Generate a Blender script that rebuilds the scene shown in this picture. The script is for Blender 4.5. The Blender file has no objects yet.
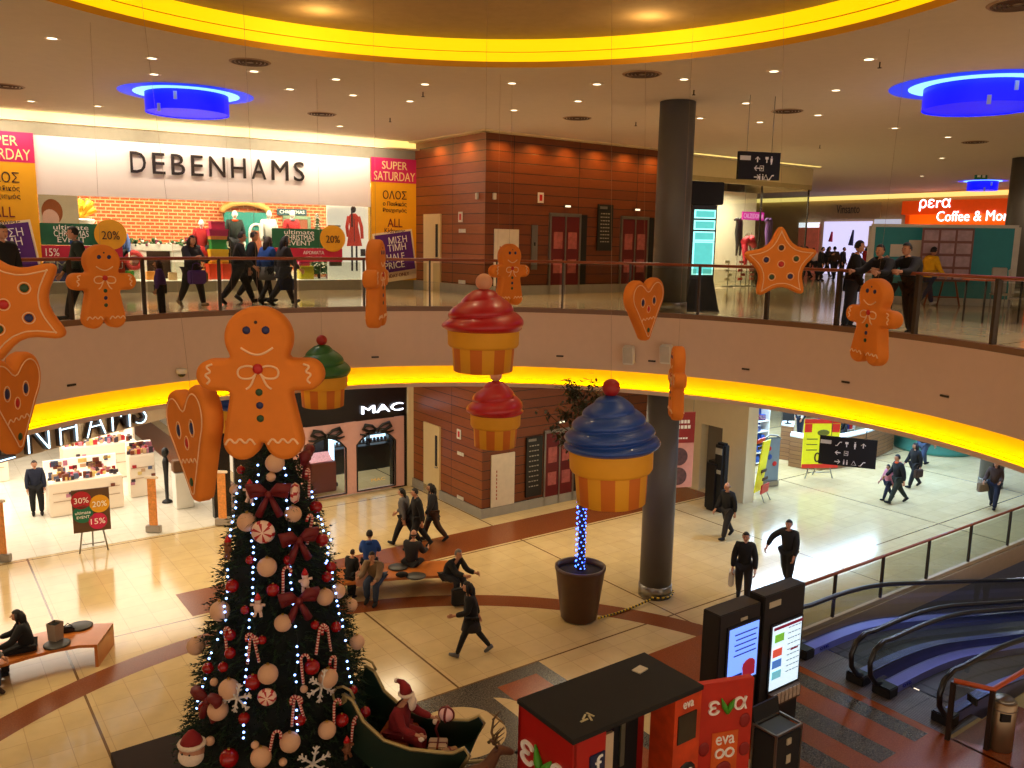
import bpy, bmesh, math, random
from mathutils import Vector, Matrix
random.seed(7)
PI=math.pi
sc=bpy.context.scene
COL=sc.collection
# ---------------------------------------------------------------- camera
FPX=850.0; TH=math.atan(142/850.); RHO=math.radians(1.0); CAM=Vector((0,0,8.2))
_S,_C=math.sin(TH),math.cos(TH)
FW=Vector((0,_C,-_S)); _R0=Vector((1,0,0)); _U0=Vector((0,_S,_C))
RT=math.cos(RHO)*_R0+math.sin(RHO)*_U0; UP=-math.sin(RHO)*_R0+math.cos(RHO)*_U0
cam=bpy.data.cameras.new('camera'); camo=bpy.data.objects.new('camera',cam); COL.objects.link(camo)
cam.sensor_width=36; cam.lens=36*FPX/1024; cam.clip_start=.05; cam.clip_end=300
m=Matrix((RT,UP,-FW)).transposed().to_4x4(); m.translation=CAM; camo.matrix_world=m
sc.camera=camo
# ---------------------------------------------------------------- world, exposure
w=bpy.data.worlds.new('world'); sc.world=w; w.use_nodes=True
w.node_tree.nodes['Background'].inputs[0].default_value=(1.0,.80,.62,1); w.node_tree.nodes['Background'].inputs[1].default_value=1.2
sc.view_settings.view_transform='Standard'; sc.view_settings.look='None'; sc.view_settings.gamma=1; sc.view_settings.use_curve_mapping=False
sc.view_settings.exposure=0.35
sc.cycles.max_bounces=6; sc.cycles.diffuse_bounces=3; sc.cycles.glossy_bounces=3; sc.cycles.transparent_max_bounces=12
sc.cycles.sample_clamp_indirect=4; sc.cycles.caustics_reflective=False; sc.cycles.caustics_refractive=False
UF=6.65; CE=11.25; LC=4.92      # upper floor, upper ceiling, lower ceiling heights
ACX,ACY,AR=-.3,11.1,8.0         # round atrium opening
CCX,CCY,CR=-.53,9.65,6.17       # round ceiling opening
# ---------------------------------------------------------------- lamps that light the halls
def lamp(kind,name,loc,energy,col,size=.1,rot=(0,0,0),sx=None,sy=None,angle=100,blend=.6):
    l=bpy.data.lights.new(name,kind); l.energy=energy; l.color=col
    if kind=='AREA':
        l.shape='RECTANGLE'; l.size=sx or size; l.size_y=sy or size
    else: l.shadow_soft_size=size
    if kind=='SPOT': l.spot_size=math.radians(angle); l.spot_blend=blend
    o=bpy.data.objects.new(name,l); COL.objects.link(o); o.location=loc; o.rotation_euler=rot; o['kind']='helper'
    return o
WARM=(1,.80,.58); WHITE=(1,.90,.76); COOL=(.34,.58,1); 
A36=math.radians(36); U2=Vector((math.cos(A36),math.sin(A36),0)); V2=Vector((-math.sin(A36),math.cos(A36),0))
def G(a,b,z=0): return U2*a+V2*b+Vector((0,0,z))
K_UP=175; K_LOW=150
for ang,r in [(20,10.3),(45,10.6),(72,11),(100,11),(125,10.8),(150,10.4),(172,10.3),(5,10.3)]:
    lamp('SPOT','upper_downlight',(ACX+r*math.cos(math.radians(ang)),ACY+r*math.sin(math.radians(ang)),CE-.06),K_UP*2.2,WARM,.12,angle=125,blend=.9)
for a,b in [(12,17.2),(15.6,17.6),(18.6,18.4),(17.6,15.2),(20,14.2),(6.5,21.5),(10.3,21.8),(3.4,20.6),(-1,19.8),(24,14.6),(27.6,13.2),(22.5,11.4),(17,12.2),(31,16.5),(36,15)]:
    cool=a>=20
    lamp('SPOT','lower_downlight',G(a,b,LC-.05),K_LOW*(2.6 if cool else 1.0),(COOL if cool else (1,.78,.46)),.09,angle=(110 if cool else 78),blend=.7)
for a,b in [(5.5,20.2),(0,18),(10,20.8),(14.8,16.8)]:
    lamp('AREA','lower_hall_lamp',G(a,b,LC-.04),110,(1,.82,.52),1,sx=3.5,sy=1.2,rot=(0,0,A36))
for k in range(8):
    lamp('SPOT','recess_downlight',(CCX+4.2*math.cos(k*PI/4+.3),CCY+4.2*math.sin(k*PI/4+.3),11.68),95,(1,.76,.42),.12,angle=110,blend=.8)
for k in range(6):
    lamp('POINT','recess_glow',(CCX+5.2*math.cos(k*PI/3),CCY+5.2*math.sin(k*PI/3),11.5),16,(1,.62,.22),.25)
lamp('AREA','ramp_fill_lamp',G(19,8.2,4.85),160,(.62,.70,1),1,sx=6,sy=1.5,rot=(0,0,A36))  # added bluish fill over the ramps, no fitting there
for a in (24,30,36): lamp('POINT','pit_fill_lamp',G(a,11.8,-1.0),60,(.75,.85,1),.2)  # added fill that brightens the dark pit below the ramps
# shop lighting
lamp('AREA','shop_lamp',G(1.5,29.5,3.8),800,WHITE,1,sx=11,sy=8,rot=(0,0,A36))
for b in (18.6,21.5,24.5): lamp('AREA','shop_lamp',G(27.5,b,4.2),560,(.50,.74,1),1,sx=10,sy=.4,rot=(0,0,A36))
lamp('AREA','hall_lamp',G(29,14.5,LC-.05),380,COOL,1,sx=8,sy=.7,rot=(0,0,A36))
# ---------------------------------------------------------------- pixel of the photograph -> point of the place
def ray(px,py): return FW+RT*((px-512)/FPX)-UP*((py-384)/FPX)
def atz(px,py,z): r=ray(px,py); return CAM+r*((z-8.2)/r.z)
def aty(px,py,Y): r=ray(px,py); return CAM+r*(Y/r.y)
class Frame:
    """a wall's own frame: x along it, y behind it, z up"""
    def __init__(s,ox,oy,deg): s.o=Vector((ox,oy,0)); s.a=math.radians(deg); s.ux=Vector((math.cos(s.a),math.sin(s.a),0)); s.uy=Vector((-math.sin(s.a),math.cos(s.a),0))
    def w(s,x,y,z): return s.o+s.ux*x+s.uy*y+Vector((0,0,z))
    def at(s,px,py,d=0):
        r=ray(px,py); t=(d-(CAM-s.o).dot(s.uy))/r.dot(s.uy); p=CAM+r*t; return ((p-s.o).dot(s.ux),p.z)
    def fl(s,px,py,z=0): p=atz(px,py,z)-s.o; return (p.dot(s.ux),p.dot(s.uy))
GR=Frame(0,0,36); DB=Frame(-2.95,27.9,31)
# ---------------------------------------------------------------- tagging
def tag(o,label=None,cat=None,group=None,kind=None):
    if label: o['label']=label
    if cat: o['category']=cat
    if group: o['group']=group
    if kind: o['kind']=kind
    return o
def thing(name,label,cat,loc=(0,0,0),rz=0,group=None):
    o=bpy.data.objects.new(name,None); COL.objects.link(o); o.location=loc; o.rotation_euler=(0,0,rz); o.empty_display_size=.1
    return tag(o,label,cat,group)
def dup(root,loc=None,rz=None,label=None,scale=None):
    def cp(o,par):
        c=o.copy(); COL.objects.link(c); c.parent=par
        for ch in list(o.children): cp(ch,c)
        return c
    r=cp(root,None)
    if loc is not None: r.location=loc
    if rz is not None: r.rotation_euler=(0,0,rz)
    if scale is not None: r.scale=(scale,)*3
    if label: r['label']=label
    return r
# ---------------------------------------------------------------- mesh helper
class MB:
    def __init__(s): s.bm=bmesh.new()
    def _f(s,vs,mi=0,sm=False):
        try: f=s.bm.faces.new(vs)
        except ValueError: return
        f.material_index=mi; f.smooth=sm
    def box(s,c,d,mi=0,rz=0,rx=0,bev=0):
        x,y,z=d[0]/2,d[1]/2,d[2]/2
        R=Matrix.Rotation(rz,4,'Z')@Matrix.Rotation(rx,4,'X'); c=Vector(c)
        v=[s.bm.verts.new(c+R@Vector((i*x,j*y,k*z))) for k in(-1,1) for j in(-1,1) for i in(-1,1)]
        fs=[]
        for q in((0,2,3,1),(4,5,7,6),(0,1,5,4),(2,6,7,3),(0,4,6,2),(1,3,7,5)):
            f=s.bm.faces.new([v[i] for i in q]); f.material_index=mi; fs.append(f)
        if bev:
            es=list({e for f in fs for e in f.edges})
            bmesh.ops.bevel(s.bm,geom=es,offset=bev,segments=2,affect='EDGES')
        return s
    def cyl(s,p0,p1,r0,r1=None,n=12,mi=0,caps=True,sm=True):
        r1=r0 if r1 is None else r1; p0,p1=Vector(p0),Vector(p1); d=(p1-p0).normalized() if (p1-p0).length>1e-9 else Vector((0,0,1))
        a=d.orthogonal().normalized(); b=d.cross(a)
        if abs(d.z)>.99: a=Vector((1,0,0)); b=Vector((0,1,0))*(1 if d.z>0 else -1)
        c0=[s.bm.verts.new(p0+(a*math.cos(2*PI*i/n)+b*math.sin(2*PI*i/n))*r0) for i in range(n)]
        c1=[s.bm.verts.new(p1+(a*math.cos(2*PI*i/n)+b*math.sin(2*PI*i/n))*r1) for i in range(n)]
        for i in range(n): s._f([c0[i],c0[(i+1)%n],c1[(i+1)%n],c1[i]],mi,sm)
        if caps: s._f(c0[::-1],mi); s._f(c1,mi)
        return s
    def tube(s,pts,r,n=8,mi=0,closed=False):
        pts=[Vector(p) for p in pts]; rings=[]; N=len(pts); up=None
        for i,p in enumerate(pts):
            if closed: d=pts[(i+1)%N]-pts[i-1]
            else: d=pts[min(i+1,N-1)]-pts[max(i-1,0)]
            d=d.normalized() if d.length>1e-9 else Vector((0,0,1))
            if up is None: up=d.orthogonal().normalized()
            up=(up-d*up.dot(d)); up=up.normalized() if up.length>1e-6 else d.orthogonal().normalized()
            b=d.cross(up); rr=r[i] if isinstance(r,(list,tuple)) else r
            rings.append([s.bm.verts.new(p+(up*math.cos(2*PI*k/n)+b*math.sin(2*PI*k/n))*rr) for k in range(n)])
        for i in range(N if closed else N-1):
            A,B=rings[i],rings[(i+1)%N]
            for k in range(n): s._f([A[k],A[(k+1)%n],B[(k+1)%n],B[k]],mi,True)
        if not closed: s._f(rings[0][::-1],mi); s._f(rings[-1],mi)
        return s
    def lathe(s,prof,c=(0,0,0),n=32,mi=0,mif=None,cap0=True,cap1=True,sm=True):
        c=Vector(c); rings=[[s.bm.verts.new(c+Vector((r*math.cos(2*PI*i/n),r*math.sin(2*PI*i/n),z))) for i in range(n)] for r,z in prof]
        for j in range(len(rings)-1):
            for i in range(n): s._f([rings[j][i],rings[j][(i+1)%n],rings[j+1][(i+1)%n],rings[j+1][i]],(mif(i,j) if mif else mi),sm)
        if cap0: s._f(rings[0][::-1],mi)
        if cap1: s._f(rings[-1],mi)
        return s
    def ball(s,c,r,sub=2,mi=0,sc_=(1,1,1)):
        g=bmesh.ops.create_icosphere(s.bm,subdivisions=sub,radius=1)
        for v in g['verts']: v.co=Vector(c)+Vector((v.co.x*r*sc_[0],v.co.y*r*sc_[1],v.co.z*r*sc_[2]))
        for f in {f for v in g['verts'] for f in v.link_faces}: f.material_index=mi; f.smooth=True
        return s
    def prism(s,poly,z0,z1,mi=0,mis=None,M=None):
        M=M or Matrix.Identity(4)
        a=[s.bm.verts.new(M@Vector((x,y,z0))) for x,y in poly]; b=[s.bm.verts.new(M@Vector((x,y,z1))) for x,y in poly]
        s._f(a[::-1],mi); s._f(b,mi); n=len(poly)
        for i in range(n): s._f([a[i],a[(i+1)%n],b[(i+1)%n],b[i]],mi if mis is None else mis)
        return s
    def poly(s,pts,mi=0):
        s._f([s.bm.verts.new(Vector(p)) for p in pts],mi); return s
    def strip(s,A,B,mi=0,sm=False,closed=False):
        a=[s.bm.verts.new(Vector(p)) for p in A]; b=[s.bm.verts.new(Vector(p)) for p in B]
        for i in range(len(a) if closed else len(a)-1):
            k=(i+1)%len(a); s._f([a[i],a[k],b[k],b[i]],mi,sm)
        return s
    def build(s,name,mats,parent=None,kind=None,loc=None,rz=None,recalc=True):
        if recalc: bmesh.ops.recalc_face_normals(s.bm,faces=s.bm.faces)
        me=bpy.data.meshes.new(name); s.bm.to_mesh(me); s.bm.free()
        for m_ in (mats if isinstance(mats,(list,tuple)) else [mats]): me.materials.append(m_)
        o=bpy.data.objects.new(name,me); COL.objects.link(o)
        if parent: o.parent=parent
        if kind: o['kind']=kind
        if loc is not None: o.location=loc
        if rz is not None: o.rotation_euler=(0,0,rz)
        return o
XZ=Matrix(((1,0,0,0),(0,0,-1,0),(0,1,0,0),(0,0,0,1)))   # drawing plane (x,y) stood upright, front faces -Y after thickness
def flat(poly,t0,t1): return [(x,y) for x,y in poly]
# ---------------------------------------------------------------- materials
def lin(c):
    c=c/255; return c/12.92 if c<=.04045 else ((c+.055)/1.055)**2.4
def rgb(c): return (lin(c[0]),lin(c[1]),lin(c[2]),1)
_mc={}
def M(name,c,rough=.6,metal=0,emit=0,ec=None,noise=.12,nscale=6,bump=0,coat=0,trans=0,spec=.5):
    if name in _mc: return _mc[name]
    m_=bpy.data.materials.new(name); m_.use_nodes=True; nt=m_.node_tree; b=nt.nodes['Principled BSDF']
    b.inputs['Roughness'].default_value=rough; b.inputs['Metallic'].default_value=metal; b.inputs['Specular IOR Level'].default_value=spec
    if coat: b.inputs['Coat Weight'].default_value=coat; b.inputs['Coat Roughness'].default_value=.08
    tc=nt.nodes.new('ShaderNodeTexCoord'); nz=nt.nodes.new('ShaderNodeTexNoise'); nz.inputs['Scale'].default_value=nscale; nz.inputs['Detail'].default_value=3
    nt.links.new(tc.outputs['Object'],nz.inputs['Vector'])
    mx=nt.nodes.new('ShaderNodeMix'); mx.data_type='RGBA'; col=rgb(c)
    mx.inputs[6].default_value=tuple(v*(1-noise) for v in col[:3])+(1,); mx.inputs[7].default_value=tuple(min(1,v*(1+noise)) for v in col[:3])+(1,)
    nt.links.new(nz.outputs['Fac'],mx.inputs[0]); nt.links.new(mx.outputs[2],b.inputs['Base Color'])
    if bump:
        bp=nt.nodes.new('ShaderNodeBump'); bp.inputs['Strength'].default_value=bump; bp.inputs['Distance'].default_value=.02
        nt.links.new(nz.outputs['Fac'],bp.inputs['Height']); nt.links.new(bp.outputs['Normal'],b.inputs['Normal'])
    if emit:
        b.inputs['Emission Color'].default_value=rgb(ec or c); b.inputs['Emission Strength'].default_value=emit
    _mc[name]=m_; return m_
def glass(name,tint=(235,240,235),fac=.10,rough=.02):
    m_=bpy.data.materials.new(name); m_.use_nodes=True; nt=m_.node_tree; nt.nodes.clear()
    o=nt.nodes.new('ShaderNodeOutputMaterial'); mx=nt.nodes.new('ShaderNodeMixShader'); t=nt.nodes.new('ShaderNodeBsdfTransparent'); g=nt.nodes.new('ShaderNodeBsdfGlossy')
    t.inputs[0].default_value=rgb(tint); g.inputs['Roughness'].default_value=rough; lw=nt.nodes.new('ShaderNodeLayerWeight'); lw.inputs[0].default_value=fac
    nt.links.new(lw.outputs['Facing'],mx.inputs[0]); nt.links.new(t.outputs[0],mx.inputs[1]); nt.links.new(g.outputs[0],mx.inputs[2]); nt.links.new(mx.outputs[0],o.inputs[0]); return m_
def brick(name,c1,c2,cm,bw,bh,mortar,rough=.5,plane='xz',offset=.5,coat=0,bump=.3,spec=.5,noise=.5,dark=None,grain=0):
    m_=bpy.data.materials.new(name); m_.use_nodes=True; nt=m_.node_tree; b=nt.nodes['Principled BSDF']; b.inputs['Roughness'].default_value=rough; b.inputs['Specular IOR Level'].default_value=spec
    if coat: b.inputs['Coat Weight'].default_value=coat; b.inputs['Coat Roughness'].default_value=.06
    tc=nt.nodes.new('ShaderNodeTexCoord'); sp=nt.nodes.new('ShaderNodeSeparateXYZ'); cb=nt.nodes.new('ShaderNodeCombineXYZ'); bt=nt.nodes.new('ShaderNodeTexBrick')
    nt.links.new(tc.outputs['Object'],sp.inputs[0])
    nt.links.new(sp.outputs[0 if plane!='yz' else 1],cb.inputs[0]); nt.links.new(sp.outputs[1 if plane=='xy' else 2],cb.inputs[1]); nt.links.new(cb.outputs[0],bt.inputs['Vector'])
    bt.offset=offset; bt.inputs['Scale'].default_value=1; bt.inputs['Brick Width'].default_value=bw; bt.inputs['Row Height'].default_value=bh; bt.inputs['Mortar Size'].default_value=mortar; bt.inputs['Mortar Smooth'].default_value=.1
    bt.inputs['Color1'].default_value=rgb(c1); bt.inputs['Color2'].default_value=rgb(c2); bt.inputs['Mortar'].default_value=rgb(cm)
    nz=nt.nodes.new('ShaderNodeTexNoise'); nz.inputs['Scale'].default_value=3; nz.inputs['Detail'].default_value=5
    mp=nt.nodes.new('ShaderNodeMapping'); mp.inputs['Scale'].default_value=(1,1,9) if grain else (1,1,1); nt.links.new(tc.outputs['Object'],mp.inputs[0]); nt.links.new(mp.outputs[0],nz.inputs['Vector'])
    mx=nt.nodes.new('ShaderNodeMix'); mx.data_type='RGBA'; mx.blend_type='MULTIPLY'; mr=nt.nodes.new('ShaderNodeMapRange'); mr.inputs['To Min'].default_value=1-noise; mr.inputs['To Max'].default_value=1+noise*.4
    nt.links.new(nz.outputs['Fac'],mr.inputs[0]); nt.links.new(bt.outputs['Color'],mx.inputs[6]); nt.links.new(mr.outputs[0],mx.inputs[7]); mx.inputs[0].default_value=1
    nt.links.new(mx.outputs[2],b.inputs['Base Color'])
    if bump:
        bp=nt.nodes.new('ShaderNodeBump'); bp.inputs['Strength'].default_value=bump; bp.inputs['Distance'].default_value=.01; bp.invert=True
        nt.links.new(bt.outputs['Fac'],bp.inputs['Height']); nt.links.new(bp.outputs['Normal'],b.inputs['Normal'])
    return m_
BEIGE=M('beige_plaster',(216,188,166),.85,noise=.04)
CEIL=M('ceiling_paint',(218,206,190),.9,noise=.05)
TRIM=M('cream_paint',(226,206,160),.6,noise=.04)
YEL=M('yellow_cove_paint',(255,226,10),.7,noise=.03)
YELED=M('yellow_led',(255,205,10),.5,emit=8,ec=(255,200,0),noise=0)
YELGLOW=M('yellow_self_lit_wall',(250,205,0),.6,emit=.7,ec=(255,214,0),noise=.03)  # recess wall emits by itself, standing in for LED light falling on it
OCHRE=M('ochre_paint',(214,150,20),.7,noise=.03)
CREAMLED=M('cream_led',(250,232,160),.5,emit=.75,ec=(255,228,130),noise=0)
WOOD=brick('cherry_panels_shaded',(124,64,28),(112,56,24),(32,12,6),2.45,.29,.011,.38,'xz',0,noise=.35,bump=.5,grain=1)  # lift face: same wood, its shade put into a darker colour
WOODY=brick('cherry_panels_side_lit',(150,82,40),(138,72,34),(38,14,6),2.45,.29,.011,.38,'yz',0,noise=.35,bump=.5,grain=1)  # store-side face: same wood, its stronger light put into the colour
def floor_mat(name,c1,c2,cm,tile,mort,rough,big=None,noise=.18):
    m_=brick(name,c1,c2,cm,tile,tile,mort,rough,'xy',0,coat=0,bump=0,noise=noise,spec=.5)
    if big:
        nt=m_.node_tree; b=nt.nodes['Principled BSDF']; src=b.inputs['Base Color'].links[0].from_socket
        tc=nt.nodes.new('ShaderNodeTexCoord'); mp=nt.nodes.new('ShaderNodeMapping'); mp.inputs['Location'].default_value=(-2.18,-12.38+11.44,0)
        bt=nt.nodes.new('ShaderNodeTexBrick'); bt.offset=0; bt.inputs['Scale'].default_value=1; bt.inputs['Brick Width'].default_value=big; bt.inputs['Row Height'].default_value=big; bt.inputs['Mortar Size'].default_value=.022; bt.inputs['Mortar Smooth'].default_value=0
        bt.inputs['Color1'].default_value=(1,1,1,1); bt.inputs['Color2'].default_value=(1,1,1,1); bt.inputs['Mortar'].default_value=(.25,.18,.12,1)
        nt.links.new(tc.outputs['Object'],mp.inputs[0]); nt.links.new(mp.outputs[0],bt.inputs['Vector'])
        mx=nt.nodes.new('ShaderNodeMix'); mx.data_type='RGBA'; mx.blend_type='MULTIPLY'; mx.inputs[0].default_value=1
        nt.links.new(src,mx.inputs[6]); nt.links.new(bt.outputs['Color'],mx.inputs[7]); nt.links.new(mx.outputs[2],b.inputs['Base Color'])
    return m_
FLOOR=floor_mat('polished_cream_tile',(216,188,138),(210,182,130),(190,160,114),.572,.006,.13,5.72)
FLOORU=floor_mat('upper_polished_tile',(222,202,168),(214,194,160),(176,150,116),.572,.006,.1,5.72)
FLOORW=floor_mat('white_shop_tile',(238,230,212),(234,226,206),(206,194,168),.6,.006,.15)
def speckle(name,c,c2,rough=.2,scale=40):
    m_=M(name,c,rough); nt=m_.node_tree; b=nt.nodes['Principled BSDF']; v=nt.nodes.new('ShaderNodeTexNoise'); v.inputs['Scale'].default_value=scale; v.inputs['Detail'].default_value=4
    tc=nt.nodes.new('ShaderNodeTexCoord'); nt.links.new(tc.outputs['Object'],v.inputs['Vector']); cr=nt.nodes.new('ShaderNodeValToRGB'); cr.color_ramp.elements[0].position=.42; cr.color_ramp.elements[0].color=rgb(c); cr.color_ramp.elements[1].position=.72; cr.color_ramp.elements[1].color=rgb(c2)
    nt.links.new(v.outputs['Fac'],cr.inputs[0]); nt.links.new(cr.outputs[0],b.inputs['Base Color']); return m_
GRANITE=speckle('grey_granite',(52,46,40),(116,108,94),.25); TERRA=speckle('terracotta_granite',(136,62,20),(160,80,34),.25); BROWNB=speckle('brown_granite',(120,62,30),(142,80,42),.25)
GLASS=glass('clear_glass'); RGLASS=glass('rail_glass',(214,214,200),.06)
STEEL=M('brushed_steel',(150,146,138),.32,.9,noise=.08); DSTEEL=M('dark_steel',(64,54,46),.4,.6); BLACK=M('black_plastic',(14,13,13),.45); BLACKM=M('matt_black',(20,19,19),.8)
RAILW=M('varnished_rail_wood',(140,66,30),.3,noise=.2,nscale=12); WHITE_=M('white_laminate',(240,236,226),.45,noise=.03); WPLAS=M('white_plastic',(220,216,206),.5,noise=.03)
COLM=M('graphite_column_paint',(92,88,84),.45,noise=.1,nscale=3); PINK=M('magenta_print',(208,24,92),.6,noise=.05); YPRINT=M('yellow_print',(246,176,6),.6,noise=.05); PURP=M('purple_print',(84,24,120),.6,noise=.05)
DKTXT=M('dark_brown_print',(60,30,16),.6); WTXT=M('white_print',(250,246,240),.6,noise=.02); LETM=M('bronze_black_letter',(38,26,20),.4)
RED=M('red_paint',(196,20,22),.4,noise=.08); GREEN=M('green_print',(18,96,62),.6); 
_tm={}
def text(body,w_,h_,mat_,parent,loc,rz=0,roll=0,ext=.008,name='lettering',off=0):
    """built-in lettering as a solid mesh: w_ x h_ metres, centred on loc, read from local -Y"""
    c=bpy.data.curves.new('t','FONT'); c.body=body; c.extrude=.02; c.align_x='CENTER'; c.resolution_u=3; c.offset=off
    o=bpy.data.objects.new('t',c); COL.objects.link(o); dg=bpy.context.evaluated_depsgraph_get(); me=bpy.data.meshes.new_from_object(o.evaluated_get(dg))
    bpy.data.objects.remove(o); bpy.data.curves.remove(c)
    xs=[v.co.x for v in me.vertices]; ys=[v.co.y for v in me.vertices]
    if not xs: return None
    cx,cy=(min(xs)+max(xs))/2,(min(ys)+max(ys))/2; kx=w_/max(1e-6,max(xs)-min(xs)); ky=h_/max(1e-6,max(ys)-min(ys))
    for v in me.vertices: v.co=Vector(((v.co.x-cx)*kx,-v.co.z*ext/.02,(v.co.y-cy)*ky))
    me.materials.clear(); me.materials.append(mat_); me.name=name
    o=bpy.data.objects.new(name,me); COL.objects.link(o); o.parent=parent; o.location=loc; o.rotation_euler=(0,roll,rz); return o

ORDN='first second third fourth fifth sixth seventh eighth ninth tenth eleventh twelfth thirteenth fourteenth fifteenth sixteenth seventeenth eighteenth nineteenth twentieth twenty-first twenty-second twenty-third twenty-fourth twenty-fifth twenty-sixth twenty-seventh twenty-eighth twenty-ninth thirtieth'.split()
def ordlabel(pairs,fmt):
    for i,(x,t) in enumerate(sorted(pairs,key=lambda q:q[0])): t['label']=fmt%ORDN[i]
# ================================================================ THE SETTING
ST='structure'
def hole(off=0,z=0,n=72,near=.35):
    p=[]
    for i in range(n+1):
        t=PI*i/n; p.append((ACX+(AR+off)*math.cos(t),ACY+(AR+off)*math.sin(t),z))
    for y in (8,5,2.5): p.append((ACX-AR-off,y,z))
    p+= [(ACX-AR-off,near-off,z),(ACX-AR/2,near-off,z),(ACX,near-off,z),(ACX+AR/2,near-off,z),(ACX+AR+off,near-off,z)]
    for y in (2.5,5,8): p.append((ACX+AR+off,y,z))
    return p
def to_rect(pts,cx,cy,x0,x1,y0,y1,z):
    out=[]
    for x,y,_ in pts:
        dx,dy=x-cx,y-cy; t=min([(x1-cx)/dx if dx>1e-9 else 1e9,(x0-cx)/dx if dx<-1e-9 else 1e9,(y1-cy)/dy if dy>1e-9 else 1e9,(y0-cy)/dy if dy<-1e-9 else 1e9]); out.append((cx+dx*t,cy+dy*t,z))
    return out
def rot36(p): x,y,z=p; return (x*math.cos(A36)+y*math.sin(A36),-x*math.sin(A36)+y*math.cos(A36),z)
# lower floor with the escalator opening
VA0,VB0,VB1=15.0,6.3,10.1
m_=MB()
for a0,a1,b0,b1 in [(-25,VA0,-8,45),(VA0,60,VB1,45),(VA0,60,-8,VB0)]: m_.box(((a0+a1)/2,(b0+b1)/2,-.2),(a1-a0,b1-b0,.4))
m_.build('floor',FLOOR,kind=ST,rz=A36)
m_=MB(); m_.box((-8.75,34.2,.004),(32.9,20.5,.012)); m_.build('floor_shop',FLOORW,kind=ST,rz=A36)
m_=MB(); m_.box((8.2,34.2,.012),(1.1,19.4,.012)); m_.build('floor_aisle',BROWNB,kind=ST,rz=A36)
# floor inlays
def arcband(name,cx,cy,r0,r1,t0,t1,z,mat_,n=60):
    m_=MB(); A=[(cx+r0*math.cos(math.radians(t0+(t1-t0)*i/n)),cy+r0*math.sin(math.radians(t0+(t1-t0)*i/n)),z) for i in range(n+1)]
    B=[(cx+r1*math.cos(math.radians(t0+(t1-t0)*i/n)),cy+r1*math.sin(math.radians(t0+(t1-t0)*i/n)),z) for i in range(n+1)]
    m_.strip(A,B); return m_.build(name,mat_,kind=ST)
def rect(name,a0,a1,b0,b1,z,mat_):
    m_=MB(); m_.poly([(a0,b0,z),(a1,b0,z),(a1,b1,z),(a0,b1,z)]); return m_.build(name,mat_,kind=ST,rz=A36)
arcband('floor_ring',-.5,10.1,8.2,8.8,37,186,.0014,BROWNB)
rect('floor_band',4.7,21.5,18.2,19.6,.002,BROWNB)
rect('floor_granite',3.2,9.75,6,12.36,.003,GRANITE)
rect('floor_terracotta',8.5,9.42,6,12.0,.005,TERRA)
m_=MB(); m_.lathe([(.78,.0),(.78,.001)],c=(7.15,11.15,.005),n=40,cap0=False); m_.build('floor_disc',FLOOR,kind=ST,rz=A36)
m_=MB(); pts=[]
for i in range(13): t=-60+120*i/12; pts.append((8.02+.62*math.cos(math.radians(t)) -.1,11.2+.62*math.sin(math.radians(t)),.0065))
for i in range(1,12): t=60-120*i/12; pts.append((8.52-.0*t-.35*math.cos(math.radians(t))*0,11.2+.62*math.sin(math.radians(t))*.98,.0065)) if False else None
m_.poly(pts); m_.build('floor_lens',FLOOR,kind=ST,rz=A36)
rect('floor_terracotta_field',10.6,13.95,-3,11.35,.003,TERRA)
for i,(a0,a1) in enumerate([(13.32,13.74),(12.25,12.75)]): rect('floor_granite_stripe',a0,a1,6.6,9.6,.005,GRANITE)
rect('floor_granite_stripe',11.3,11.75,5.6,9.0,.005,GRANITE)
rect('floor_terracotta_edge',13.9,16,-3,6.28,.003,TERRA)
PLATE=brick('ribbed_floor_plate',(132,124,124),(122,116,118),(60,56,60),.05,.6,.012,.3,'xy',0,bump=.4)
rect('floor_escalator_plate',13.95,15.0,6.35,10.0,.006,PLATE)
# pit under the escalators
PITM=M('shadowed_concrete',(104,98,104),.8)
m_=MB()
m_.box((37.5,8.2,-6.1),(45,9,.2)); m_.box((15.0-.15,8.2,-3.2),(.3,3.9,5.6)); m_.box((37,VB0-.1,-3.2),(44,.2,5.6)); m_.box((37,13.5,-3.2),(44,.2,5.6)); m_.box((59,9,-3.2),(.3,9,5.6))
m_.build('wall_escalator_pit',PITM,kind=ST,rz=A36)
# upper slab: floor, fascia, yellow cove, lower ceiling
X0,X1,Y0,Y1=-26,52,-6,64
def slab(name,off,z,mat_,kind=ST,flip=False,n=72):
    H=hole(off,z,n); R=to_rect(H,ACX,ACY-2,X0,X1,Y0,Y1,z)
    m_=MB(); m_.strip([rot36(p) for p in H],[rot36(p) for p in R],closed=True); return m_.build(name,mat_,kind=kind,rz=A36,recalc=False)
slab('floor_upper',0,UF,FLOORU)
slab('ceiling_lower',0,LC+.02,CEIL)
def band(name,o0,z0,o1,z1,mat_,sm=True):
    m_=MB(); m_.strip(hole(o0,z0),hole(o1,z1),closed=True,sm=False); return m_.build(name,mat_,kind=ST)
band('trim_fascia',0,UF,0,5.42,BEIGE); band('trim_fascia_soffit',0,5.42,.36,5.42,YEL); band('trim_cove_back',.36,5.42,.36,4.98,YEL)
band('trim_cove_ledge',.36,4.98,0,5.0,YEL); band('trim_lip',0,5.03,0,4.94,BEIGE)
m_=MB(); pts=[p for p in hole(.20,5.05,72)][:73]; m_.tube(pts,.018,6); m_.build('trim_led_strip',YELED,kind=ST)
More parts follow.
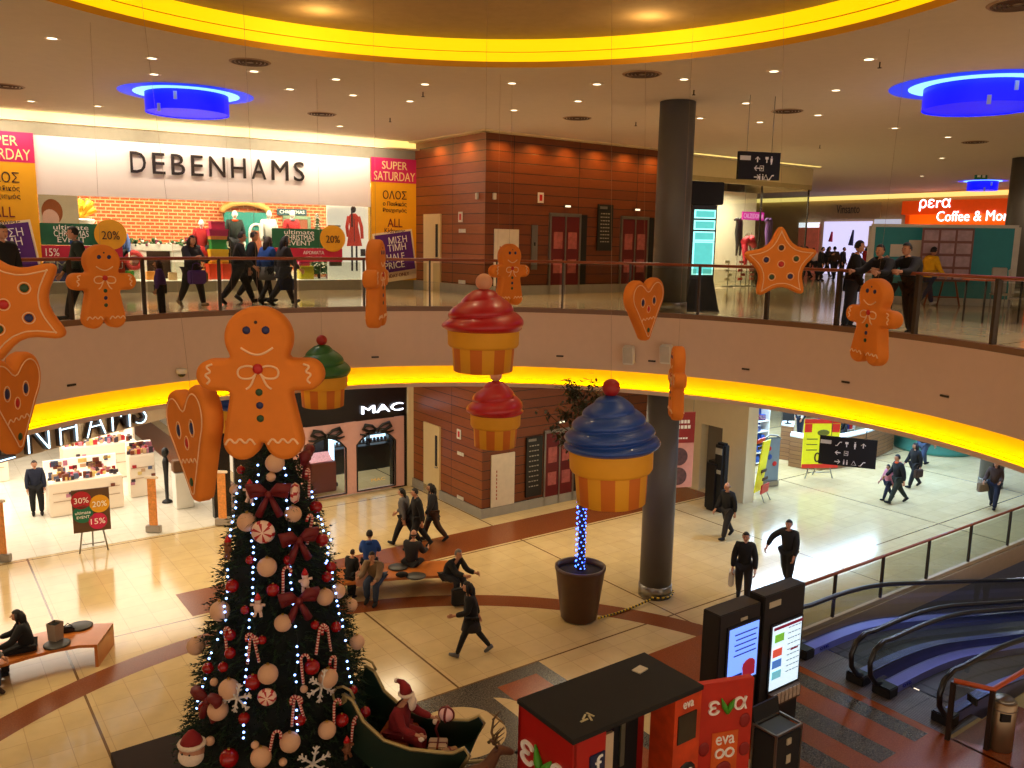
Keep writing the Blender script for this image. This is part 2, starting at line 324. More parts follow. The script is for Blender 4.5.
# upper ceiling with its round recess
m_=MB(); H=[(CCX+CR*math.cos(2*PI*i/96),CCY+CR*math.sin(2*PI*i/96),CE) for i in range(96)]
m_.strip(H,to_rect(H,CCX,CCY,X0,X1,Y0,Y1,CE),closed=True); m_.build('ceiling_upper',CEIL,kind=ST,recalc=False)
def cring(name,r0,z0,r1,z1,mat_):
    m_=MB(); f=lambda r,z:[(CCX+r*math.cos(2*PI*i/96),CCY+r*math.sin(2*PI*i/96),z) for i in range(96)]
    m_.strip(f(r0,z0),f(r1,z1),closed=True); m_.build(name,mat_,kind=ST)
cring('trim_recess_lip',CR,CE,CR,CE+.10,OCHRE); cring('trim_recess_ledge',CR,CE+.10,CR+.12,CE+.10,OCHRE)
cring('trim_recess_glow',CR+.12,CE+.10,CR+.12,CE+.28,YELGLOW); cring('trim_recess_glow_upper',CR+.06,CE+.28,CR+.06,CE+.49,YELGLOW); cring('trim_recess_step',CR+.12,CE+.28,CR+.06,CE+.28,OCHRE)
m_=MB(); m_.lathe([(7.2,CE+.49),(.01,CE+.49)],c=(CCX,CCY,0),n=64,cap0=False,cap1=False); m_.build('ceiling_recess',M('recess_ceiling_paint',(176,150,110),.9),kind=ST)
# outer walls
m_=MB(); m_.box((X0,28,5.6),(.3,70,11.6)); m_.build('wall_left',BEIGE,kind=ST)
m_=MB(); m_.box((X1,28,5.6),(.3,70,11.6)); m_.build('wall_right',BEIGE,kind=ST)
m_=MB(); m_.box((13,Y1,5.6),(80,.3,11.6)); m_.build('wall_back',BEIGE,kind=ST)
# wooden lift block, both storeys (grid frame)
def wblock(name,z0,z1):
    m_=MB(); a0,a1,b0,b1=13.72,21.7,20.32,24.6; h=z1-z0
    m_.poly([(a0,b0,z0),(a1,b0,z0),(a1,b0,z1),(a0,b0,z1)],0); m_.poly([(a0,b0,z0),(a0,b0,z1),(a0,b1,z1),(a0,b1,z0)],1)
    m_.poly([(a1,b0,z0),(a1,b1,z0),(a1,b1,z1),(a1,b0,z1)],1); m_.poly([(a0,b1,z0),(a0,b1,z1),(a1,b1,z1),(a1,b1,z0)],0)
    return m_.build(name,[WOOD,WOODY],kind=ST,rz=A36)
wblock('wall_wood_upper',UF,CE-.02); wblock('wall_wood_lower',0,LC-.08)
GREYB=M('grey_skirting',(150,146,138),.5)
for z,n in((UF,'baseboard_upper'),(0,'baseboard_lower')):
    m_=MB(); m_.box((17.7,20.29,z+.14),(7.98,.06,.28)); m_.box((13.69,22.4,z+.14),(.06,4.3,.28)); m_.build(n,GREYB,kind=ST,rz=A36)
m_=MB(); m_.box((17.7,20.2,CE-.02),(8.4,.26,.05)); m_.box((13.6,22.3,CE-.02),(.26,4.6,.05)); m_.build('trim_wood_top',TRIM,kind=ST,rz=A36)
for a in (14.2,15.4,16.6,17.8,19.0,20.2): lamp('SPOT','wall_washer',G(a,19.95,CE-.08),60,(1,.50,.12),.05,rot=(math.radians(-8),0,A36),angle=150,blend=.8)
for b in (21.2,22.8): lamp('SPOT','wall_washer',G(13.35,b,CE-.08),45,(1,.50,.12),.05,angle=150,blend=.8)
# upper department store front (frame DB)
def dbox(m,s0,s1,d0,d1,z0,z1,mi=0): m.box(((s0+s1)/2,(d0+d1)/2,(z0+z1)/2),(abs(s1-s0),abs(d1-d0),z1-z0),mi)
def dbuild(m,name,mat_,kind=ST,**k): return m.build(name,mat_,kind=kind,loc=DB.o,rz=DB.a,**k)
m_=MB(); dbox(m_,-16,0,-.02,.25,10.68,11.0); dbuild(m_,'trim_store_band',M('grey_green_band',(150,142,118),.7))
m_=MB(); dbox(m_,-16,0,-.3,-.02,10.98,11.02); dbuild(m_,'trim_store_cove',TRIM)
m_=MB(); dbox(m_,-16,-.02,-.06,.2,11.02,CE); dbuild(m_,'trim_store_cove_light',CREAMLED)
m_=MB(); dbox(m_,-.22,0,-.12,.3,UF,11.02); dbuild(m_,'trim_store_post',TRIM)
m_=MB(); dbox(m_,-10.95,-1.8,.0,.12,9.2,10.68); dbuild(m_,'wall_sign_panel',M('white_sign_panel',(246,234,226),.6,noise=.02))
m_=MB(); dbox(m_,-1.8,-.22,.06,.3,UF,10.68); dbox(m_,-16,-10.95,.06,.3,UF,10.68); dbuild(m_,'wall_store_side',M('store_side_yellow',(240,190,90),.7))
BRICKM=brick('red_brick',(196,88,36),(176,74,30),(222,166,118),.26,.1,.016,.8,'xz',.5,bump=.4,noise=.2)
m_=MB(); dbox(m_,-14,-.3,2.0,2.15,UF,10.66); dbuild(m_,'wall_brick',BRICKM)
m_=MB(); dbox(m_,-16,-.22,0,2.0,UF,6.95); dbuild(m_,'floor_display_plinth',M('stone_plinth',(140,132,112),.4))
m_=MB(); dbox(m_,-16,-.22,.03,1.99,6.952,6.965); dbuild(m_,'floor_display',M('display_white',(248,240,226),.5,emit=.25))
m_=MB(); dbox(m_,-16,-.22,.2,2.0,10.64,10.66); dbuild(m_,'ceiling_display',WHITE_)
m_=MB(); dbox(m_,-10.95,-1.8,.02,.035,6.965,9.2); dbuild(m_,'window_store',GLASS)
for s in (-12,-9.5,-7,-4.5,-2.6):
    p=DB.w(s,.45,9.9); lamp('AREA','window_lamp',p,125,(1,.86,.66),1,sx=2.0,sy=.9,rot=(0,0,DB.a))
    p=DB.w(s,-.75,10.95); lamp('AREA','sign_washer',p,26,(1,.84,.66),1,sx=2.2,sy=.12,rot=(math.radians(50),0,DB.a))
# lower: debenhams-type entrance bulkhead (slanting white fascia), shop walls
m_=MB(); FBx0,FBy0,FBx1,FBy1=-12.1,13.4,-9.0,22.9
FB=Frame(FBx0,FBy0,math.degrees(math.atan2(FBy1-FBy0,FBx1-FBx0))); L_=math.hypot(FBx1-FBx0,FBy1-FBy0)
m_.box((L_/2,.15,(3.4+LC-.08)/2),(L_,.3,LC-.08-3.4)); m_.build('wall_entrance_bulkhead',M('warm_white_bulkhead',(176,156,132),.6),kind=ST,loc=FB.o,rz=FB.a)
m_=MB(); m_.box((-8,44,2.4),(36,.3,4.8)); m_.build('wall_shop_back',WHITE_,kind=ST,rz=A36)
m_=MB(); m_.box((9.3,36,2.4),(.25,15.5,4.8)); m_.build('wall_shop_side',WHITE_,kind=ST,rz=A36)
# make-up shop: black fascia, pink quilted front
MC=GR
PINKQ=M('pink_quilted_panel',(206,158,150),.5,noise=.05); nt=PINKQ.node_tree; b_=nt.nodes['Principled BSDF']; wv=nt.nodes.new('ShaderNodeTexVoronoi'); wv.inputs['Scale'].default_value=7; bp=nt.nodes.new('ShaderNodeBump'); bp.inputs['Strength'].default_value=.5; bp.inputs['Distance'].default_value=.03
tc=nt.nodes.new('ShaderNodeTexCoord'); nt.links.new(tc.outputs['Object'],wv.inputs['Vector']); nt.links.new(wv.outputs['Distance'],bp.inputs['Height']); nt.links.new(bp.outputs['Normal'],b_.inputs['Normal'])
BF=24.55
SHOPBLK=M('black_shop_fascia',(24,20,20),.25)
m_=MB(); m_.box((10.35,BF+.1,(2.42+LC-.08)/2),(6.5,.2,LC-.08-2.42)); m_.box((13.3,BF+.1,1.25),(.65,.2,2.5)); m_.box((7.35,BF+.1,1.25),(.5,.2,2.5)); m_.build('wall_black_fascia',SHOPBLK,kind=ST,rz=A36)
m_=MB(); m_.box((13.62,BF+.05,LC/2-.04),(.2,.3,LC-.08)); m_.build('trim_shop_post',TRIM,kind=ST,rz=A36)
# ---- rest of the shell: make-up shop front panel with two arched windows, inner room
def outline_window(x0,x1,z0,z1,zt):
    p=[(x0,z0),(x1,z0),(x1,z1)]
    for i in range(1,8): t=i/8; p.append((x1+(x0-x1)*t, z1+(zt-z1)*math.sin(PI*t)**.8))
    p.append((x0,z1)); return p
WINS=[(9.93,11.27,.12,1.62,2.02),(11.66,13.04,.12,1.66,2.05)]
m_=MB()
xs=[9.2,9.93,11.27,11.66,13.04,13.38]
for i in (0,2,4): m_.box(((xs[i]+xs[i+1])/2,BF,1.25),(xs[i+1]-xs[i],.12,2.38))
for x0,x1,z0,z1,zt in WINS:
    m_.box(((x0+x1)/2,BF,.09),(x1-x0,.12,.06)); o=outline_window(x0,x1,z0,z1,zt)[2:]
    for (xa,za),(xb,zb) in zip(o[:-1],o[1:]):
        for y in (BF-.06,): m_.poly([(xa,y,za),(xa,y,2.44),(xb,y,2.44),(xb,y,zb)])
m_.build('wall_pink_panel',PINKQ,kind=ST,rz=A36)
m_=MB(); m_.box((8.45,BF,1.25),(1.5,.1,2.4)); m_.build('wall_shop_dark',SHOPBLK,kind=ST,rz=A36)
for i,(x0,x1,z0,z1,zt) in enumerate(WINS):
    m_=MB(); o=outline_window(x0,x1,z0,z1,zt); m_.tube([(x,BF-.07,z) for x,z in o],.03,6,closed=True); fr=m_.build('window_%d'%(i+1),BLACK,kind=ST,rz=A36)
    m_=MB(); m_.poly([(x,BF-.03,z) for x,z in o]); m_.build('pane',GLASS,fr)
    bw=thing('ribbon_bow','big dark bow above the %s arched window of the pink shop front'%('left' if i==0 else 'right'),'bow',G((x0+x1)/2,BF-.12,2.1),A36,'bows over the arched shop windows')
    m_=MB()
    for sg in (-1,1):
        m_.tube([(0,0,0),(sg*.2,-.03,.16),(sg*.42,-.03,.2),(sg*.5,-.03,.08),(sg*.3,-.03,-.02),(0,0,0)],[.03,.05,.07,.06,.05,.03],6)
        m_.tube([(0,0,0),(sg*.2,-.02,-.08),(sg*.42,-.02,-.12),(sg*.6,-.02,-.08)],[.03,.05,.04,.03],6)
    m_.ball((0,-.03,0),.07,1); m_.build('ribbon',BLACK,bw)
BACKD=M('dark_shop_wall',(40,32,32),.6)
m_=MB(); m_.box((11.3,28.2,2.4),(4.6,.1,4.8)); m_.box((9.0,26.4,2.4),(.1,3.6,4.8)); m_.box((11.3,26.4,4.0),(4.6,3.6,.05)); m_.build('wall_makeup_shop',BACKD,kind=ST,rz=A36)
lamp('AREA','shop_lamp',G(11.5,26.6,3.9),110,(.9,.95,1),1,sx=3,sy=1,rot=(0,0,A36))
lamp('AREA','front_lamp',G(11.6,BF-.7,4.6),5,(1,.85,.7),1,sx=3,sy=.2,rot=(math.radians(35),0,A36))
# white wall beside the supermarket
WW=21.6
WWM=M('cream_wall',(226,208,166),.6,noise=.04)
m_=MB()
m_.box((WW+.25,(16.95+17.95)/2,2.4),(.5,1.0,4.82)); m_.box((WW+.25,(18.85+20.4)/2,2.4),(.5,1.55,4.82)); m_.box((WW+.25,18.4,3.55),(.5,.9,2.5)); m_.build('wall_cream',WWM,kind=ST,rz=A36)
m_=MB(); m_.box((WW+.4,18.4,1.15),(.1,.9,2.3)); m_.build('door_1',M('grey_door',(112,104,92),.5),kind=ST,rz=A36)
# supermarket shell
SMW=M('supermarket_wall',(214,226,232),.6)
m_=MB(); m_.box((32,31,2.4),(22,.2,4.8)); m_.box((42.5,24,2.4),(.2,14,4.8)); m_.box((24.5,25,2.4),(.2,12,4.8)); m_.build('wall_supermarket',SMW,kind=ST,rz=A36)
# small shop far right lower: wall and upper far walls
m_=MB(); m_.box((46.6,12.5,9),(.3,50,4.8)); m_.build('wall_far_upper',M('far_wall_cream',(206,178,134),.7),kind=ST,rz=A36)
m_=MB(); m_.box((46.35,12.5,CE-.12),(.2,50,.24)); m_.build('trim_far_cove_light',CREAMLED,kind=ST,rz=A36)
m_=MB(); m_.box((52,10,2.4),(.3,34,4.8)); m_.build('wall_far_lower',M('far_wall_grey',(150,160,160),.7),kind=ST,rz=A36)
for a,b in [(34,20),(40,14),(40,24),(30,12),(24,14),(42,8)]: lamp('SPOT','upper_downlight',G(a,b,CE-.06),150,(1,.75,.46),.12,angle=125,blend=.9)
# hosiery shop upper front
CZ=Frame(5.6,30.2,36)
SHOPW=M('shop_white_wall',(250,238,214),.6,noise=.03)
def cb(m,s0,s1,d0,d1,z0,z1): m.box(((s0+s1)/2,(d0+d1)/2,(z0+z1)/2),(abs(s1-s0),abs(d1-d0),z1-z0))
def cbuild(m,name,mt,kind=ST): return m.build(name,mt,kind=kind,loc=CZ.o,rz=CZ.a)
m_=MB(); cb(m_,-3,7.6,2.6,2.75,UF,10.4); cb(m_,-3,-2.9,0,2.6,UF,10.4); cbuild(m_,'wall_hosiery_shop',SHOPW)
m_=MB(); cb(m_,-3,7.6,-.05,.15,10.45,10.62); cb(m_,7.5,7.65,0,5,10.4,10.62); cbuild(m_,'trim_shop_header',M('shop_header',(190,168,120),.6))
m_=MB(); cb(m_,-3,7.6,-.05,.15,10.62,CE); cb(m_,7.5,7.62,-.0,9,10.62,CE); cbuild(m_,'wall_shop_bulkhead',TRIM)
m_=MB(); cb(m_,-3,6.9,-.9,-.75,CE-.02,CE-.005); cbuild(m_,'trim_ceiling_cove_light',CREAMLED)
m_=MB(); cb(m_,-3,7.5,0,.02,UF+.02,10.45); fr=cbuild(m_,'window_hosiery',GLASS)
for s in (2.0,4.6,7.5):
    m_=MB(); cb(m_,s-.02,s+.02,-.02,.04,UF,10.45); cbuild(m_,'trim_mullion',DSTEEL)
m_=MB(); cb(m_,7.2,7.9,3.2,3.9,UF,CE); cbuild(m_,'pillar_grey',COLM)
for s in (-1,2,5): lamp('AREA','window_lamp',CZ.w(s,1.2,10.3),150,(1,.88,.66),1,sx=2,sy=1,rot=(0,0,A36))
# ---- round columns
def column(x,y,z0,z1,r,label):
    t=thing('column',label,'column',(x,y,z0)); 
    m_=MB(); m_.lathe([(r,.3),(r,z1-z0-.01)],n=40); m_.build('shaft',COLM,t)
    m_=MB(); m_.lathe([(r+.02,0.0),(r+.02,.28),(r,.3)],n=40); m_.build('base_collar',STEEL,t); return t
cx,cy=3.48,19.12
column(cx,cy,0,LC-.07,.375,'thick graphite column on the ground floor behind the big blue cupcake')
t=column(cx,cy,UF,CE,.385,'tall graphite column rising to the ceiling beside the lifts of the upper floor')
column(16.9,29,0,LC-.07,.38,'slim dark column beyond the handbag-carrying woman downstairs')
column(16.95,29.1,UF,CE,.42,'dark column at the edge of the upper cafe, by the wall of orange signs')
# ---- balustrade round the opening
rl=thing('balustrade','curved glass balustrade with brown handrail round the upper floor opening','railing',(0,0,0))
angs=[-14,-2,4,15.4,26.4,37.7,48.2,58.7,69.5,80.1,90.6,101.2,111.5,122,133.3,144.2,154.3,164.5,174,182]
pt=lambda t,r,z:(ACX+r*math.cos(math.radians(t)),ACY+r*math.sin(math.radians(t)),z)
m_=MB(); m_.tube([pt(t,AR+.12,UF+1.13) for t in range(-14,187,2)],.032,8); m_.build('handrail',RAILW,rl)
m_=MB(); A=[pt(t,AR+.02,UF) for t in range(-14,187,2)]; B=[pt(t,AR+.02,UF+.1) for t in range(-14,187,2)]; C_=[pt(t,AR+.18,UF+.1) for t in range(-14,187,2)]; m_.strip(A,B); m_.strip(B,C_); m_.build('base_strip',M('rail_shoe',(120,84,58),.4),rl)
for i,a in enumerate(angs):
    m_=MB(); x,y,z=pt(a,AR+.1,UF); 
    big=a<50
    m_.box((x,y,z+.56),(.035 if not big else .07,.09,1.12),rz=math.radians(a-90)); m_.build('post',DSTEEL,rl)
    if i+1<len(angs):
        b=angs[i+1]; n=6; m_=MB(); m_.strip([pt(a+.5+(b-a-1)*k/n,AR+.08,UF+.1) for k in range(n+1)],[pt(a+.5+(b-a-1)*k/n,AR+.08,UF+1.06) for k in range(n+1)]); m_.build('glass_panel',RGLASS,rl)
# ---- things on the fascia
def on_fascia(px,py):
    r=ray(px,py); A=r.x**2+r.y**2; B=-2*(r.x*ACX+r.y*ACY); C=ACX**2+ACY**2-AR**2; t=(-B+math.sqrt(B*B-4*A*C))/(2*A); p=CAM+r*t; return p,math.atan2(p.y-ACY,p.x-ACX)
for px,py,l in ((631,354,'white box loudspeaker on the balcony front, the one nearer the blue cupcake'),(669,353,'white box loudspeaker on the balcony front behind the edge-on gingerbread figure')):
    p,a=on_fascia(px,py); t=thing('wall_speaker',l,'speaker',p,a-PI/2,'box loudspeakers on the balcony front')
    m_=MB(); m_.box((0,-.2,0),(.24,.2,.4),bev=.02,rx=.2); m_.build('cabinet',WPLAS,t)
    m_=MB(); m_.box((0,-.31,0),(.2,.01,.35),rx=.2); m_.build('grille',M('pale_grille',(190,184,172),.8),t)
    m_=MB(); m_.box((0,-.05,.02),(.06,.12,.06)); m_.build('bracket',STEEL,t)
p,a=on_fascia(179,373); t=thing('security_camera','small white dome camera under the balcony front on the left','camera',p,a-PI/2); m_=MB(); m_.lathe([(.09,0),(.1,.06),(.09,.1)],c=(0,-.1,0),n=16); m_.build('housing',WPLAS,t); m_=MB(); m_.ball((0,-.1,0),.075,2); m_.build('dome',BLACK,t)
for px,py in ((71,385),(230,364),(375,357),(560,356),(652,361),(746,369),(846,382),(945,396)):
    p,a=on_fascia(px,py); t=MB().box((0,-.015,0),(.16,.03,.035)).build('vent_slot',DSTEEL,loc=p,rz=a-PI/2); tag(t,'small dark vent slot in the beige balcony front, %s of the slots from the left'%ORDN[[71,230,375,560,652,746,846,945].index(px)],'vent','vent slots along the balcony front')
# ---- ceiling fittings
def clean(o,l,c,g): return tag(o,l,c,g)
dl=thing('downlight','small round recessed spotlight in the beige upper ceiling','ceiling light',(0,0,0),0,'recessed spotlights in the upper ceiling')
MB().lathe([(.075,-.01),(.13,-.012),(.135,0)],n=16,cap0=False,cap1=False).build('trim_ring',M('pale_ring',(230,214,190),.4),dl)
MB().lathe([(.078,-.008),(.078,-.002)],n=14).build('lens',M('warm_lens',(255,240,205),.5,emit=3.0,ec=(255,236,196)),dl)
spots=[(52,38),(152,58),(154,74),(254,71),(290,89),(336,79),(410,101),(425,84),(353,95),(98,106),(31,101),(340,126),(684,79),(774,71),(836,90),(597,84),(578,101),(746,103),(818,115),(895,128),(948,137),(869,59),(942,158),(922,176),(514,110),(512,83),(700,118),(760,122)]
for i,(px,py) in enumerate(spots):
    p=atz(px,py,CE-.003); 
    if i==0: dl.location=p; LP_=[(px,dl)]
    else: LP_.append((px+i*.01,dup(dl,p)))
ordlabel(LP_,'small round recessed spotlight in the upper ceiling, %s of them from the left')
vg=thing('ceiling_grille','round dark air grille in the beige upper ceiling','vent',(0,0,0),0,'round grilles in the upper ceiling')
MB().lathe([(.30,-.015),(.34,-.015),(.36,0)],n=28,cap0=False,cap1=False).build('rim',M('grille_rim',(170,140,112),.6),vg)
m_=MB()
for r in (.08,.15,.22,.29): m_.lathe([(r-.02,-.012),(r+.02,-.02),(r+.03,-.004)],n=28,cap0=False,cap1=False)
m_.build('louvre_ring',M('grille_dark',(90,66,54),.7),vg)
for i,(px,py) in enumerate([(250,62),(642,74),(787,111),(322,114),(577,118),(6,86),(1018,4),(975,142)]):
    p=atz(px,py,CE-.003)
    if i==0: vg.location=p; LP_=[(px,vg)]
    else: LP_.append((px,dup(vg,p)))
ordlabel(LP_,'round dark air grille in the beige ceiling, %s of the grilles from the left')
sk=thing('sprinkler','tiny dark sprinkler head hanging from the beige ceiling','sprinkler',(0,0,0),0,'sprinkler heads in the upper ceiling')
MB().cyl((0,0,0),(0,0,-.09),.012,.012,6).cyl((0,0,-.09),(0,0,-.1),.035,.035,8).build('head',DSTEEL,sk)
for i,(px,py) in enumerate([(278,28),(423,92),(390,118),(560,48),(800,17),(694,90),(636,122),(880,62),(820,145)]):
    z=CE if i not in(0,3,4) else CE+.49
    p=atz(px,py,z)
    if i==0: sk.location=p; LP_=[(px,sk)]
    else: LP_.append((px,dup(sk,p)))
ordlabel(LP_,'tiny dark sprinkler head under the ceiling, %s of them from the left')
BLUE=M('blue_drum_shade',(10,20,215),.4,emit=.85,ec=(4,10,225),noise=.03); BLUER=M('blue_recess_glow',(30,60,220),.5,emit=.7,ec=(24,56,235),noise=.02); CYG=M('pale_blue_lamp',(150,200,255),.5,emit=1.7,ec=(120,185,255),noise=0)
for (px,py,r,l) in ((187,94,.86,'blue drum lamp under a glowing round recess above the clothes store sign'),(982,86,1.0,'blue drum lamp at the upper right of the hall, cut by the picture edge'),(983,181,.62,'small distant blue drum lamp beside the green exit sign')):
    p=atz(px,py,CE); t=thing('drum_lamp',l,'ceiling light',p,0,'blue drum lamps')
    ky=1.0
    R_=r*1.62
    m_=MB(); m_.lathe([(R_,-.006),(r*1.25,-.004)],n=48,cap0=False,cap1=False); m_.build('recess_ring',BLUER,t)
    m_=MB(); m_.lathe([(r*1.27,-.012),(.1,-.012)],n=40,cap0=False,cap1=False); m_.build('light_disc',CYG,t)
    m_=MB(); m_.lathe([(r,-.02),(r,-.42)],n=48,cap0=False,cap1=False); m_.lathe([(r*.98,-.40),(.02,-.40)],n=48,cap0=False); m_.build('drum_shade',BLUE,t)
    for a in (250,275):
        m_=MB(); x,y=r*math.cos(math.radians(a)),r*math.sin(math.radians(a)); z0=-.1 if a==275 else -.34; m_.box((x*1.005,y*1.005,z0-.06),(.07,.03,.16),rz=math.radians(a+90)); m_.build('seam_plate',M('pale_seam',(190,200,220),.4),t)
# ================================================================ FIGURES
def skin(verts,edges,radii,root=0,sub=1):
    me=bpy.data.meshes.new('s'); me.from_pydata([tuple(v) for v in verts],edges,[]); o=bpy.data.objects.new('s',me); COL.objects.link(o)
    md=o.modifiers.new('k','SKIN'); md.use_smooth_shade=True
    for i,sv in enumerate(me.skin_vertices[0].data): r=radii[i]; sv.radius=(r,r) if not isinstance(r,tuple) else r; sv.use_root=(i==root)
    if sub: s=o.modifiers.new('u','SUBSURF'); s.levels=sub; s.render_levels=sub
    dg=bpy.context.evaluated_depsgraph_get(); r=bpy.data.meshes.new_from_object(o.evaluated_get(dg)); bpy.data.objects.remove(o); bpy.data.meshes.remove(me); return r
def add_mesh(m,me,mi=0):
    n=len(m.bm.verts); m.bm.from_mesh(me); m.bm.faces.ensure_lookup_table()
    for f in m.bm.faces:
        if all(v.index==-1 or True for v in f.verts) and f.tag is False and f.material_index==0: f.material_index=mi; 
        f.smooth=True
SKIN=M('skin_tan',(196,140,108),.6,noise=.06); EYE=M('dark_eye',(24,16,14),.3); LIP=M('lip_tone',(150,72,64),.6)
CL={'black':(16,15,18),'charcoal':(34,32,36),'navy':(22,28,50),'blue':(24,70,150),'denim':(44,58,84),'tan':(128,104,78),'grey':(96,94,96),'brown':(62,40,28),'red':(170,22,24),'yellow':(236,176,8),'purple':(84,52,130),'white':(228,222,212),'orange':(226,84,20),'green':(40,66,44),'pinkish':(190,120,140),'teal':(20,120,120),'dkgreen':(30,40,32),'ltblue':(90,110,170)}
def cl(n): return M('cloth_'+n,CL[n],.85,noise=.2,nscale=14,bump=.25)
HAIRC={'black':(14,11,10),'brown':(46,28,18),'grey':(120,112,104),'dark':(26,18,14),'blond':(150,110,60)}
def hair_m(n): return M('hair_'+n,HAIRC[n],.7,noise=.3,nscale=30)
POSE={ # thighL,kneeL,thighR,kneeR, lean, (armfwd,out,elbow) L, R
 'stand':(2,3,-3,2,2,(4,9,14),(2,9,12)),
 'walk':(22,8,-16,20,4,(-16,8,14),(16,7,22)),
 'walk2':(-15,22,20,6,3,(14,7,22),(-14,8,14)),
 'stride':(23,4,-21,17,5,(-20,8,16),(18,7,30)),
 'sit':(84,86,80,80,12,(30,8,40),(34,8,44)),
 'sitlean':(84,80,88,96,34,(40,4,50),(48,4,48)),
 'rail':(8,8,-8,6,20,(48,14,44),(52,12,40)),
 'chat':(4,4,-4,4,4,(50,10,70),(8,9,16)),
 'reach':(14,8,-12,12,4,(4,8,12),(34,30,14)),
 'carry':(16,8,-14,12,2,(40,8,70),(8,8,12))}
def human(label,loc,heading,h=1.72,pose='stand',top='black',legs='charcoal',hair='short',hc='dark',shoe='black',coat=.0,skirt=None,group=None,arms=None,seat=None,hood=None,wide=1.0,turn=0,beard=None,extra=None,name='person',skinm=None):
    """heading: world degrees the figure faces; local +Y is forward"""
    P_=POSE[pose]; tl,kl,tr,kr,lean,aL,aR=P_
    if arms: aL,aR=arms
    ln=math.radians(lean); W=wide
    def leg(sx,t,k):
        t=math.radians(t); s=t-math.radians(k)
        hip=Vector((sx*.052,0,0)); kn=hip+Vector((sx*.012,math.sin(t)*.245,-math.cos(t)*.245)); an=kn+Vector((0,math.sin(s)*.235,-math.cos(s)*.235)); return hip,kn,an,s
    L=leg(-1,tl,kl); R_=leg(1,tr,kr)
    low=min(L[2].z,R_[2].z); pz=.045-low
    if seat is not None: pz=seat/h+.045
    pel=Vector((0,0,pz))
    def up(x,z,y=0): return pel+Vector((x,math.sin(ln)*z+y*math.cos(ln),math.cos(ln)*z-y*math.sin(ln)))
    spine=up(0,.09); chest=up(0,.2); nb=up(0,.285); hb=nb+Vector((0,.018+.3*math.sin(ln)*.06,.045)); hd=hb+Vector((0,.012,.052))
    def arm(sx,a):
        f,o_,e=[math.radians(v) for v in a]; sh=up(sx*.098*W,.262)
        d=Vector((sx*math.sin(o_),math.sin(f)*math.cos(o_),-math.cos(f)*math.cos(o_))); el=sh+d*.165
        f2=f+e; o2=o_*.3; d2=Vector((sx*math.sin(o2)*.6,math.sin(f2),-math.cos(f2))).normalized(); wr=el+d2*.15; return sh,el,wr,d2
    AL=arm(-1,aL); AR_=arm(1,aR)
    t=thing(name,label,'person' if name=='person' else name,loc,math.radians(heading-90),group)
    H=h
    # --- body: one continuous surface
    V=[pel,spine,chest,nb,hb, pel+L[0]+Vector((0,0,-.02)),pel+L[1],pel+L[2], pel+R_[0]+Vector((0,0,-.02)),pel+R_[1],pel+R_[2], AL[0],AL[1],AL[2],AL[2]+AL[3]*.05, AR_[0],AR_[1],AR_[2],AR_[2]+AR_[3]*.05]
    E=[(0,1),(1,2),(2,3),(3,4),(0,5),(5,6),(6,7),(0,8),(8,9),(9,10),(2,11),(11,12),(12,13),(13,14),(2,15),(15,16),(16,17),(17,18)]
    Rr=[.06*W,.056*W,.066*W,.034,.03,.052,.036,.022,.052,.036,.022,.034,.025,.016,.02,.034,.025,.016,.02]
    me=skin([v*H for v in V],E,[r*H for r in Rr]); m_=MB(); m_.bm.from_mesh(me); bpy.data.meshes.remove(me)
    for f in m_.bm.faces: f.smooth=True; f.material_index=0
    c=hd*H; m_.ball(c,H,2,0,(.041,.05,.063)); m_.ball(c+Vector((0,.014,-.03))*H,H,1,0,(.03,.035,.034))
    m_.cyl(c+Vector((0,.045,.012))*H,c+Vector((0,.062,-.014))*H,.003*H,.010*H,6)
    for s in (-1,1):
        m_.ball(c+Vector((s*.042,0,-.004))*H,H,1,0,(.006,.013,.018)); m_.ball(c+Vector((s*.016,.045,.006))*H,H,1,1,(.007,.005,.004))
    m_.ball(c+Vector((0,.046,-.032))*H,H,1,2,(.014,.005,.004))
    # hands: palm, four curled fingers of different lengths and a thumb from the side
    for sx,A in((-1,AL),(1,AR_)):
        w=(A[2]+A[3]*.01)*H; d=A[3]; side=Vector((1,0,0)); side=(side-d*side.dot(d)).normalized(); nrm=d.cross(side).normalized()
        if nrm.y<0: nrm=-nrm
        for k,(o_,ln_) in enumerate(((-.016,.038),(-.0055,.044),(.0055,.041),(.016,.032))):
            b=w+d*.055*H+nrm*o_*H*1.0; mid=b+(d*.55-side*sx*.25)*ln_*H; tip=mid+(d*.2-side*sx*.75).normalized()*ln_*.5*H
            m_.tube([w+d*.02*H+nrm*o_*.7*H,b,mid,tip],[.009*H,.0062*H,.0055*H,.004*H],5)
        th=w+d*.02*H+nrm*.018*H; m_.tube([th,th+(nrm*.6+d*.7).normalized()*.02*H,th+(nrm*.35+d*.9).normalized()*.04*H],[.008*H,.0065*H,.0045*H],5)
    sk_=skinm or SKIN
    m_.build('body',[sk_,EYE,LIP],t)
    # --- jacket
    if top:
        V=[pel+Vector((0,0,-.035)),spine,chest,nb+Vector((0,0,-.01)),AL[0],AL[1],AL[2],AR_[0],AR_[1],AR_[2]]
        E=[(0,1),(1,2),(2,3),(2,4),(4,5),(5,6),(2,7),(7,8),(8,9)]
        Rr=[.098*W,.094*W,.104*W,.05,.056,.044,.033,.056,.044,.033]
        if coat: V.append(pel+Vector((0,.0,-coat))); E.append((0,10)); Rr.append(.105*W)
        me=skin([v*H for v in V],E,[r*H for r in Rr]); me.name='jacket'
        me.materials.clear(); me.materials.append(cl(top)); o=bpy.data.objects.new('jacket',me); COL.objects.link(o); o.parent=t
    if hood: m_=MB(); m_.ball((nb+Vector((0,-.045,.0)))*H,H,2,0,(.06,.036,.035)); m_.build('hood',cl(hood),t)
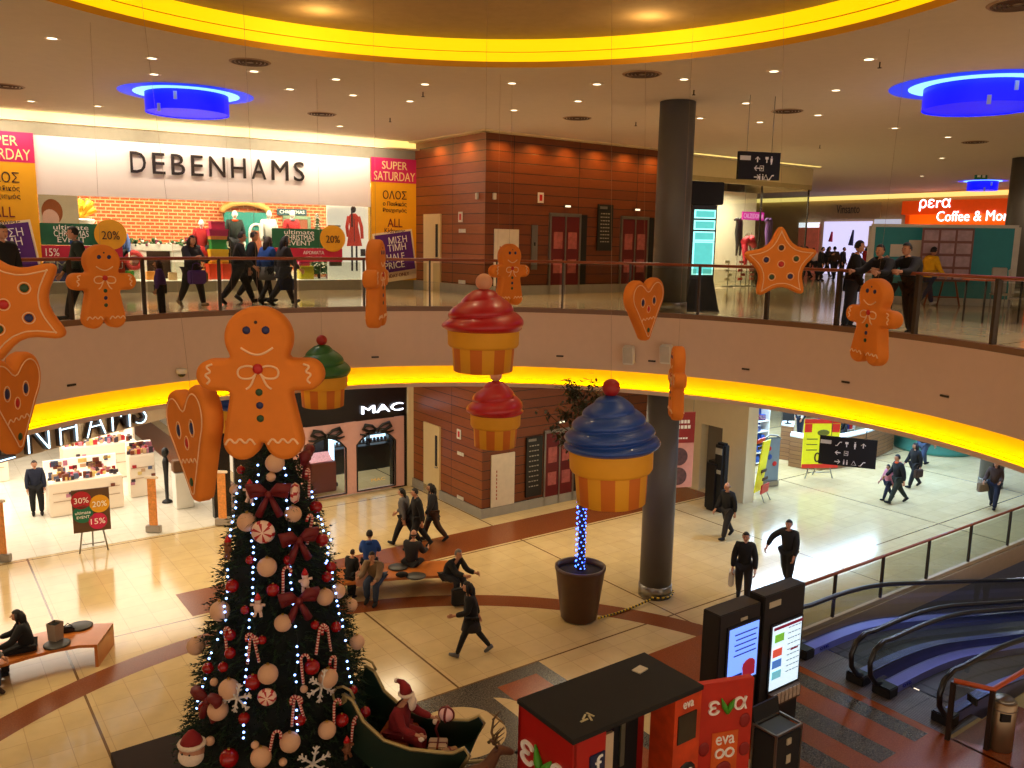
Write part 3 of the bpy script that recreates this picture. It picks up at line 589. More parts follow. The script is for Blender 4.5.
    # --- trousers
    if legs:
        V=[pel+Vector((0,0,.02)),pel+L[0]+Vector((0,0,-.02)),pel+L[1],pel+L[2]+Vector((0,0,.0)),pel+R_[0]+Vector((0,0,-.02)),pel+R_[1],pel+R_[2]+Vector((0,0,.0))]
        tk=1.0 if not skirt else .78
        me=skin([v*H for v in V],[(0,1),(1,2),(2,3),(0,4),(4,5),(5,6)],[r*H for r in (.088*W,.074*tk,.054*tk,.038*tk,.074*tk,.054*tk,.038*tk)]); me.name='trousers'
        me.materials.clear(); me.materials.append(cl(legs)); o=bpy.data.objects.new('trousers',me); COL.objects.link(o); o.parent=t
    if skirt:
        m_=MB(); p=pel*H; m_.lathe([(.078*H,.03*H),(.1*H,-.06*H),(.125*H,-.16*H)],c=p,n=18,cap0=True,cap1=True); m_.build('skirt',cl(skirt),t)
    for A in (L,R_):
        an=(pel+A[2])*H; s=A[3]; pitch=max(-.9,min(.5,-s)) if seat is None else 0
        pitch=-s if s>0 else -s*.9; pitch=max(-.5,min(.9,pitch)); 
        d=Vector((0,math.cos(pitch),-math.sin(pitch))); n_=Vector((0,math.sin(pitch),math.cos(pitch)))
        m_=MB(); m_.tube([an-d*.03*H-n_*.012*H,an+d*.0*H-n_*.01*H,an+d*.05*H-n_*.02*H,an+d*.095*H-n_*.024*H],[.024*H,.031*H,.026*H,.017*H],8); m_.build('shoe',cl(shoe),t)
    # --- hair
    if hair!='bald':
        g=bmesh.new(); bmesh.ops.create_icosphere(g,subdivisions=3,radius=1)
        dl_=[v for v in g.verts if (v.co.y>.35 and v.co.z<.42) or v.co.z<-.35 or (v.co.y>.0 and v.co.z<-.05)]
        bmesh.ops.delete(g,geom=dl_,context='VERTS')
        for v in g.verts: v.co=c+Vector((v.co.x*.048,v.co.y*.056-.003,v.co.z*.070+.002))*H
        for f in g.faces: f.smooth=True
        m_=MB(); m_.bm.free(); m_.bm=g
        if hair in('long','ponytail'):
            k=.2 if hair=='long' else .13
            m_.tube([c+Vector((0,-.03,.03))*H,c+Vector((0,-.052,-.03))*H,c+Vector((0,-.06,-.09))*H,c+Vector((0,-.07,-k))*H],[.035*H,(.046 if hair=='long' else .025)*H,(.044 if hair=='long' else .02)*H,.012*H],10)
            if hair=='long':
                for s in(-1,1): m_.tube([c+Vector((s*.035,.0,.03))*H,c+Vector((s*.047,-.005,-.03))*H,c+Vector((s*.045,-.015,-.1))*H],[.016*H,.018*H,.008*H],6)
        m_.build('hair',hair_m(hc),t,recalc=False)
    elif hc: # receding ring of hair
        m_=MB(); m_.tube([c+Vector((.045*math.cos(a),-.006+.05*math.sin(a),-.005))*H for a in [PI+PI*i/10 for i in range(11)]],.012*H,6); m_.build('hair',hair_m(hc),t)
    if beard: m_=MB(); m_.ball(c+Vector((0,.038,-.045))*H,H,2,0,(.034,.024,.034)); m_.build('beard',beard,t)
    if extra=='scarf' or (isinstance(extra,tuple) and extra[0]=='scarf'):
        m_=MB(); q=(nb+Vector((0,.005,.005)))*H; m_.tube([q+Vector((.045*math.cos(2*PI*i/10),.045*math.sin(2*PI*i/10),0))*H for i in range(10)],.02*H,6,closed=True); m_.build('scarf',cl(extra[1]),t)
    t['_handR']=list((AR_[2]+AR_[3]*.07)*H); t['_handL']=list((AL[2]+AL[3]*.07)*H)
    return t
def hand_at(t,which='R'):
    v=Vector(t['_hand'+which]); return Matrix.Translation(t.location)@Matrix.Rotation(t.rotation_euler.z,4,'Z')@v
def bag(name,label,loc,heading,w_=.3,h_=.28,d_=.12,mat_=None,cat='bag',group=None,strap=.16):
    """bag hanging below loc"""
    t=thing(name,label,cat,Vector(loc)-Vector((0,0,h_+strap)),math.radians(heading),group)
    m_=MB(); a=[(-w_/2,-d_/2),(w_/2,-d_/2),(w_/2,d_/2),(-w_/2,d_/2)]
    m_.box((0,0,h_/2),(w_,d_,h_),bev=min(.03,d_*.2)); m_.build('pouch',mat_,t)
    m_=MB(); m_.tube([(-w_*.3,0,h_-.02),(-w_*.22,0,h_+strap*.8),(0,0,h_+strap),(w_*.22,0,h_+strap*.8),(w_*.3,0,h_-.02)],.009,6); m_.build('handle',mat_,t); return t
# ================================================================ HANGING DECORATIONS
GING=M('orange_foam',(220,122,28),.75,noise=.12,nscale=5,bump=.12); ICING=M('white_icing',(240,196,150),.7); BTN_R=M('red_button',(186,24,20),.45); BTN_G=M('green_button',(28,66,30),.45); BTN_B=M('navy_button',(24,30,84),.45); BTN_K=M('dark_button',(34,18,22),.4)
def contour(fn,x0,x1,y0,y1,h=.012):
    nx,ny=int((x1-x0)/h)+1,int((y1-y0)/h)+1
    val=[[fn(x0+i*h,y0+j*h) for i in range(nx)] for j in range(ny)]
    seg={}
    def ip(i,j,k,l):
        a,b=val[j][i],val[l][k]; t=a/(a-b); return (('h' if j==l else 'v'),min(i,k),min(j,l)),(x0+(i+(k-i)*t)*h,y0+(j+(l-j)*t)*h)
    pts={}
    for j in range(ny-1):
        for i in range(nx-1):
            c=[(i,j),(i+1,j),(i+1,j+1),(i,j+1)]; cr=[]
            for e in range(4):
                a,b=c[e],c[(e+1)%4]
                if (val[a[1]][a[0]]<0)!=(val[b[1]][b[0]]<0):
                    k,p=ip(*a,*b); pts[k]=p; cr.append(k)
            if len(cr)==2: seg.setdefault(cr[0],[]).append(cr[1]); seg.setdefault(cr[1],[]).append(cr[0])
    s=next(iter(seg)); loop=[s]; prev=None; cur=s
    while True:
        nx_=[k for k in seg[cur] if k!=prev]
        if not nx_ or nx_[0]==s: break
        prev,cur=cur,nx_[0]; loop.append(cur)
        if len(loop)>5000: break
    P_=[pts[k] for k in loop]
    return resample(P_,150)
def resample(P_,n):
    L=[0]; N=len(P_)
    for i in range(N): a,b=P_[i],P_[(i+1)%N]; L.append(L[-1]+math.hypot(b[0]-a[0],b[1]-a[1]))
    out=[]; k=0
    for i in range(n):
        d=L[-1]*i/n
        while L[k+1]<d: k+=1
        t=(d-L[k])/max(1e-9,L[k+1]-L[k]); a,b=P_[k],P_[(k+1)%N]; out.append((a[0]+(b[0]-a[0])*t,a[1]+(b[1]-a[1])*t))
    A=sum(out[i][0]*out[(i+1)%n][1]-out[(i+1)%n][0]*out[i][1] for i in range(n))
    return out if A>0 else out[::-1]
def inset(P_,d):
    n=len(P_); o=[]
    for i in range(n):
        a,b=P_[i-2],P_[(i+2)%n]; tx,ty=b[0]-a[0],b[1]-a[1]; l=math.hypot(tx,ty) or 1; o.append((P_[i][0]-ty/l*d,P_[i][1]+tx/l*d))
    return o
def cookie_mesh(P_,th,bev):
    """solid slab with rounded edge in the local XZ plane, thickness along Y"""
    m_=MB(); lv=[(bev,-th/2),(bev*.35,-th/2+bev*.3),(0,-th/2+bev),(0,th/2-bev),(bev*.35,th/2-bev*.3),(bev,th/2)]; rings=[]
    for d,y in lv: rings.append([m_.bm.verts.new((x,y,z)) for x,z in (inset(P_,d) if d else P_)])
    n=len(P_)
    for a,b in zip(rings[:-1],rings[1:]):
        for i in range(n): m_._f([a[i],a[(i+1)%n],b[(i+1)%n],b[i]],0,True)
    m_._f(rings[0][::-1]); m_._f(rings[-1]); return m_
def sm(a,b,k=.05): h=max(0,min(1,.5+.5*(b-a)/k)); return b*(1-h)+a*h-k*h*(1-h)
def cap(x,y,ax,ay,bx,by,r0,r1):
    dx,dy=bx-ax,by-ay; t=max(0,min(1,((x-ax)*dx+(y-ay)*dy)/(dx*dx+dy*dy))); return math.hypot(x-ax-dx*t,y-ay-dy*t)-(r0+(r1-r0)*t)
def gingf(x,y):
    d=math.hypot(x/1.05,(y-.80))-.2; d=sm(d,cap(x,y,-.3,.565,.3,.565,.1,.1),.05)
    d=sm(d,cap(x,y,-.02,.52,-.135,.13,.155,.118),.04); return sm(d,cap(x,y,.02,.52,.135,.13,.155,.118),.03)
GP=contour(gingf,-.5,.5,-.05,1.1)
def heartf(x,y):
    d=math.hypot(x-.24,y-.70)-.235; d=min(d,math.hypot(x+.24,y-.70)-.235)
    d=sm(d,cap(x,y,.19,.64,.01,.13,.25,.10),.03); return sm(d,cap(x,y,-.19,.64,-.01,.13,.25,.10),.03)
HP=contour(heartf,-.6,.6,-.1,1.05)
SP=[]
for i in range(10):
    r=.54 if i%2==0 else .27; a=PI/2+i*PI/5; SP.append((r*math.cos(a),.5+r*math.sin(a)))
def chaikin(P_):
    o=[]
    for i in range(len(P_)):
        a,b=P_[i],P_[(i+1)%len(P_)]; o+=[(a[0]*.8+b[0]*.2,a[1]*.8+b[1]*.2),(a[0]*.2+b[0]*.8,a[1]*.2+b[1]*.8)]
    return o
SP=resample(chaikin(chaikin(SP)),150)
TH_=.16
def hang_cord(t,x,z,top):
    m_=MB(); m_.cyl((x,0,z),(x,0,top),.0018,.0018,5); m_.build('cord',M('thin_wire',(150,120,96),.5),t)
def ring_top(p):
    return CE+.49 if math.hypot(p[0]-CCX,p[1]-CCY)<CR+.1 else CE
def wavy(P_):
    o=[P_[0]]
    for a,b in zip(P_[:-1],P_[1:]): o+=[(a[0]*.75+b[0]*.25,a[1]*.75+b[1]*.25),(a[0]*.25+b[0]*.75,a[1]*.25+b[1]*.75)]
    return o+[P_[-1]]
def disc(m_,x,z,r,y,mi=0): m_.ball((x,y,z),r,2,mi,(1,.35,1))
def gingerbread(label,px,py,Y,size,yaw,roll=0,group='hanging gingerbread figures',both=False):
    """px,py: centre of the figure"""
    c=aty(px,py,Y); t=thing('gingerbread_man',label,'decoration',c,math.radians(yaw),group); t.rotation_euler=(0,math.radians(roll),math.radians(yaw)); S=size
    m_=cookie_mesh([(x*S,(y-.5)*S) for x,y in GP],TH_*S,.035*S); m_.build('body',GING,t)
    for sd in ((-1,1) if both else (-1,)):
        y=sd*TH_*S*.5; r=.0075*S
        q=lambda L:[(x*S,y,(z-.5)*S) for x,z in wavy(wavy(L))]
        m_=MB(); m_.tube(q([(-.1+.2*i/10,.745-.045*math.sin(PI*i/10)) for i in range(11)]),r,5)
        for s in(-1,1):
            m_.tube(q([(s*.285,.64),(s*.33,.625),(s*.29,.59),(s*.34,.575),(s*.3,.54),(s*.325,.515)]),r,5)
            m_.tube(q([(s*(.04+.032*i),.14+(.026 if i%2 else -.02)+.012*i*0) for i in range(7)]),r,5)
            m_.tube(q([(0,.6),(s*.05,.635),(s*.13,.615),(s*.125,.55),(s*.05,.545),(s*.02,.57),(0,.6)]),r,5); m_.tube(q([(s*.02,.57),(s*.05,.5),(s*.08,.48)]),r,5)
        m_.build('icing',ICING,t)
        for s in(-1,1): m_=MB(); disc(m_,s*.06*S,.355*S,.026*S,y); m_.build('eye',BTN_B,t)
        m_=MB(); disc(m_,0,.405*S,.011*S,y); m_.build('hanging_eyelet',BTN_K,t)
        m_=MB(); disc(m_,0,.11*S,.034*S,y*1.06); m_.build('bow_button',BTN_R,t)
        for z,mm in((-.04,BTN_G),(-.125,BTN_B),(-.21,BTN_G)): m_=MB(); disc(m_,0,z*S,.024*S,y); m_.build('button',mm,t)
    hang_cord(t,0,.49*S,ring_top(c)-c.z); return t
gingerbread('largest gingerbread figure, smiling with arms spread, in front of the tree top',262,384,8.4,1.56,2,-1)
gingerbread('smiling gingerbread figure above the balcony rail beside the clothes store window',102,287,13.0,1.28,52,1)
gingerbread('smallest gingerbread figure, in front of the wooden lift wall above the red cupcake',509,275,17.2,1.24,42,0)
gingerbread('gingerbread figure at the right, below the people leaning on the rail',873,322,12.8,1.31,-72,3)
gingerbread('gingerbread figure seen edge-on in front of the yellow sale banner',376,284,12.2,1.26,88,0,both=True)
gingerbread('gingerbread figure seen edge-on over the yellow cove, right of the blue cupcake',677,383,13.8,1.22,86,2,both=True)
def star(label,px,py,Y,S,yaw,roll):
    c=aty(px,py,Y); t=thing('star_cookie',label,'decoration',c,0,'hanging star cookies'); t.rotation_euler=(0,math.radians(roll),math.radians(yaw))
    cookie_mesh([(x*S,(y-.5)*S) for x,y in SP],.13*S,.03*S).build('body',GING,t); y=-.066*S
    m_=MB(); m_.tube([(x*S,y,(z-.5)*S) for x,z in inset(SP,.055)],.006*S,5,closed=True)
    dots=[(0,.21)]+[(.2*math.cos(math.radians(a)),.2*math.sin(math.radians(a))) for a in(18,162,234,306)]
    for x,z in dots+[(0,0)]: m_.tube([(x*S+.045*S*math.cos(2*PI*i/14),y,z*S+.045*S*math.sin(2*PI*i/14)) for i in range(14)],.005*S,5,closed=True)
    m_.build('icing',ICING,t)
    for i,(x,z) in enumerate(dots): m_=MB(); disc(m_,x*S,z*S,.034*S,y); m_.build('button',(BTN_K,BTN_G,BTN_B,BTN_G,BTN_B)[i],t)
    m_=MB(); disc(m_,0,0,.036*S,y); m_.build('button',BTN_R,t)
    hang_cord(t,0,.5*S,ring_top(c)-c.z)
star('orange star cookie hanging before the upper hosiery shop',780,264,13.0,1.16,-4,-3)
star('big orange star cookie cut by the left edge of the picture',6,304,8.3,1.24,16,-22)
def heart(label,px,py,Y,S,yaw,roll):
    c=aty(px,py,Y); t=thing('heart_cookie',label,'decoration',c,0,'hanging heart cookies'); t.rotation_euler=(0,math.radians(roll),math.radians(yaw))
    zs=[z for x,z in HP]; z0=(min(zs)+max(zs))/2; k=1/(max(zs)-min(zs)); P_=[(x*k*S,(z-z0)*k*S) for x,z in HP]
    cookie_mesh(P_,.17*S,.045*S).build('body',GING,t); y=-.086*S
    m_=MB(); m_.tube([(x,y,z) for x,z in inset(P_,.075*S)],.007*S,5,closed=True)
    m_.tube([(x*S,y,z*S) for x,z in wavy(wavy([(-.2+.4*i/8,-.14+(.035 if i%2 else -.025)) for i in range(9)]))],.007*S,5)
    for x in(-.17,.17): m_.tube([(x*S+.055*S*math.cos(2*PI*i/14),y,.14*S+.075*S*math.sin(2*PI*i/14)) for i in range(14)],.006*S,5,closed=True)
    m_.tube([(.05*S*math.cos(2*PI*i/12),y,.02*S+.06*S*math.sin(2*PI*i/12)) for i in range(12)],.005*S,5,closed=True)
    m_.build('icing',ICING,t)
    for x in(-.17,.17): m_=MB(); m_.ball((x*S,y,.14*S),.042*S,2,0,(1,.35,1.3)); m_.build('eye',BTN_B,t)
    m_=MB(); m_.ball((0,y,.02*S),.036*S,2,0,(1,.35,1.2)); m_.build('nose',BTN_R,t)
    m_=MB(); m_.ball((0,y,-.32*S),.04*S,2,0,(1,.35,1)); m_.build('button',BTN_G,t)
    hang_cord(t,0,.3*S,ring_top(c)-c.z)
heart('large tilted heart cookie left of the tree, before the white shop floor',197,444,8.8,1.22,-50,-13)
heart('heart cookie turned nearly side-on under the big star at the left edge',9,405,9.6,1.16,92,0)
heart('small heart cookie in front of the balcony between lifts and column',644,310,15.4,1.12,50,-4)
# cupcakes
YF=M('yellow_foam',(226,158,28),.7,noise=.08,nscale=4); OF=M('amber_foam',(206,108,20),.7,noise=.08,nscale=4); CHR=M('red_cherry',(150,16,14),.5); PCH=M('pale_cherry',(214,150,112),.6)
def cupcake(label,px,ptop,pbot,Y,col,layers,ball,tilt=0,ph=0,r=None):
    """ptop/pbot: picture rows of frosting top and cup bottom"""
    c=aty(px,pbot,Y); top=aty(px,ptop,Y); H=(top.z-c.z); W=r
    t=thing('hanging_cupcake',label,'decoration',c,0,'hanging giant cupcakes'); t.rotation_euler=(0,math.radians(tilt),0)
    z1,z2,z3=.30*H,.50*H,H
    m_=MB(); n=64
    m_.lathe([(W*.66,0),(W*.70,.01),(W*.74,z1)],n=n,mif=lambda i,j:(1 if (i//4)%2 else 0),cap0=True,cap1=False)
    m_.build('pleated_cup',[YF,OF],t)
    m_=MB(); m_.lathe([(W*.74,z1-.005),(W*.80,z1),(W*.84,z1+.03*H),(W*.85,z2+.02*H)],n=n,cap0=False,cap1=False); m_.build('cup_rim',YF,t)
    m_=MB(); rings=[]; NZ=56
    for j in range(NZ+1):
        u=j/NZ; ring=[]
        for i in range(n):
            a=2*PI*i/n; q=u*layers-(a+ph)/(2*PI); base=W*((1-u**1.75)*.84+.16) if u<.999 else 0
            fr=q-math.floor(q); bump=abs(math.sin(PI*fr))**.6
            env=min(1,u/.12)
            rr=base*(.86+.15*bump*env+.14*(1-env)*(u/.12 if u<.12 else 1)); z=z2+(z3-z2)*u
            if u>.93: rr*=math.cos((u-.93)/.07*PI/2)*.9+.1
            ring.append(m_.bm.verts.new((rr*math.cos(a),rr*math.sin(a),z)))
        rings.append(ring)
    for a_,b_ in zip(rings[:-1],rings[1:]):
        for i in range(n): m_._f([a_[i],a_[(i+1)%n],b_[(i+1)%n],b_[i]],0,True)
    m_._f(rings[0][::-1]); m_._f(rings[-1]); m_.build('frosting',col,t)
    br=.145*W*1.25 if ball is CHR else .2*W
    m_=MB(); m_.ball((0,0,H+br*.7),br,3); m_.build('cherry',ball,t)
    hang_cord(t,0,H+br*1.6,ring_top(c)-c.z); return t
REDF=M('red_frosting',(176,16,26),.4,noise=.1,coat=.2); BLUF=M('blue_frosting',(18,62,140),.4,noise=.1,coat=.2); GRNF=M('green_frosting',(24,88,30),.45,noise=.1,coat=.2)
cupcake('big red-frosted cupcake with a pale ball, the upper of the two red ones',483,288,371,12.0,REDF,2.6,PCH,ph=1.2,r=.60)
cupcake('smaller red-frosted cupcake, the lower of the two red ones',495,380,446,16.4,REDF,2.4,PCH,ph=2.0,r=.585)
cupcake('large blue-frosted cupcake with a red cherry above the potted tree',611,394,502,10.2,BLUF,4.2,CHR,tilt=-2,ph=.4,r=.61)
cupcake('green-frosted cupcake with a red cherry behind the big gingerbread figure',323,344,406,17.2,GRNF,2.6,CHR,ph=.6,r=.60)
cupcake('blue-frosted cupcake half hidden behind the big gingerbread figure',237,384,431,17.6,BLUF,3.4,CHR,ph=.6,r=.48)
# ================================================================ CHRISTMAS TREE
TX,TY=-3.46,12.1; TT=5.85
def tr(z): return max(.05,1.68*(1-(z/TT))**.82) if z<TT else .03
tree=thing('christmas_tree','tall dark artificial fir tree covered with baubles, bows and fairy lights','christmas tree',(TX,TY,0))
NEED=M('fir_needles',(16,38,18),.8,noise=.5,nscale=20); NEED2=M('fir_needles_light',(36,62,28),.8,noise=.4,nscale=20)
m_=MB(); rnd=random.Random(3)
for k in range(8000):
    z=.35+ (TT-.4)*(1-math.sqrt(rnd.random()))*1.0 if rnd.random()<.8 else rnd.uniform(.35,TT-.1)
    a=rnd.uniform(0,2*PI); R_=tr(z); r0=R_*rnd.uniform(.6,.95); L_=rnd.uniform(.12,.26)*(1 if z<4.5 else .7); 
    d=Vector((math.cos(a+rnd.uniform(-.7,.7)),math.sin(a+rnd.uniform(-.7,.7)),rnd.uniform(-.5,.35))).normalized()
    p=Vector((math.cos(a)*r0,math.sin(a)*r0,z)); s=d.cross(Vector((0,0,1))).normalized(); u_=s.cross(d).normalized(); wd=rnd.uniform(.02,.035); mi=0 if rnd.random()<.75 else 1
    for q in range(3):
        b=p+d*L_*q*.3; tw=rnd.uniform(-1,1)*.6; ss=(s*math.cos(tw)+u_*math.sin(tw)); l2=L_*(.6-.1*q)
        for sg in(-1,1):
            e=b+(d*.75+ss*sg*.65).normalized()*l2*.6
            m_._f([m_.bm.verts.new(b-u_*.012),m_.bm.verts.new(b+u_*.012),m_.bm.verts.new(e)],mi)
    e=p+d*L_*1.15; m_._f([m_.bm.verts.new(p-s*wd*.5),m_.bm.verts.new(p+s*wd*.5),m_.bm.verts.new(e)],mi)
m_.build('foliage',[NEED,NEED2],tree)
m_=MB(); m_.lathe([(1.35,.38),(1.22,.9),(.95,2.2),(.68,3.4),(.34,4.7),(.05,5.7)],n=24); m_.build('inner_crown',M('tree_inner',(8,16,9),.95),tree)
m_=MB(); m_.cyl((0,0,0),(0,0,5.6),.11,.04,10); m_.build('trunk',M('bark',(60,40,26),.9),tree)
m_=MB(); m_.box((-3.77,11.74,.09),(3.4,3.6,.18),rz=A36); tag(m_.build('tree_platform',M('dark_wood_platform',(44,26,18),.7,spec=.15)),'low dark wooden platform under the decorated fir','platform')
C0=Vector((TX,TY,0))
def on_tree(px,py,out=0):
    r=ray(px,py); best=None; t=8.0
    while t<14:
        p=CAM+r*t; d=math.hypot(p.x-TX,p.y-TY)-tr(max(0,p.z))-out
        if best is None or d<best[0]: best=(d,p.copy())
        if d<=0: return p
        t+=.03
    return best[1]
def facing(p): return math.atan2(p.y-TY,p.x-TX)+PI/2   # local -Y looks outward
def cap_mesh(m,r): m.cyl((0,0,r*.95),(0,0,r*1.15),r*.16,r*.16,8)
BAUW=M('cream_bauble',(216,170,134),.7,noise=.06,bump=.05); BAUR=M('red_bauble',(150,12,14),.25,noise=.1); GOLDC=M('gold_cap',(190,150,70),.3,.8)
def bauble(kind,r):
    t=thing('bauble','', 'bauble'); m_=MB(); m_.ball((0,0,0),r,3); m_.build('ball',BAUW if kind=='w' else BAUR,t); m_=MB(); cap_mesh(m_,r); m_.build('cap',GOLDC,t); return t
BL={} ; WB=[(275,463,9),(247,522,9),(293,514,8),(267,567,9),(220,611,9),(283,623,8),(325,597,8),(338,591,7),(268,674,9),(229,689,9),(218,710,9),(328,678,9),(290,742,9),(261,757,9),(196,646,8),(357,642,7),(351,605,6),(327,730,8),(372,744,7),(304,689,3.5),(214,682,3.5),(255,745,3.5),(210,741,4),(283,762,3.5),(271,477,4.5),(235,490,5)]
RB=[(316,507,6),(232,586,6),(273,590,6),(245,610,4),(327,577,5),(331,567,5),(312,667,7),(329,672,5),(230,653,5),(223,667,4.5),(253,682,7),(244,718,5),(229,758,8),(208,668,5),(241,470,4),(322,540,6),(336,627,5),(353,690,4),(300,720,5),(230,635,5),(262,640,4),(289,560,5),(342,720,6),(315,625,4),(365,712,5),(204,707,5),(250,560,4)]
protos={}
def place_orn(kind,lst,lab,grp):
    ORN=[]
    for i,(px,py,rp) in enumerate(lst):
        p=on_tree(px,py,.04); r=rp*(p-CAM).length/FPX*1.03; 
        if kind not in protos: protos[kind]=bauble(kind,1.0); t=protos[kind]; t.location=p; t['group']=grp
        else: t=dup(protos[kind],p)
        t.scale=(r,r,r); t['label']='bauble'; ORN.append((py,t))
    ORN.sort(key=lambda q:q[0])
    for i,(y,t) in enumerate(ORN): t['label']=lab%ORDN[i]
place_orn('w',WB,'cream bauble on the fir tree, %s of the cream ones from the top','cream baubles on the tree')
place_orn('r',RB,'shiny red bauble on the fir tree, %s of the red ones from the top','red baubles on the tree')
CANE=M('candy_white',(236,200,180),.4); CANR=M('candy_red',(180,24,26),.4)
def cane_proto():
    t=thing('candy_cane','', 'candy cane',(0,0,0),0,'candy canes on the tree'); pts=[Vector((0,0,-.2+.34*i/17)) for i in range(18)]+[Vector((.05-.05*math.cos(PI*i/10),0,.14+.05*math.sin(PI*i/10)*1.3)) for i in range(1,11)]+[Vector((.1,0,.11))]
    for w_,mt,ph in ((0,CANE,0),(1,CANR,1)):
        m_=MB()
        for i in range(ph,len(pts)-1,2): m_.tube([pts[i],pts[i+1]],.02,7)
        m_.build('white_stripes' if w_==0 else 'red_stripes',mt,t)
    return t
CP=cane_proto()
for i,(px,py,ro,fl) in enumerate([(249,650,8,1),(256,648,-10,-1),(318,640,10,1),(329,638,-8,-1),(293,712,6,1),(301,708,-14,-1),(352,733,10,1),(360,727,-6,-1),(271,745,12,1),(283,582,2,1),(310,530,18,-1),(302,670,-4,1),(334,715,2,1),(226,642,-6,1),(309,483,4,-1),(335,670,5,-1)]):
    p=on_tree(px,py,.07); t=CP if i==0 else dup(CP); t.location=p; t.rotation_euler=(0,math.radians(ro),facing(p)); t.scale=(fl*1.05,1.05,1.05)
    t['label']='striped candy cane on the fir tree, %s of the canes from the left'%ORDN[sorted([249,256.1,318,329,293,301,352,360,271,283,310,302.1,334,226,309,335]).index({2:318}.get(i,[249,256.1,318,329,293,301,352,360,271,283,310,302.1,334,226,309,335][i]))]
SNOW=M('snow_white',(220,210,200),.6)
for i,(px,py,s) in enumerate([(237,698,.22),(322,686,.24),(313,764,.26)]):
    p=on_tree(px,py,.1); t=thing('snowflake',['white snowflake ornament on the left side of the tree','white snowflake ornament on the right side of the tree, above the santa sleigh','lowest white snowflake ornament at the bottom edge'][i],'ornament',p,facing(p),'snowflakes on the tree')
    m_=MB()
    for k in range(6):
        a=k*PI/3+.3; d=Vector((math.cos(a),0,math.sin(a))); m_.tube([(0,0,0),d*s],.017,5)
        for f in(.5,.78):
            for sg in(-1,1): e=Vector((math.cos(a+sg*.8),0,math.sin(a+sg*.8))); m_.tube([d*s*f,d*s*f+e*s*.26],.012,5)
    m_.build('arms',SNOW,t)
RIB=M('red_ribbon',(104,10,12),.6,noise=.15)
for i,(px,py,s,l) in enumerate([(269,494,.30,'red ribbon bow high on the tree below the big gingerbread feet'),(298,600,.28,'red ribbon bow in the middle of the tree'),(298,540,.28,'dark red ribbon bow on the upper right of the tree'),(209,700,.26,'red ribbon bow on the lower left of the tree'),(305,458,.28,'red ribbon bow at the tree top beside the gingerbread foot')]):
    p=on_tree(px,py,.1); t=thing('ribbon_bow',l,'bow',p,facing(p),'red bows on the tree'); m_=MB()
    for sg in(-1,1):
        m_.tube([(0,0,0),(sg*s*.45,-.05,s*.35),(sg*s*.85,-.03,s*.3),(sg*s*.8,-.02,-s*.02),(0,0,0)],[.02,.07,.09,.06,.02],8)
        m_.tube([(0,0,0),(sg*s*.25,-.03,-s*.5),(sg*s*.5,-.02,-s*1.05)],[.025,.05,.06],6)
    m_.ball((0,-.04,0),.055,2); m_.build('ribbon',RIB,t)
for i,(px,py,r) in enumerate([(263,532,.17),(295,493,.15),(267,697,.13)]):
    p=on_tree(px,py,.12); t=thing('peppermint_candy',['round swirl peppermint candy ornament near the tree top','white peppermint candy ornament turned edge-on beside the upper red bow','oval peppermint candy ornament low on the tree'][i],'ornament',p,facing(p)+(.9 if i==1 else 0),'peppermint candies on the tree')
    m_=MB(); m_.lathe([(.02,-.05),(r*.8,-.05),(r,0),(r*.8,.05),(.02,.05)],n=36,mif=lambda i_,j:(1 if (i_+j*1)%6<2 else 0)); bmesh.ops.rotate(m_.bm,cent=(0,0,0),matrix=Matrix.Rotation(PI/2,3,'X'),verts=m_.bm.verts); m_.build('candy',[CANE,CANR],t)
TOY=M('toy_white',(224,190,176),.6); GLO=M('toy_brown',(120,70,40),.7)
for i,(px,py,l) in enumerate([(305,581,'small white and red toy figure right of the tree middle'),(250,492,'small pale toy figure beside the upper red bow'),(347,748,'small brown toy bear low on the right of the tree'),(228,548,'small brown toy bear on the left edge of the tree'),(258,606,'little red and white toy soldier at the middle of the tree')]):
    p=on_tree(px,py,.08); t=thing('toy_ornament',l,'ornament',p,facing(p)); mt=(TOY,GLO)[i in(2,3)]
    m_=MB(); m_.ball((0,0,.08),.05,2); m_.ball((0,0,-.02),.065,2,0,(1,.8,1.2))
    for s in(-1,1): m_.tube([(s*.04,0,.02),(s*.1,-.03,.03)],.02,6); m_.tube([(s*.03,0,-.08),(s*.05,-.03,-.15)],.024,6)
    m_.build('body',mt,t); m_=MB(); m_.lathe([(.052,.1),(.03,.15),(.005,.19)],n=10); m_.build('hat',RED,t)
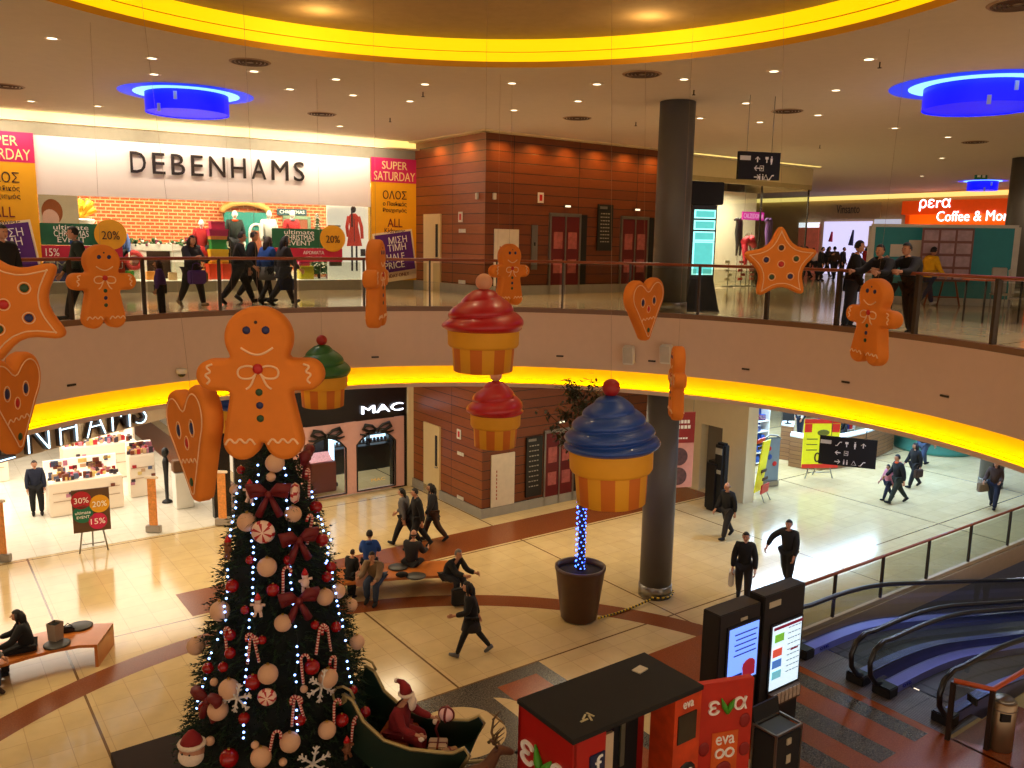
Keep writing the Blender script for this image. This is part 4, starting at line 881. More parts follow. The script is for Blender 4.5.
# fairy light strings: a wire and its bulbs
BULB=M('cool_white_bulb',(190,215,255),.4,emit=5,ec=(130,170,255),noise=0); WIRE=M('green_wire',(14,26,16),.7)
strings=[[(258,466),(258,482),(251,520),(254,560),(253,600),(247,640),(246,690),(242,745)],[(284,468),(288,500),(289,545),(291,590),(297,640),(295,690),(298,745)],[(307,478),(318,510),(328,560),(338,600),(345,640),(352,690),(358,720)],[(240,480),(232,530),(227,570),(225,620),(208,665),(195,715)],[(262,640),(262,470)],[(322,520),(330,540),(326,570)]]
bp=None
for si,S_ in enumerate(strings[:4]+strings[5:]):
    P_=[]; 
    for (a,b) in zip(S_[:-1],S_[1:]):
        n=max(2,int(math.dist(a,b)/6.5)); P_+=[(a[0]+(b[0]-a[0])*k/n+rnd.uniform(-1.5,1.5),a[1]+(b[1]-a[1])*k/n+rnd.uniform(-1,1)) for k in range(n)]
    pts=[on_tree(x,y,.06) for x,y in P_]
    t=thing('fairy_lights',['string of cool white fairy lights running down the left middle of the tree','string of cool white fairy lights running down the right middle of the tree','string of cool white fairy lights along the right edge of the tree','string of cool white fairy lights down the left edge of the tree','short string of fairy lights by the upper right edge of the tree'][si],'fairy lights',(0,0,0),0,'fairy light strings on the tree')
    m_=MB(); m_.tube(pts,.006,4); m_.build('wire',WIRE,t)
    for p in pts[:95]:
        if rnd.random()<.12: continue
        if bp is None: m_=MB(); m_.ball((0,0,0),.019,1); o=m_.build('bulb',BULB,t); bp=o
        else: o=bp.copy(); COL.objects.link(o); o.parent=t
        o.location=p
# ================================================================ PEOPLE
def pl(label,px,py,z,head,**k):
    p=atz(px,py,z); return human(label,(p.x,p.y,z),head,**k)
GD=36 # grid direction in degrees
# upper floor, left side
a=pl('person in dark clothes at the far left, half cut off before the yellow banner',8,334,UF,-30,h=1.72,pose='stand',top='black',legs='black',hc='black',hair='short')
pl('bearded man in a dark green jacket walking behind the left gingerbread figure',84,321,UF,210,h=1.78,pose='walk',top='dkgreen',legs='black',hc='dark',coat=.06,extra=('scarf','blue'))
pl('small child in a purple patterned top walking along the rail',162,317,UF,200,h=1.12,pose='stand',top='purple',legs='black',hc='brown',hair='long',wide=1.15)
w1=pl('long-haired woman in a dark coat and tan boots holding a purple bag',193,307,UF,-35,h=1.66,pose='walk',top='charcoal',legs='charcoal',shoe='tan',hc='dark',hair='long',coat=.16,arms=((30,6,70),(40,6,60)))
p=w1.matrix_basis@Vector((.02,.22,.98)); bag('handbag','purple handbag held before her by the woman in tan boots',p,60,.42,.3,.16,cl('purple'))
p=w1.matrix_basis@Vector((-.24,.02,.92)); bag('handbag','small tan shoulder bag at the hip of the woman in tan boots',p,60,.3,.22,.12,cl('tan'))
pl('man in black with short hair, leading the pair walking past the shop window',240,304,UF,20,h=1.78,pose='stride',top='black',legs='black',hc='black')
pl('man in a black jacket beside and behind the leading man in the window pair',253,302,UF,15,h=1.78,pose='walk2',top='black',legs='black',hc='dark')
w2=pl('woman with long brown hair in a blue jacket and long grey skirt',268,304,UF,60,h=1.66,pose='walk',top='blue',legs='black',hc='brown',hair='long',skirt='grey')
w3=pl('woman with long black hair in a dark coat carrying a blue-black bag',284,305,UF,40,h=1.70,pose='stride',top='charcoal',legs='charcoal',hc='black',hair='long',coat=.1)
p=w3.matrix_basis@Vector((.2,.0,.78)); bag('handbag','dark blue handbag carried low by the long-black-haired woman',p,40,.36,.26,.14,cl('navy'))
# upper floor, right side leaning on the rail
pl('person in a black top and jeans standing at the rail, leftmost of the rail group',848,330,UF,-20,h=1.74,pose='chat',top='black',legs='denim',hc='black')
pl('youth in black leaning his arms on the rail above the right gingerbread figure',880,335,UF,215,h=1.70,pose='rail',top='black',legs='black',hc='black')
pl('young man in black with glasses leaning on the rail, right of the rail group',908,336,UF,205,h=1.74,pose='rail',top='black',legs='charcoal',hc='black')
pl('person in a yellow hooded jacket and jeans striding away past the teal board',926,306,UF,20,h=1.72,pose='stride',top='yellow',legs='denim',hood='yellow',shoe='white',hc='dark',coat=.03)
crowd=[(806,279,'black','dark','short'),(812,277,'white','brown','long'),(819,281,'black','black','short'),(826,277,'charcoal','dark','long'),(833,280,'brown','dark','short'),(841,277,'navy','black','short'),(800,276,'blue','brown','short'),(864,280,'red','dark','long'),(870,277,'black','black','short')]
cn=['first','second','third','fourth','fifth','sixth','seventh','eighth','ninth']
order=sorted(range(len(crowd)),key=lambda i:crowd[i][0])
for k,i in enumerate(order):
    px,py,tp,hc,hr=crowd[i]; pl('distant shopper in %s clothes, %s from the left of the far upper crowd'%(tp,cn[k]),px,py,UF,rnd.uniform(0,360),h=rnd.uniform(1.6,1.78),pose=rnd.choice(['stand','walk','walk2','chat']),top=tp,legs='black',hc=hc,hair=hr,group='shoppers in the far upper hall')
# ground floor
pl('person with curly dark hair in a grey top walking left, beside the black-clad walker',405,545,0,165,h=1.70,pose='stride',top='grey',legs='black',hc='black',hair='ponytail')
pl('man in black walking in the middle of the trio near the wooden wall corner',418,549,0,200,h=1.80,pose='walk',top='black',legs='black',hc='dark')
pl('woman in a dark coat walking behind the trio, nearest the wooden wall',433,541,0,195,h=1.74,pose='walk2',top='charcoal',legs='brown',hc='dark',hair='long',coat=.08)
g=pl('girl with long dark hair in black with a short skirt striding across the floor',471,655,0,185,h=1.66,pose='stride',top='black',legs='black',skirt='charcoal',hc='black',hair='long',shoe='grey',arms=((10,8,70),(-24,10,6)))
pl('bald man in a black jacket walking behind the thick graphite column',726,538,0,215,h=1.74,pose='walk',top='black',legs='charcoal',hair='bald',hc='grey')
m1=pl('man in a black jersey carrying a white bag, walking beside his companion',742,601,0,250,h=1.78,pose='carry',top='black',legs='charcoal',hc='black',arms=((14,14,20),(8,12,14)))
p=m1.matrix_basis@Vector((.27,.0,.82)); bag('shopping_bag','white plastic shopping bag in the hand of the man in the black jersey',p,250,.3,.36,.12,WPLAS,cat='bag',strap=.1)
pl('man in a dark jacket reaching his arm out towards the man with the white bag',786,586,0,228,h=1.78,pose='reach',top='black',legs='black',hc='black',arms=((6,8,20),(26,48,8)))
k1=pl('small child in a pale pink top walking downstairs close beside an adult in black',887,500,0,190,h=1.28,pose='walk',top='pinkish',legs='navy',hc='black',wide=1.1)
pl('person in black with orange shoulders beside the small child',896,503,0,185,h=1.74,pose='stride',top='black',legs='dkgreen',hc='dark',extra=('scarf','orange'))
w4=pl('woman in dark clothes with a brown bag walking behind the child',913,487,0,195,h=1.68,pose='walk',top='black',legs='black',hc='dark',hair='long')
p=w4.matrix_basis@Vector((-.25,.05,.86)); bag('handbag','brown handbag on the arm of the woman behind the child',p,30,.38,.28,.14,cl('brown'))
pl('man in a dark top and jeans walking away near the teal counter',922,466,0,20,h=1.76,pose='walk',top='black',legs='denim',hc='dark')
w5=pl('woman with long hair in a brown top carrying a brown bag by the slim column',992,508,0,230,h=1.70,pose='stride',top='brown',legs='navy',hc='dark',hair='long',arms=((10,6,70),(6,16,60)))
p=w5.matrix_basis@Vector((.3,.12,.98)); bag('handbag','large brown leather handbag on the arm of the woman by the slim column',p,20,.42,.3,.16,cl('tan'))
# ================================================================ BENCHES AND SITTERS
BW=M('honey_bench_veneer',(190,108,44),.28,noise=.2,nscale=3,coat=.3); BW2=M('dark_bench_edge',(84,42,20),.5)
def bench(label,arc,h=.46,w=.95,th=.06,name='curved_bench'):
    """arc: list of ground points along the middle of the bench; end panels run down to the floor"""
    t=thing(name,label,'bench',(0,0,0)); n=len(arc); m_=MB(); L=[];R=[]
    for i in range(n):
        a,b=Vector(arc[max(i-1,0)]),Vector(arc[min(i+1,n-1)]); d=(b-a).normalized(); s=Vector((-d.y,d.x)); c=Vector(arc[i]); L.append(c+s*w/2); R.append(c-s*w/2)
    up=[(p.x,p.y,h) for p in L]; ur=[(p.x,p.y,h) for p in R]; dl_=[(p.x,p.y,h-th) for p in L]; dr=[(p.x,p.y,h-th) for p in R]
    m_.strip(up,ur); m_.strip(dl_,dr); m_.strip(up,dl_); m_.strip(ur,dr); m_.strip([up[0],ur[0]],[dl_[0],dr[0]]); m_.strip([up[-1],ur[-1]],[dl_[-1],dr[-1]])
    m_.build('seat',BW,t)
    for i0,i1 in((0,1),(n-1,n-2)):
        A,B=L[i0],R[i0]; C=(Vector(arc[i1])-Vector(arc[i0])).normalized()*th; m_=MB(); q=[A,B,B+C,A+C]; q=q if i0==0 else q[::-1]
        m_.prism([(p.x,p.y) for p in q],0.0,h-.006); m_.build('end_panel',BW,t)
    return t
def seatpad(p,h,label,g):
    t=thing('seat_pad',label,'seat pad',(p[0],p[1],h),0,g); m_=MB(); m_.lathe([(.2,0),(.235,.012),(.235,.03),(.2,.045),(.02,.05)],n=28); m_.build('disc',M('charcoal_pad',(52,48,44),.45),t)
# left bench
import mathutils
arc=[(-7.87,15.68),(-8.3,15.62),(-8.75,15.38),(-9.2,15.02),(-9.6,14.6),(-10.3,13.8),(-10.8,13.0)]
arc=[Vector((x-.05,y)) for x,y in arc]
bench('honey-coloured curved wooden bench on the left with a seated long-haired woman',arc)
sh=.46+.0
for px,py,l in((80,626,'round dark seat pad on the left bench near its right end'),(57,644,'round dark seat pad under the grey shopping bag on the left bench')):
    p=atz(px,py,.48); seatpad(p,.461,l,'round seat pads on the benches')
p=atz(56,640,.5); t=thing('paper_bag','open grey and white paper shopping bag standing on the left bench','bag',(p.x,p.y,.515),.5); m_=MB(); m_.lathe([(.13,0),(.15,.34)],n=4,cap1=False,sm=False); m_.build('paper',M('grey_paper',(150,128,108),.8),t); m_=MB(); m_.lathe([(.125,.01),(.142,.3),(.03,.26)],n=4,cap0=False,sm=False); m_.build('contents',BLACKM,t)
p=atz(68,630,.5); t=thing('purse','small black purse between the seat pads on the left bench','bag',(p.x,p.y,.462),.4); m_=MB(); m_.box((0,0,.06),(.24,.14,.12),bev=.03); m_.build('pouch',BLACK,t); m_=MB(); m_.tube([(-.08,0,.11),(0,0,.18),(.08,0,.11)],.01,6); m_.build('handle',BLACK,t)
p=atz(27,650,.46); human('woman with long dark hair in black seated on the left bench looking down',(p.x,p.y+.05,0),205,h=1.66,pose='sit',top='black',legs='black',hc='dark',hair='long',seat=.46)
p=atz(-10,668,.46); human('person in blue jeans seated at the left edge, only the legs showing',(p.x-.3,p.y+.0,0),-20,h=1.74,pose='sit',top='grey',legs='denim',hc='dark',shoe='brown',seat=.46)
# centre bench
c0=(-2.0,18.0); arc=[]
for i in range(9): t_=math.radians(113-2.35*i); arc.append(Vector((-.5+9.35*math.cos(t_),10.1+9.35*math.sin(t_))))
bench('reddish curved wooden bench in the middle with four people seated on it',arc)
for px,py,l in((416,576,'round dark seat pad left empty between the seated men on the middle bench'),(398,567,'round dark seat pad beside the seated man with his back turned')):
    p=atz(px,py,.48); seatpad(p,.461,l,'round seat pads on the benches')
p=atz(452,577,.46); human('grey-haired man in black seated at the right end of the middle bench',(p.x-.1,p.y,0),-40,h=1.72,pose='sitlean',top='black',legs='charcoal',hc='grey',seat=.46)
p=atz(411,566,.46); human('balding man in a dark jacket seated with his back to us on the middle bench',(p.x,p.y+.05,0),75,h=1.74,pose='sit',top='charcoal',legs='black',hair='bald',hc='dark',seat=.46,arms=((30,8,60),(30,8,60)))
p=atz(378,577,.46); human('man in a beige sweater and jeans leaning forward on the middle bench',(p.x,p.y-.1,0),-100,h=1.76,pose='sitlean',top='tan',legs='denim',hc='dark',seat=.46)
p=atz(369,570,.46); human('person in a bright blue hooded jacket seated facing away on the middle bench',(p.x-.05,p.y+.35,0),95,h=1.68,pose='sit',top='blue',legs='black',hc='dark',hood='blue',seat=.46)
pl('small child in a dark coat standing beside the man in the beige sweater',352,597,0,60,h=1.18,pose='stand',top='black',legs='black',hc='brown',hair='short',wide=1.15,coat=.06)
p=atz(396,588,.46); t=thing('pouch_bag','black bag lying on the middle bench beside the beige-sweatered man','bag',(p.x+.05,p.y+.62,.462),.3); m_=MB(); m_.ball((0,0,.07),.1,2,0,(1.5,.9,.7)); m_.build('pouch',BLACKM,t)
p=atz(456,600,0); bag('carrier_bag','dark carrier bag on the floor at the feet of the grey-haired man',(p.x+.1,p.y-.35,.58),20,.36,.4,.16,BLACKM,strap=.14)
p=atz(366,598,0); bag('carrier_bag','pale pinkish carrier bag by the knees of the beige-sweatered man',(p.x-.06,p.y-.1,.82),20,.3,.36,.14,M('pale_plastic',(210,160,140),.6),strap=.12)
# ================================================================ POTTED TREE
PX,PY=1.57,17.75
t=thing('potted_tree','slender potted tree with its trunk wrapped in blue-white lights','potted plant',(PX,PY,0))
m_=MB(); m_.lathe([(.36,0),(.40,.05),(.54,1.12),(.56,1.16),(.56,1.22),(.50,1.22),(.50,1.10)],n=40,cap1=False,cap0=True); m_.build('pot',M('brown_planter',(74,44,26),.4,noise=.2),t)
m_=MB(); m_.lathe([(.5,1.10),(.01,1.13)],n=30,cap0=False); m_.build('soil',M('dark_soil',(30,20,14),.95,bump=.5),t)
m_=MB(); TP=[(0,0,1.1),(.02,0,1.6),(.01,0,2.2),(-.03,.02,2.9),(-.06,0,3.6),(-.08,0,4.2),(-.05,0,4.9)]; m_.tube(TP,[.09,.08,.075,.07,.06,.045,.03],10); m_.build('trunk',M('grey_bark',(70,50,36),.9,bump=.4),t)
m_=MB(); lf=MB(); r2=random.Random(11)
ends=[]
for k in range(26):
    z0=r2.uniform(3.3,5.0); a=r2.uniform(0,2*PI); L_=r2.uniform(.4,1.15); b=Vector((-.07,0,z0)); e=b+Vector((math.cos(a)*L_*.8,math.sin(a)*L_*.8,L_*r2.uniform(.3,1.0))); mid=(b+e)/2+Vector((0,0,-.06)); m_.tube([b,mid,e],[.018,.012,.006],5)
    for q in range(40):
        f=r2.uniform(.35,1.05); p=b.lerp(e,f)+Vector((r2.gauss(0,.07),r2.gauss(0,.07),r2.gauss(0,.08))); d=Vector((r2.gauss(0,1),r2.gauss(0,1),r2.uniform(-1,.2))).normalized(); s=d.cross(Vector((0,.3,1))).normalized()*.034
        l=r2.uniform(.12,.2); v=[p,p+d*l*.5+s,p+d*l,p+d*l*.5-s]; lf._f([lf.bm.verts.new(q_) for q_ in v])
m_.build('branches',M('grey_bark',(70,50,36)),t); lf.build('leaves',M('olive_leaf',(40,44,18),.6,noise=.4),t)
BLB=M('blue_bulb',(120,150,255),.4,emit=10,ec=(50,90,255),noise=0)
m_=MB(); m_.tube([(.10*math.cos(k*.9)-.0,.10*math.sin(k*.9),1.15+k*.0165) for k in range(105)],.005,4); ls=thing('fairy_lights','dense blue-white fairy lights wound round the trunk of the potted tree','fairy lights',(PX,PY,0)); m_.build('wire',WIRE,ls)
b0=None
for k in range(98):
    z=1.15+k*.0178; a=k*2.4; rr=.10
    if b0 is None: m_=MB(); m_.ball((0,0,0),.017,1); b0=m_.build('bulb',BLB,ls); o=b0
    else: o=b0.copy(); COL.objects.link(o); o.parent=ls
    o.location=(rr*math.cos(a)-.01,rr*math.sin(a),z)
# hazard tape from planter to column
t=thing('hazard_chain','yellow and black striped plastic barrier chain on the floor from planter to column','barrier chain',(0,0,0)); YH=M('hazard_yellow',(220,180,20),.5)
A,B=Vector((PX+.42,PY-.12,.06)),Vector((cx-.15,cy-.46,.08))
for mt,ph,nm in((YH,0,'yellow_links'),(BLACK,1,'black_links')):
    m_=MB()
    for k in range(ph,34,2):
        u0,u1=k/34,(k+1)/34; f=lambda u:A.lerp(B,u)+Vector((0,0,.10*math.sin(PI*u)*-.4+.0)); m_.tube([f(u0),f(u1)],.024,6)
    for k in range(ph,16,2):
        g_=lambda u:(cx+.43*math.cos(math.radians(250+130*u)),cy+.43*math.sin(math.radians(250+130*u)),.09); m_.tube([g_(k/16),g_((k+1)/16)],.022,6)
    m_.build(nm,mt,t)
# ================================================================ SANTA, SLEIGH, REINDEER
SX,SY=-1.38,11.65
SB=.42
sl=thing('santa_sleigh','dark green open sleigh with gilt scrolled edges carrying a santa figure','sleigh',(SX,SY,.185),math.radians(-12))
tag(MB().box((0,0,.09),(1.7,.8,.18),bev=.01).build('sleigh_platform',_mc['dark_wood_platform'],loc=(SX,SY,0),rz=math.radians(-12)),'small dark platform under the sleigh of the santa figure','platform')
SLG=M('sleigh_green',(20,40,28),.35,coat=.2); GILT=M('antique_gilt',(170,150,100),.45,.6)
prof=[(-.95,1.35),(-.88,1.0),(-.8,.62),(-.5,.36),(0,.30),(.5,.34),(.82,.52),(.98,.82),(.9,.92),(.74,.82),(.55,.80),(.1,.78),(-.3,.86),(-.62,1.12),(-.78,1.42),(-.9,1.5)]
m_=MB()
for sy in(-.42,.38):
    M1=Matrix(((1,0,0,0),(0,0,1,0),(0,1,0,0),(0,0,0,1))); m_.prism([(x,z) for x,z in prof],sy,sy+.04,0,M=M1)
m_.strip([(x,-.4,z) for x,z in prof[:8]],[(x,.4,z) for x,z in prof[:8]]); m_.build('shell',SLG,sl)
m_=MB()
for sy in(-.43,.43): m_.tube([(x,sy,z) for x,z in prof[6:]+prof[:1]],.03,6); m_.tube([(-1.0,sy,.12),(-.5,sy,.1),(.6,sy,.1),(1.05,sy,.2),(1.25,sy,.45),(1.15,sy,.62),(1.05,sy,.5)],.028,6); m_.tube([(-.95+.2*math.cos(q*.7)*(1-q/14),sy,1.45+.2*math.sin(q*.7)*(1-q/14)) for q in range(12)],.02,6)
m_.build('gilt_scrolls',GILT,sl)
m_=MB()
for x in(-.5,.5):
    for sy in(-.41,.41): m_.cyl((x,sy,.1),(x,sy,.4),.02,.02,6)
m_.build('runner_struts',GILT,sl)
m_=MB(); m_.box((-.28,0,.66),(.5,.74,.1),bev=.02); m_.build('bench_seat',RAILW,sl)
FUR=M('white_fur',(226,206,186),.95,noise=.1,nscale=30,bump=.6)
sp=sl.matrix_basis@Vector((-.25,0,0))
CL['santared']=(120,14,18)
sn=human('white-bearded santa figure in red seated in the sleigh beside the tree',(sp.x,sp.y,.18),-14,h=1.52,pose='sit',top='santared',legs='santared',hc='grey',hair='short',seat=.72,beard=FUR,arms=((40,10,36),(20,10,60)),name='santa_figure',wide=1.25)
sn['category']='santa figure'
hh=.68+.38*1.52+.05
hz=None
bb=[o for o in sn.children if o.name.startswith('hair')][0]; zc=max(v.co.z for v in bb.data.vertices); yc=sum(v.co.y for v in bb.data.vertices)/len(bb.data.vertices)
m_=MB(); m_.tube([(0,yc+.02,zc-.06),(0,yc,zc+.02),(-.02,yc-.05,zc+.08),(-.08,yc-.14,zc+.06)],[.095,.085,.05,.03],12); m_.build('hat',M('santa_red',(130,14,18),.8),sn)
m_=MB(); m_.tube([(.09*math.cos(a_),yc+.02+.1*math.sin(a_),zc-.08) for a_ in [2*PI*i/14 for i in range(14)]],.026,7,closed=True); m_.ball((-.1,yc-.17,zc+.05),.04,2); m_.build('fur_trim',FUR,sn)
for wh in 'RL':
    v=Vector(sn['_hand'+wh]); m_=MB(); m_.ball(v*.93+Vector((0,0,.03)),.05,2); m_.build('cuff',FUR,sn)
m_=MB(); m_.ball((0,yc+.12,zc-.21),.085,2,0,(1,.7,1.5)); m_.build('long_beard',FUR,sn)
hp=hand_at(sn,'L')
t=thing('peppermint_candy','large round peppermint candy with a red ribbon held up by the santa figure','candy',(hp.x+.12,hp.y-.02,hp.z+.1),-.2)
m_=MB(); m_.ball((0,0,0),.11,3); m_.build('candy',M('candy_pale',(236,190,190),.4),t); m_=MB(); m_.tube([(.112*math.cos(a_),-.0,.112*math.sin(a_)) for a_ in [2*PI*i/20 for i in range(20)]],.02,6,closed=True); m_.tube([(0,.112*math.cos(a_),.112*math.sin(a_)) for a_ in [2*PI*i/20 for i in range(20)]],.02,6,closed=True); m_.tube([(-.1,-.08,-.08),(-.14,-.1,-.2),(-.1,-.1,-.32)],.02,6); m_.build('ribbon',RIB,t)
# gifts in the sleigh
for i,(x,y,z,s,mm,l) in enumerate([(.35,.1,.32,.28,M('gift_cream',(190,160,130),.6),'cream wrapped gift in the front of the sleigh'),(.62,-.12,.40,.24,M('gift_tan',(150,110,70),.6),'tan wrapped gift at the sleigh prow'),(.1,-.2,.32,.24,M('gift_white',(200,190,175),.6),'white wrapped gift at the feet of the santa figure')]):
    p=sl.matrix_basis@Vector((x,y,z)); t=thing('gift_box',l,'gift',p,.4*i,'gifts in the sleigh'); m_=MB(); m_.box((0,0,s/2),(s,s,s),bev=.015); m_.build('box',mm,t); m_=MB(); m_.box((0,0,s/2),(s*1.02,.03,s*1.02)); m_.box((0,0,s/2),(.03,s*1.02,s*1.02)); m_.build('ribbon',RIB,t)
# reindeer
rx,ry=-.66,10.75
DEER=M('reindeer_brown',(104,66,42),.85,noise=.25,nscale=10,bump=.3); HORN=M('antler_bone',(92,70,40),.6)
rd=thing('reindeer_figure','brown reindeer figure with branching antlers standing in front of the sleigh','reindeer',(rx,ry,0),math.radians(10)); rd.scale=(.84,.84,.84)
V=[(-.45,0,.92),(-.1,0,.9),(.3,0,.96),(.48,0,1.1),(.62,0,1.36),(.68,0,1.46),(.86,0,1.40),(.95,0,1.37)]
E=[(i,i+1) for i in range(7)]; Rr=[.19,.2,.2,.14,.1,.1,.065,.05]
for s in(-1,1):
    n=len(V); V+=[(.34,s*.12,.72),(.36,s*.12,.42),(.35,s*.12,.06),(-.48,s*.12,.75),(-.38,s*.12,.55),(-.52,s*.12,.38),(-.5,s*.12,.06)]; E+=[(2,n),(n,n+1),(n+1,n+2),(0,n+3),(n+3,n+4),(n+4,n+5),(n+5,n+6)]; Rr+=[.07,.035,.03,.1,.06,.038,.03]
V.append((-.66,0,1.02)); E.append((0,len(V)-1)); Rr.append(.04)
me=skin([Vector(v) for v in V],E,Rr,1); me.materials.clear(); me.materials.append(DEER); me.name='body'; o=bpy.data.objects.new('body',me); COL.objects.link(o); o.parent=rd
for s in(-1,1):
    m_=MB(); m_.tube([(.64,s*.05,1.52),(.58,s*.14,1.68),(.62,s*.22,1.86),(.72,s*.24,2.0)],[.024,.022,.018,.008],6)
    for z,k in((1.62,.0),(1.74,.0),(1.86,0)): m_.tube([(.6,s*(.1+(z-1.6)*.45),z),(.74,s*(.13+(z-1.6)*.45),z+.13)],[.016,.006],5)
    m_.build('antler',HORN,rd); m_=MB(); m_.tube([(.62,s*.09,1.5),(.56,s*.2,1.53)],[.035,.008],6); m_.build('ear',DEER,rd)
    for x in (.35,-.5): m_=MB(); m_.cyl((x,s*.12,0),(x,s*.12,.08),.045,.032,8); m_.build('hoof',BLACKM,rd)
m_=MB(); m_.ball((.98,0,1.375),.03,2); m_.build('nose',BLACK,rd)
m_=MB(); m_.tube([(.47+.0*1,.14*math.cos(a_)+0,1.1+.13*math.sin(a_)) for a_ in [2*PI*i/14 for i in range(14)]],.02,6,closed=True); m_.build('collar',RIB,rd)
# santa head figure at the foot of the tree
p=aty(192,750,10.75); t=thing('santa_head_ornament','round santa face with a red hat at the lower left of the tree','ornament',p,-.2)
m_=MB(); m_.ball((0,0,0),.17,3,0,(1,.9,1)); m_.build('face',M('santa_face',(186,130,100),.7),t)
m_=MB(); m_.ball((0,-.03,-.07),.17,3,0,(1.05,.9,.8)); m_.build('beard',FUR,t); m_=MB(); m_.tube([(.165*math.cos(a_),.15*math.sin(a_),.1) for a_ in [2*PI*i/14 for i in range(14)]],.035,6,closed=True); m_.build('fur_trim',FUR,t)
m_=MB(); m_.lathe([(.165,.1),(.12,.2),(.05,.28),(.01,.3)],n=20); m_.build('hat',M('santa_red',(130,14,18)),t)
for s in(-1,1): m_=MB(); m_.ball((s*.055,-.15,.02),.016,1); m_.build('eye',EYE,t)
# ================================================================ UPPER CLOTHES STORE: SIGN, BANNERS, WINDOW DISPLAY
def dt(name,label,cat,px,py,d=0,group=None,s=None,z=None):
    s0,z0=DB.at(px,py,d); return thing(name,label,cat,DB.w(s if s is not None else s0,d,z if z is not None else z0),DB.a,group)
s0,_=DB.at(130,160,-.05); s1,_=DB.at(304,165,-.05)
t=thing('shop_sign','dark widely spaced capital letters across the white panel of the upper store','sign',DB.w((s0+s1)/2,-.06,10.14),DB.a)
word='DEBENHAMS'; n=len(word); W_=s1-s0; wd=[1,.82,.9,.82,1.1,1.05,1.05,1.25,.8]; gap=.42; tot=sum(wd)+gap*(n-1); x=-W_/2
for c,w_ in zip(word,wd):
    k=W_/tot; text(c,w_*k,.56,LETM,t,(x+w_*k/2,0,0),ext=.03,name='letter'); x+=(w_+gap)*k
def banner(label,sc_):
    w_=1.56; h_=3.78; t=thing('sale_banner',label,'banner',DB.w(sc_,-.06,UF+.28),DB.a,'tall yellow sale banners')
    m_=MB(); m_.box((0,0,h_/2),(w_,.02,h_)); m_.build('cloth',YPRINT,t)
    m_=MB(); m_.box((0,-.014,h_-.37),(w_,.008,.74)); m_.build('magenta_header',PINK,t); m_=MB(); m_.box((0,-.014,.28),(w_,.008,.28)); m_.build('magenta_stripe',PINK,t)
    text('SUPER',.85,.24,M('pale_yellow_print',(250,220,150),.6),t,(0,-.022,h_-.22)); text('SATURDAY',1.38,.27,_mc['pale_yellow_print'],t,(0,-.022,h_-.55))
    text('ΟΛΟΣ',.8,.26,DKTXT,t,(0,-.015,h_-1.12)); text('ο Παιδικός',.8,.16,DKTXT,t,(0,-.015,h_-1.40)); text('Ρουχισμός',.8,.16,DKTXT,t,(0,-.015,h_-1.60))
    text('ALL',.5,.26,M('maroon_print',(120,20,20),.6),t,(0,-.015,h_-1.98)); text('Kidswear',.7,.15,DKTXT,t,(0,-.015,h_-2.22))
    m_=MB(); m_.box((0,-.016,h_-2.95),(1.36,.006,1.42),rz=0); m_.box((0,-.016,h_-3.25),(1.3,.006,1.1)); bmesh.ops.rotate(m_.bm,cent=(0,0,h_-2.95),matrix=Matrix.Rotation(math.radians(-8),3,'Y'),verts=m_.bm.verts); m_.build('white_card',M('white_card',(250,226,190),.6),t)
    m_=MB(); m_.box((0,-.022,h_-2.9),(1.24,.006,1.2)); bmesh.ops.rotate(m_.bm,cent=(0,0,h_-2.9),matrix=Matrix.Rotation(math.radians(-8),3,'Y'),verts=m_.bm.verts); m_.build('purple_card',PURP,t)
    r_=math.radians(-8)
    for b,w2,z in(('ΜΙΣΗ',.62,-2.5),('ΤΙΜΗ',.62,-2.74),('HALF',.6,-3.04),('PRICE',.68,-3.3)): text(b,w2,.21,WTXT,t,(.03+(z+2.9)*.14,-.03,h_+z),roll=r_)
    text('TODAY ONLY',.85,.11,M('maroon_print',(120,20,20)),t,(.05,-.03,h_-3.62),roll=r_)
banner('tall yellow sale banner at the right end of the store front, beside the wooden wall',-1.02)
banner('tall yellow sale banner cut by the left edge of the picture',-11.66)
# strip banners inside the glass
def strip_banner(label,s0,s1,grp,r=True):
    t=thing('offer_banner',label,'banner',DB.w((s0+s1)/2,-.02,7.66),DB.a,grp); w_=s1-s0
    m_=MB(); m_.box((0,0,.54),(w_,.015,.56)); m_.build('green_panel',GREEN,t); m_=MB(); m_.box((0,0,.05),(w_,.015,.40)); m_.build('red_panel',M('crimson_print',(190,20,60),.6),t)
    x=-w_*.12
    text('ultimate',w_*.42,.13,WTXT,t,(x,-.012,.72)); text('CHRISTMAS',w_*.42,.16,WTXT,t,(x,-.012,.56)); text('EVENT',w_*.34,.14,WTXT,t,(x,-.012,.40)); text('15%',w_*.16,.2,WTXT,t,(-w_*.36,-.012,.07)); text('ΑΡΩΜΑΤΑ',w_*.3,.1,WTXT,t,(w_*.08,-.012,.12)); text('καλλυντικά',w_*.24,.06,WTXT,t,(w_*.08,-.012,-.02))
    m_=MB(); m_.cyl((w_*.36,-.03,.55),(w_*.36,-.012,.55),.40,n=28); m_.build('yellow_disc',M('gold_print',(226,160,20),.6),t); text('20%',.44,.22,DKTXT,t,(w_*.36,-.036,.53))
strip_banner('green and red offer strip with a yellow disc inside the left end of the window',-10.9,-8.95,'offer strips in the store window')
strip_banner('green and red offer strip with a yellow disc before the right half of the window',-4.9,-2.75,'offer strips in the store window')
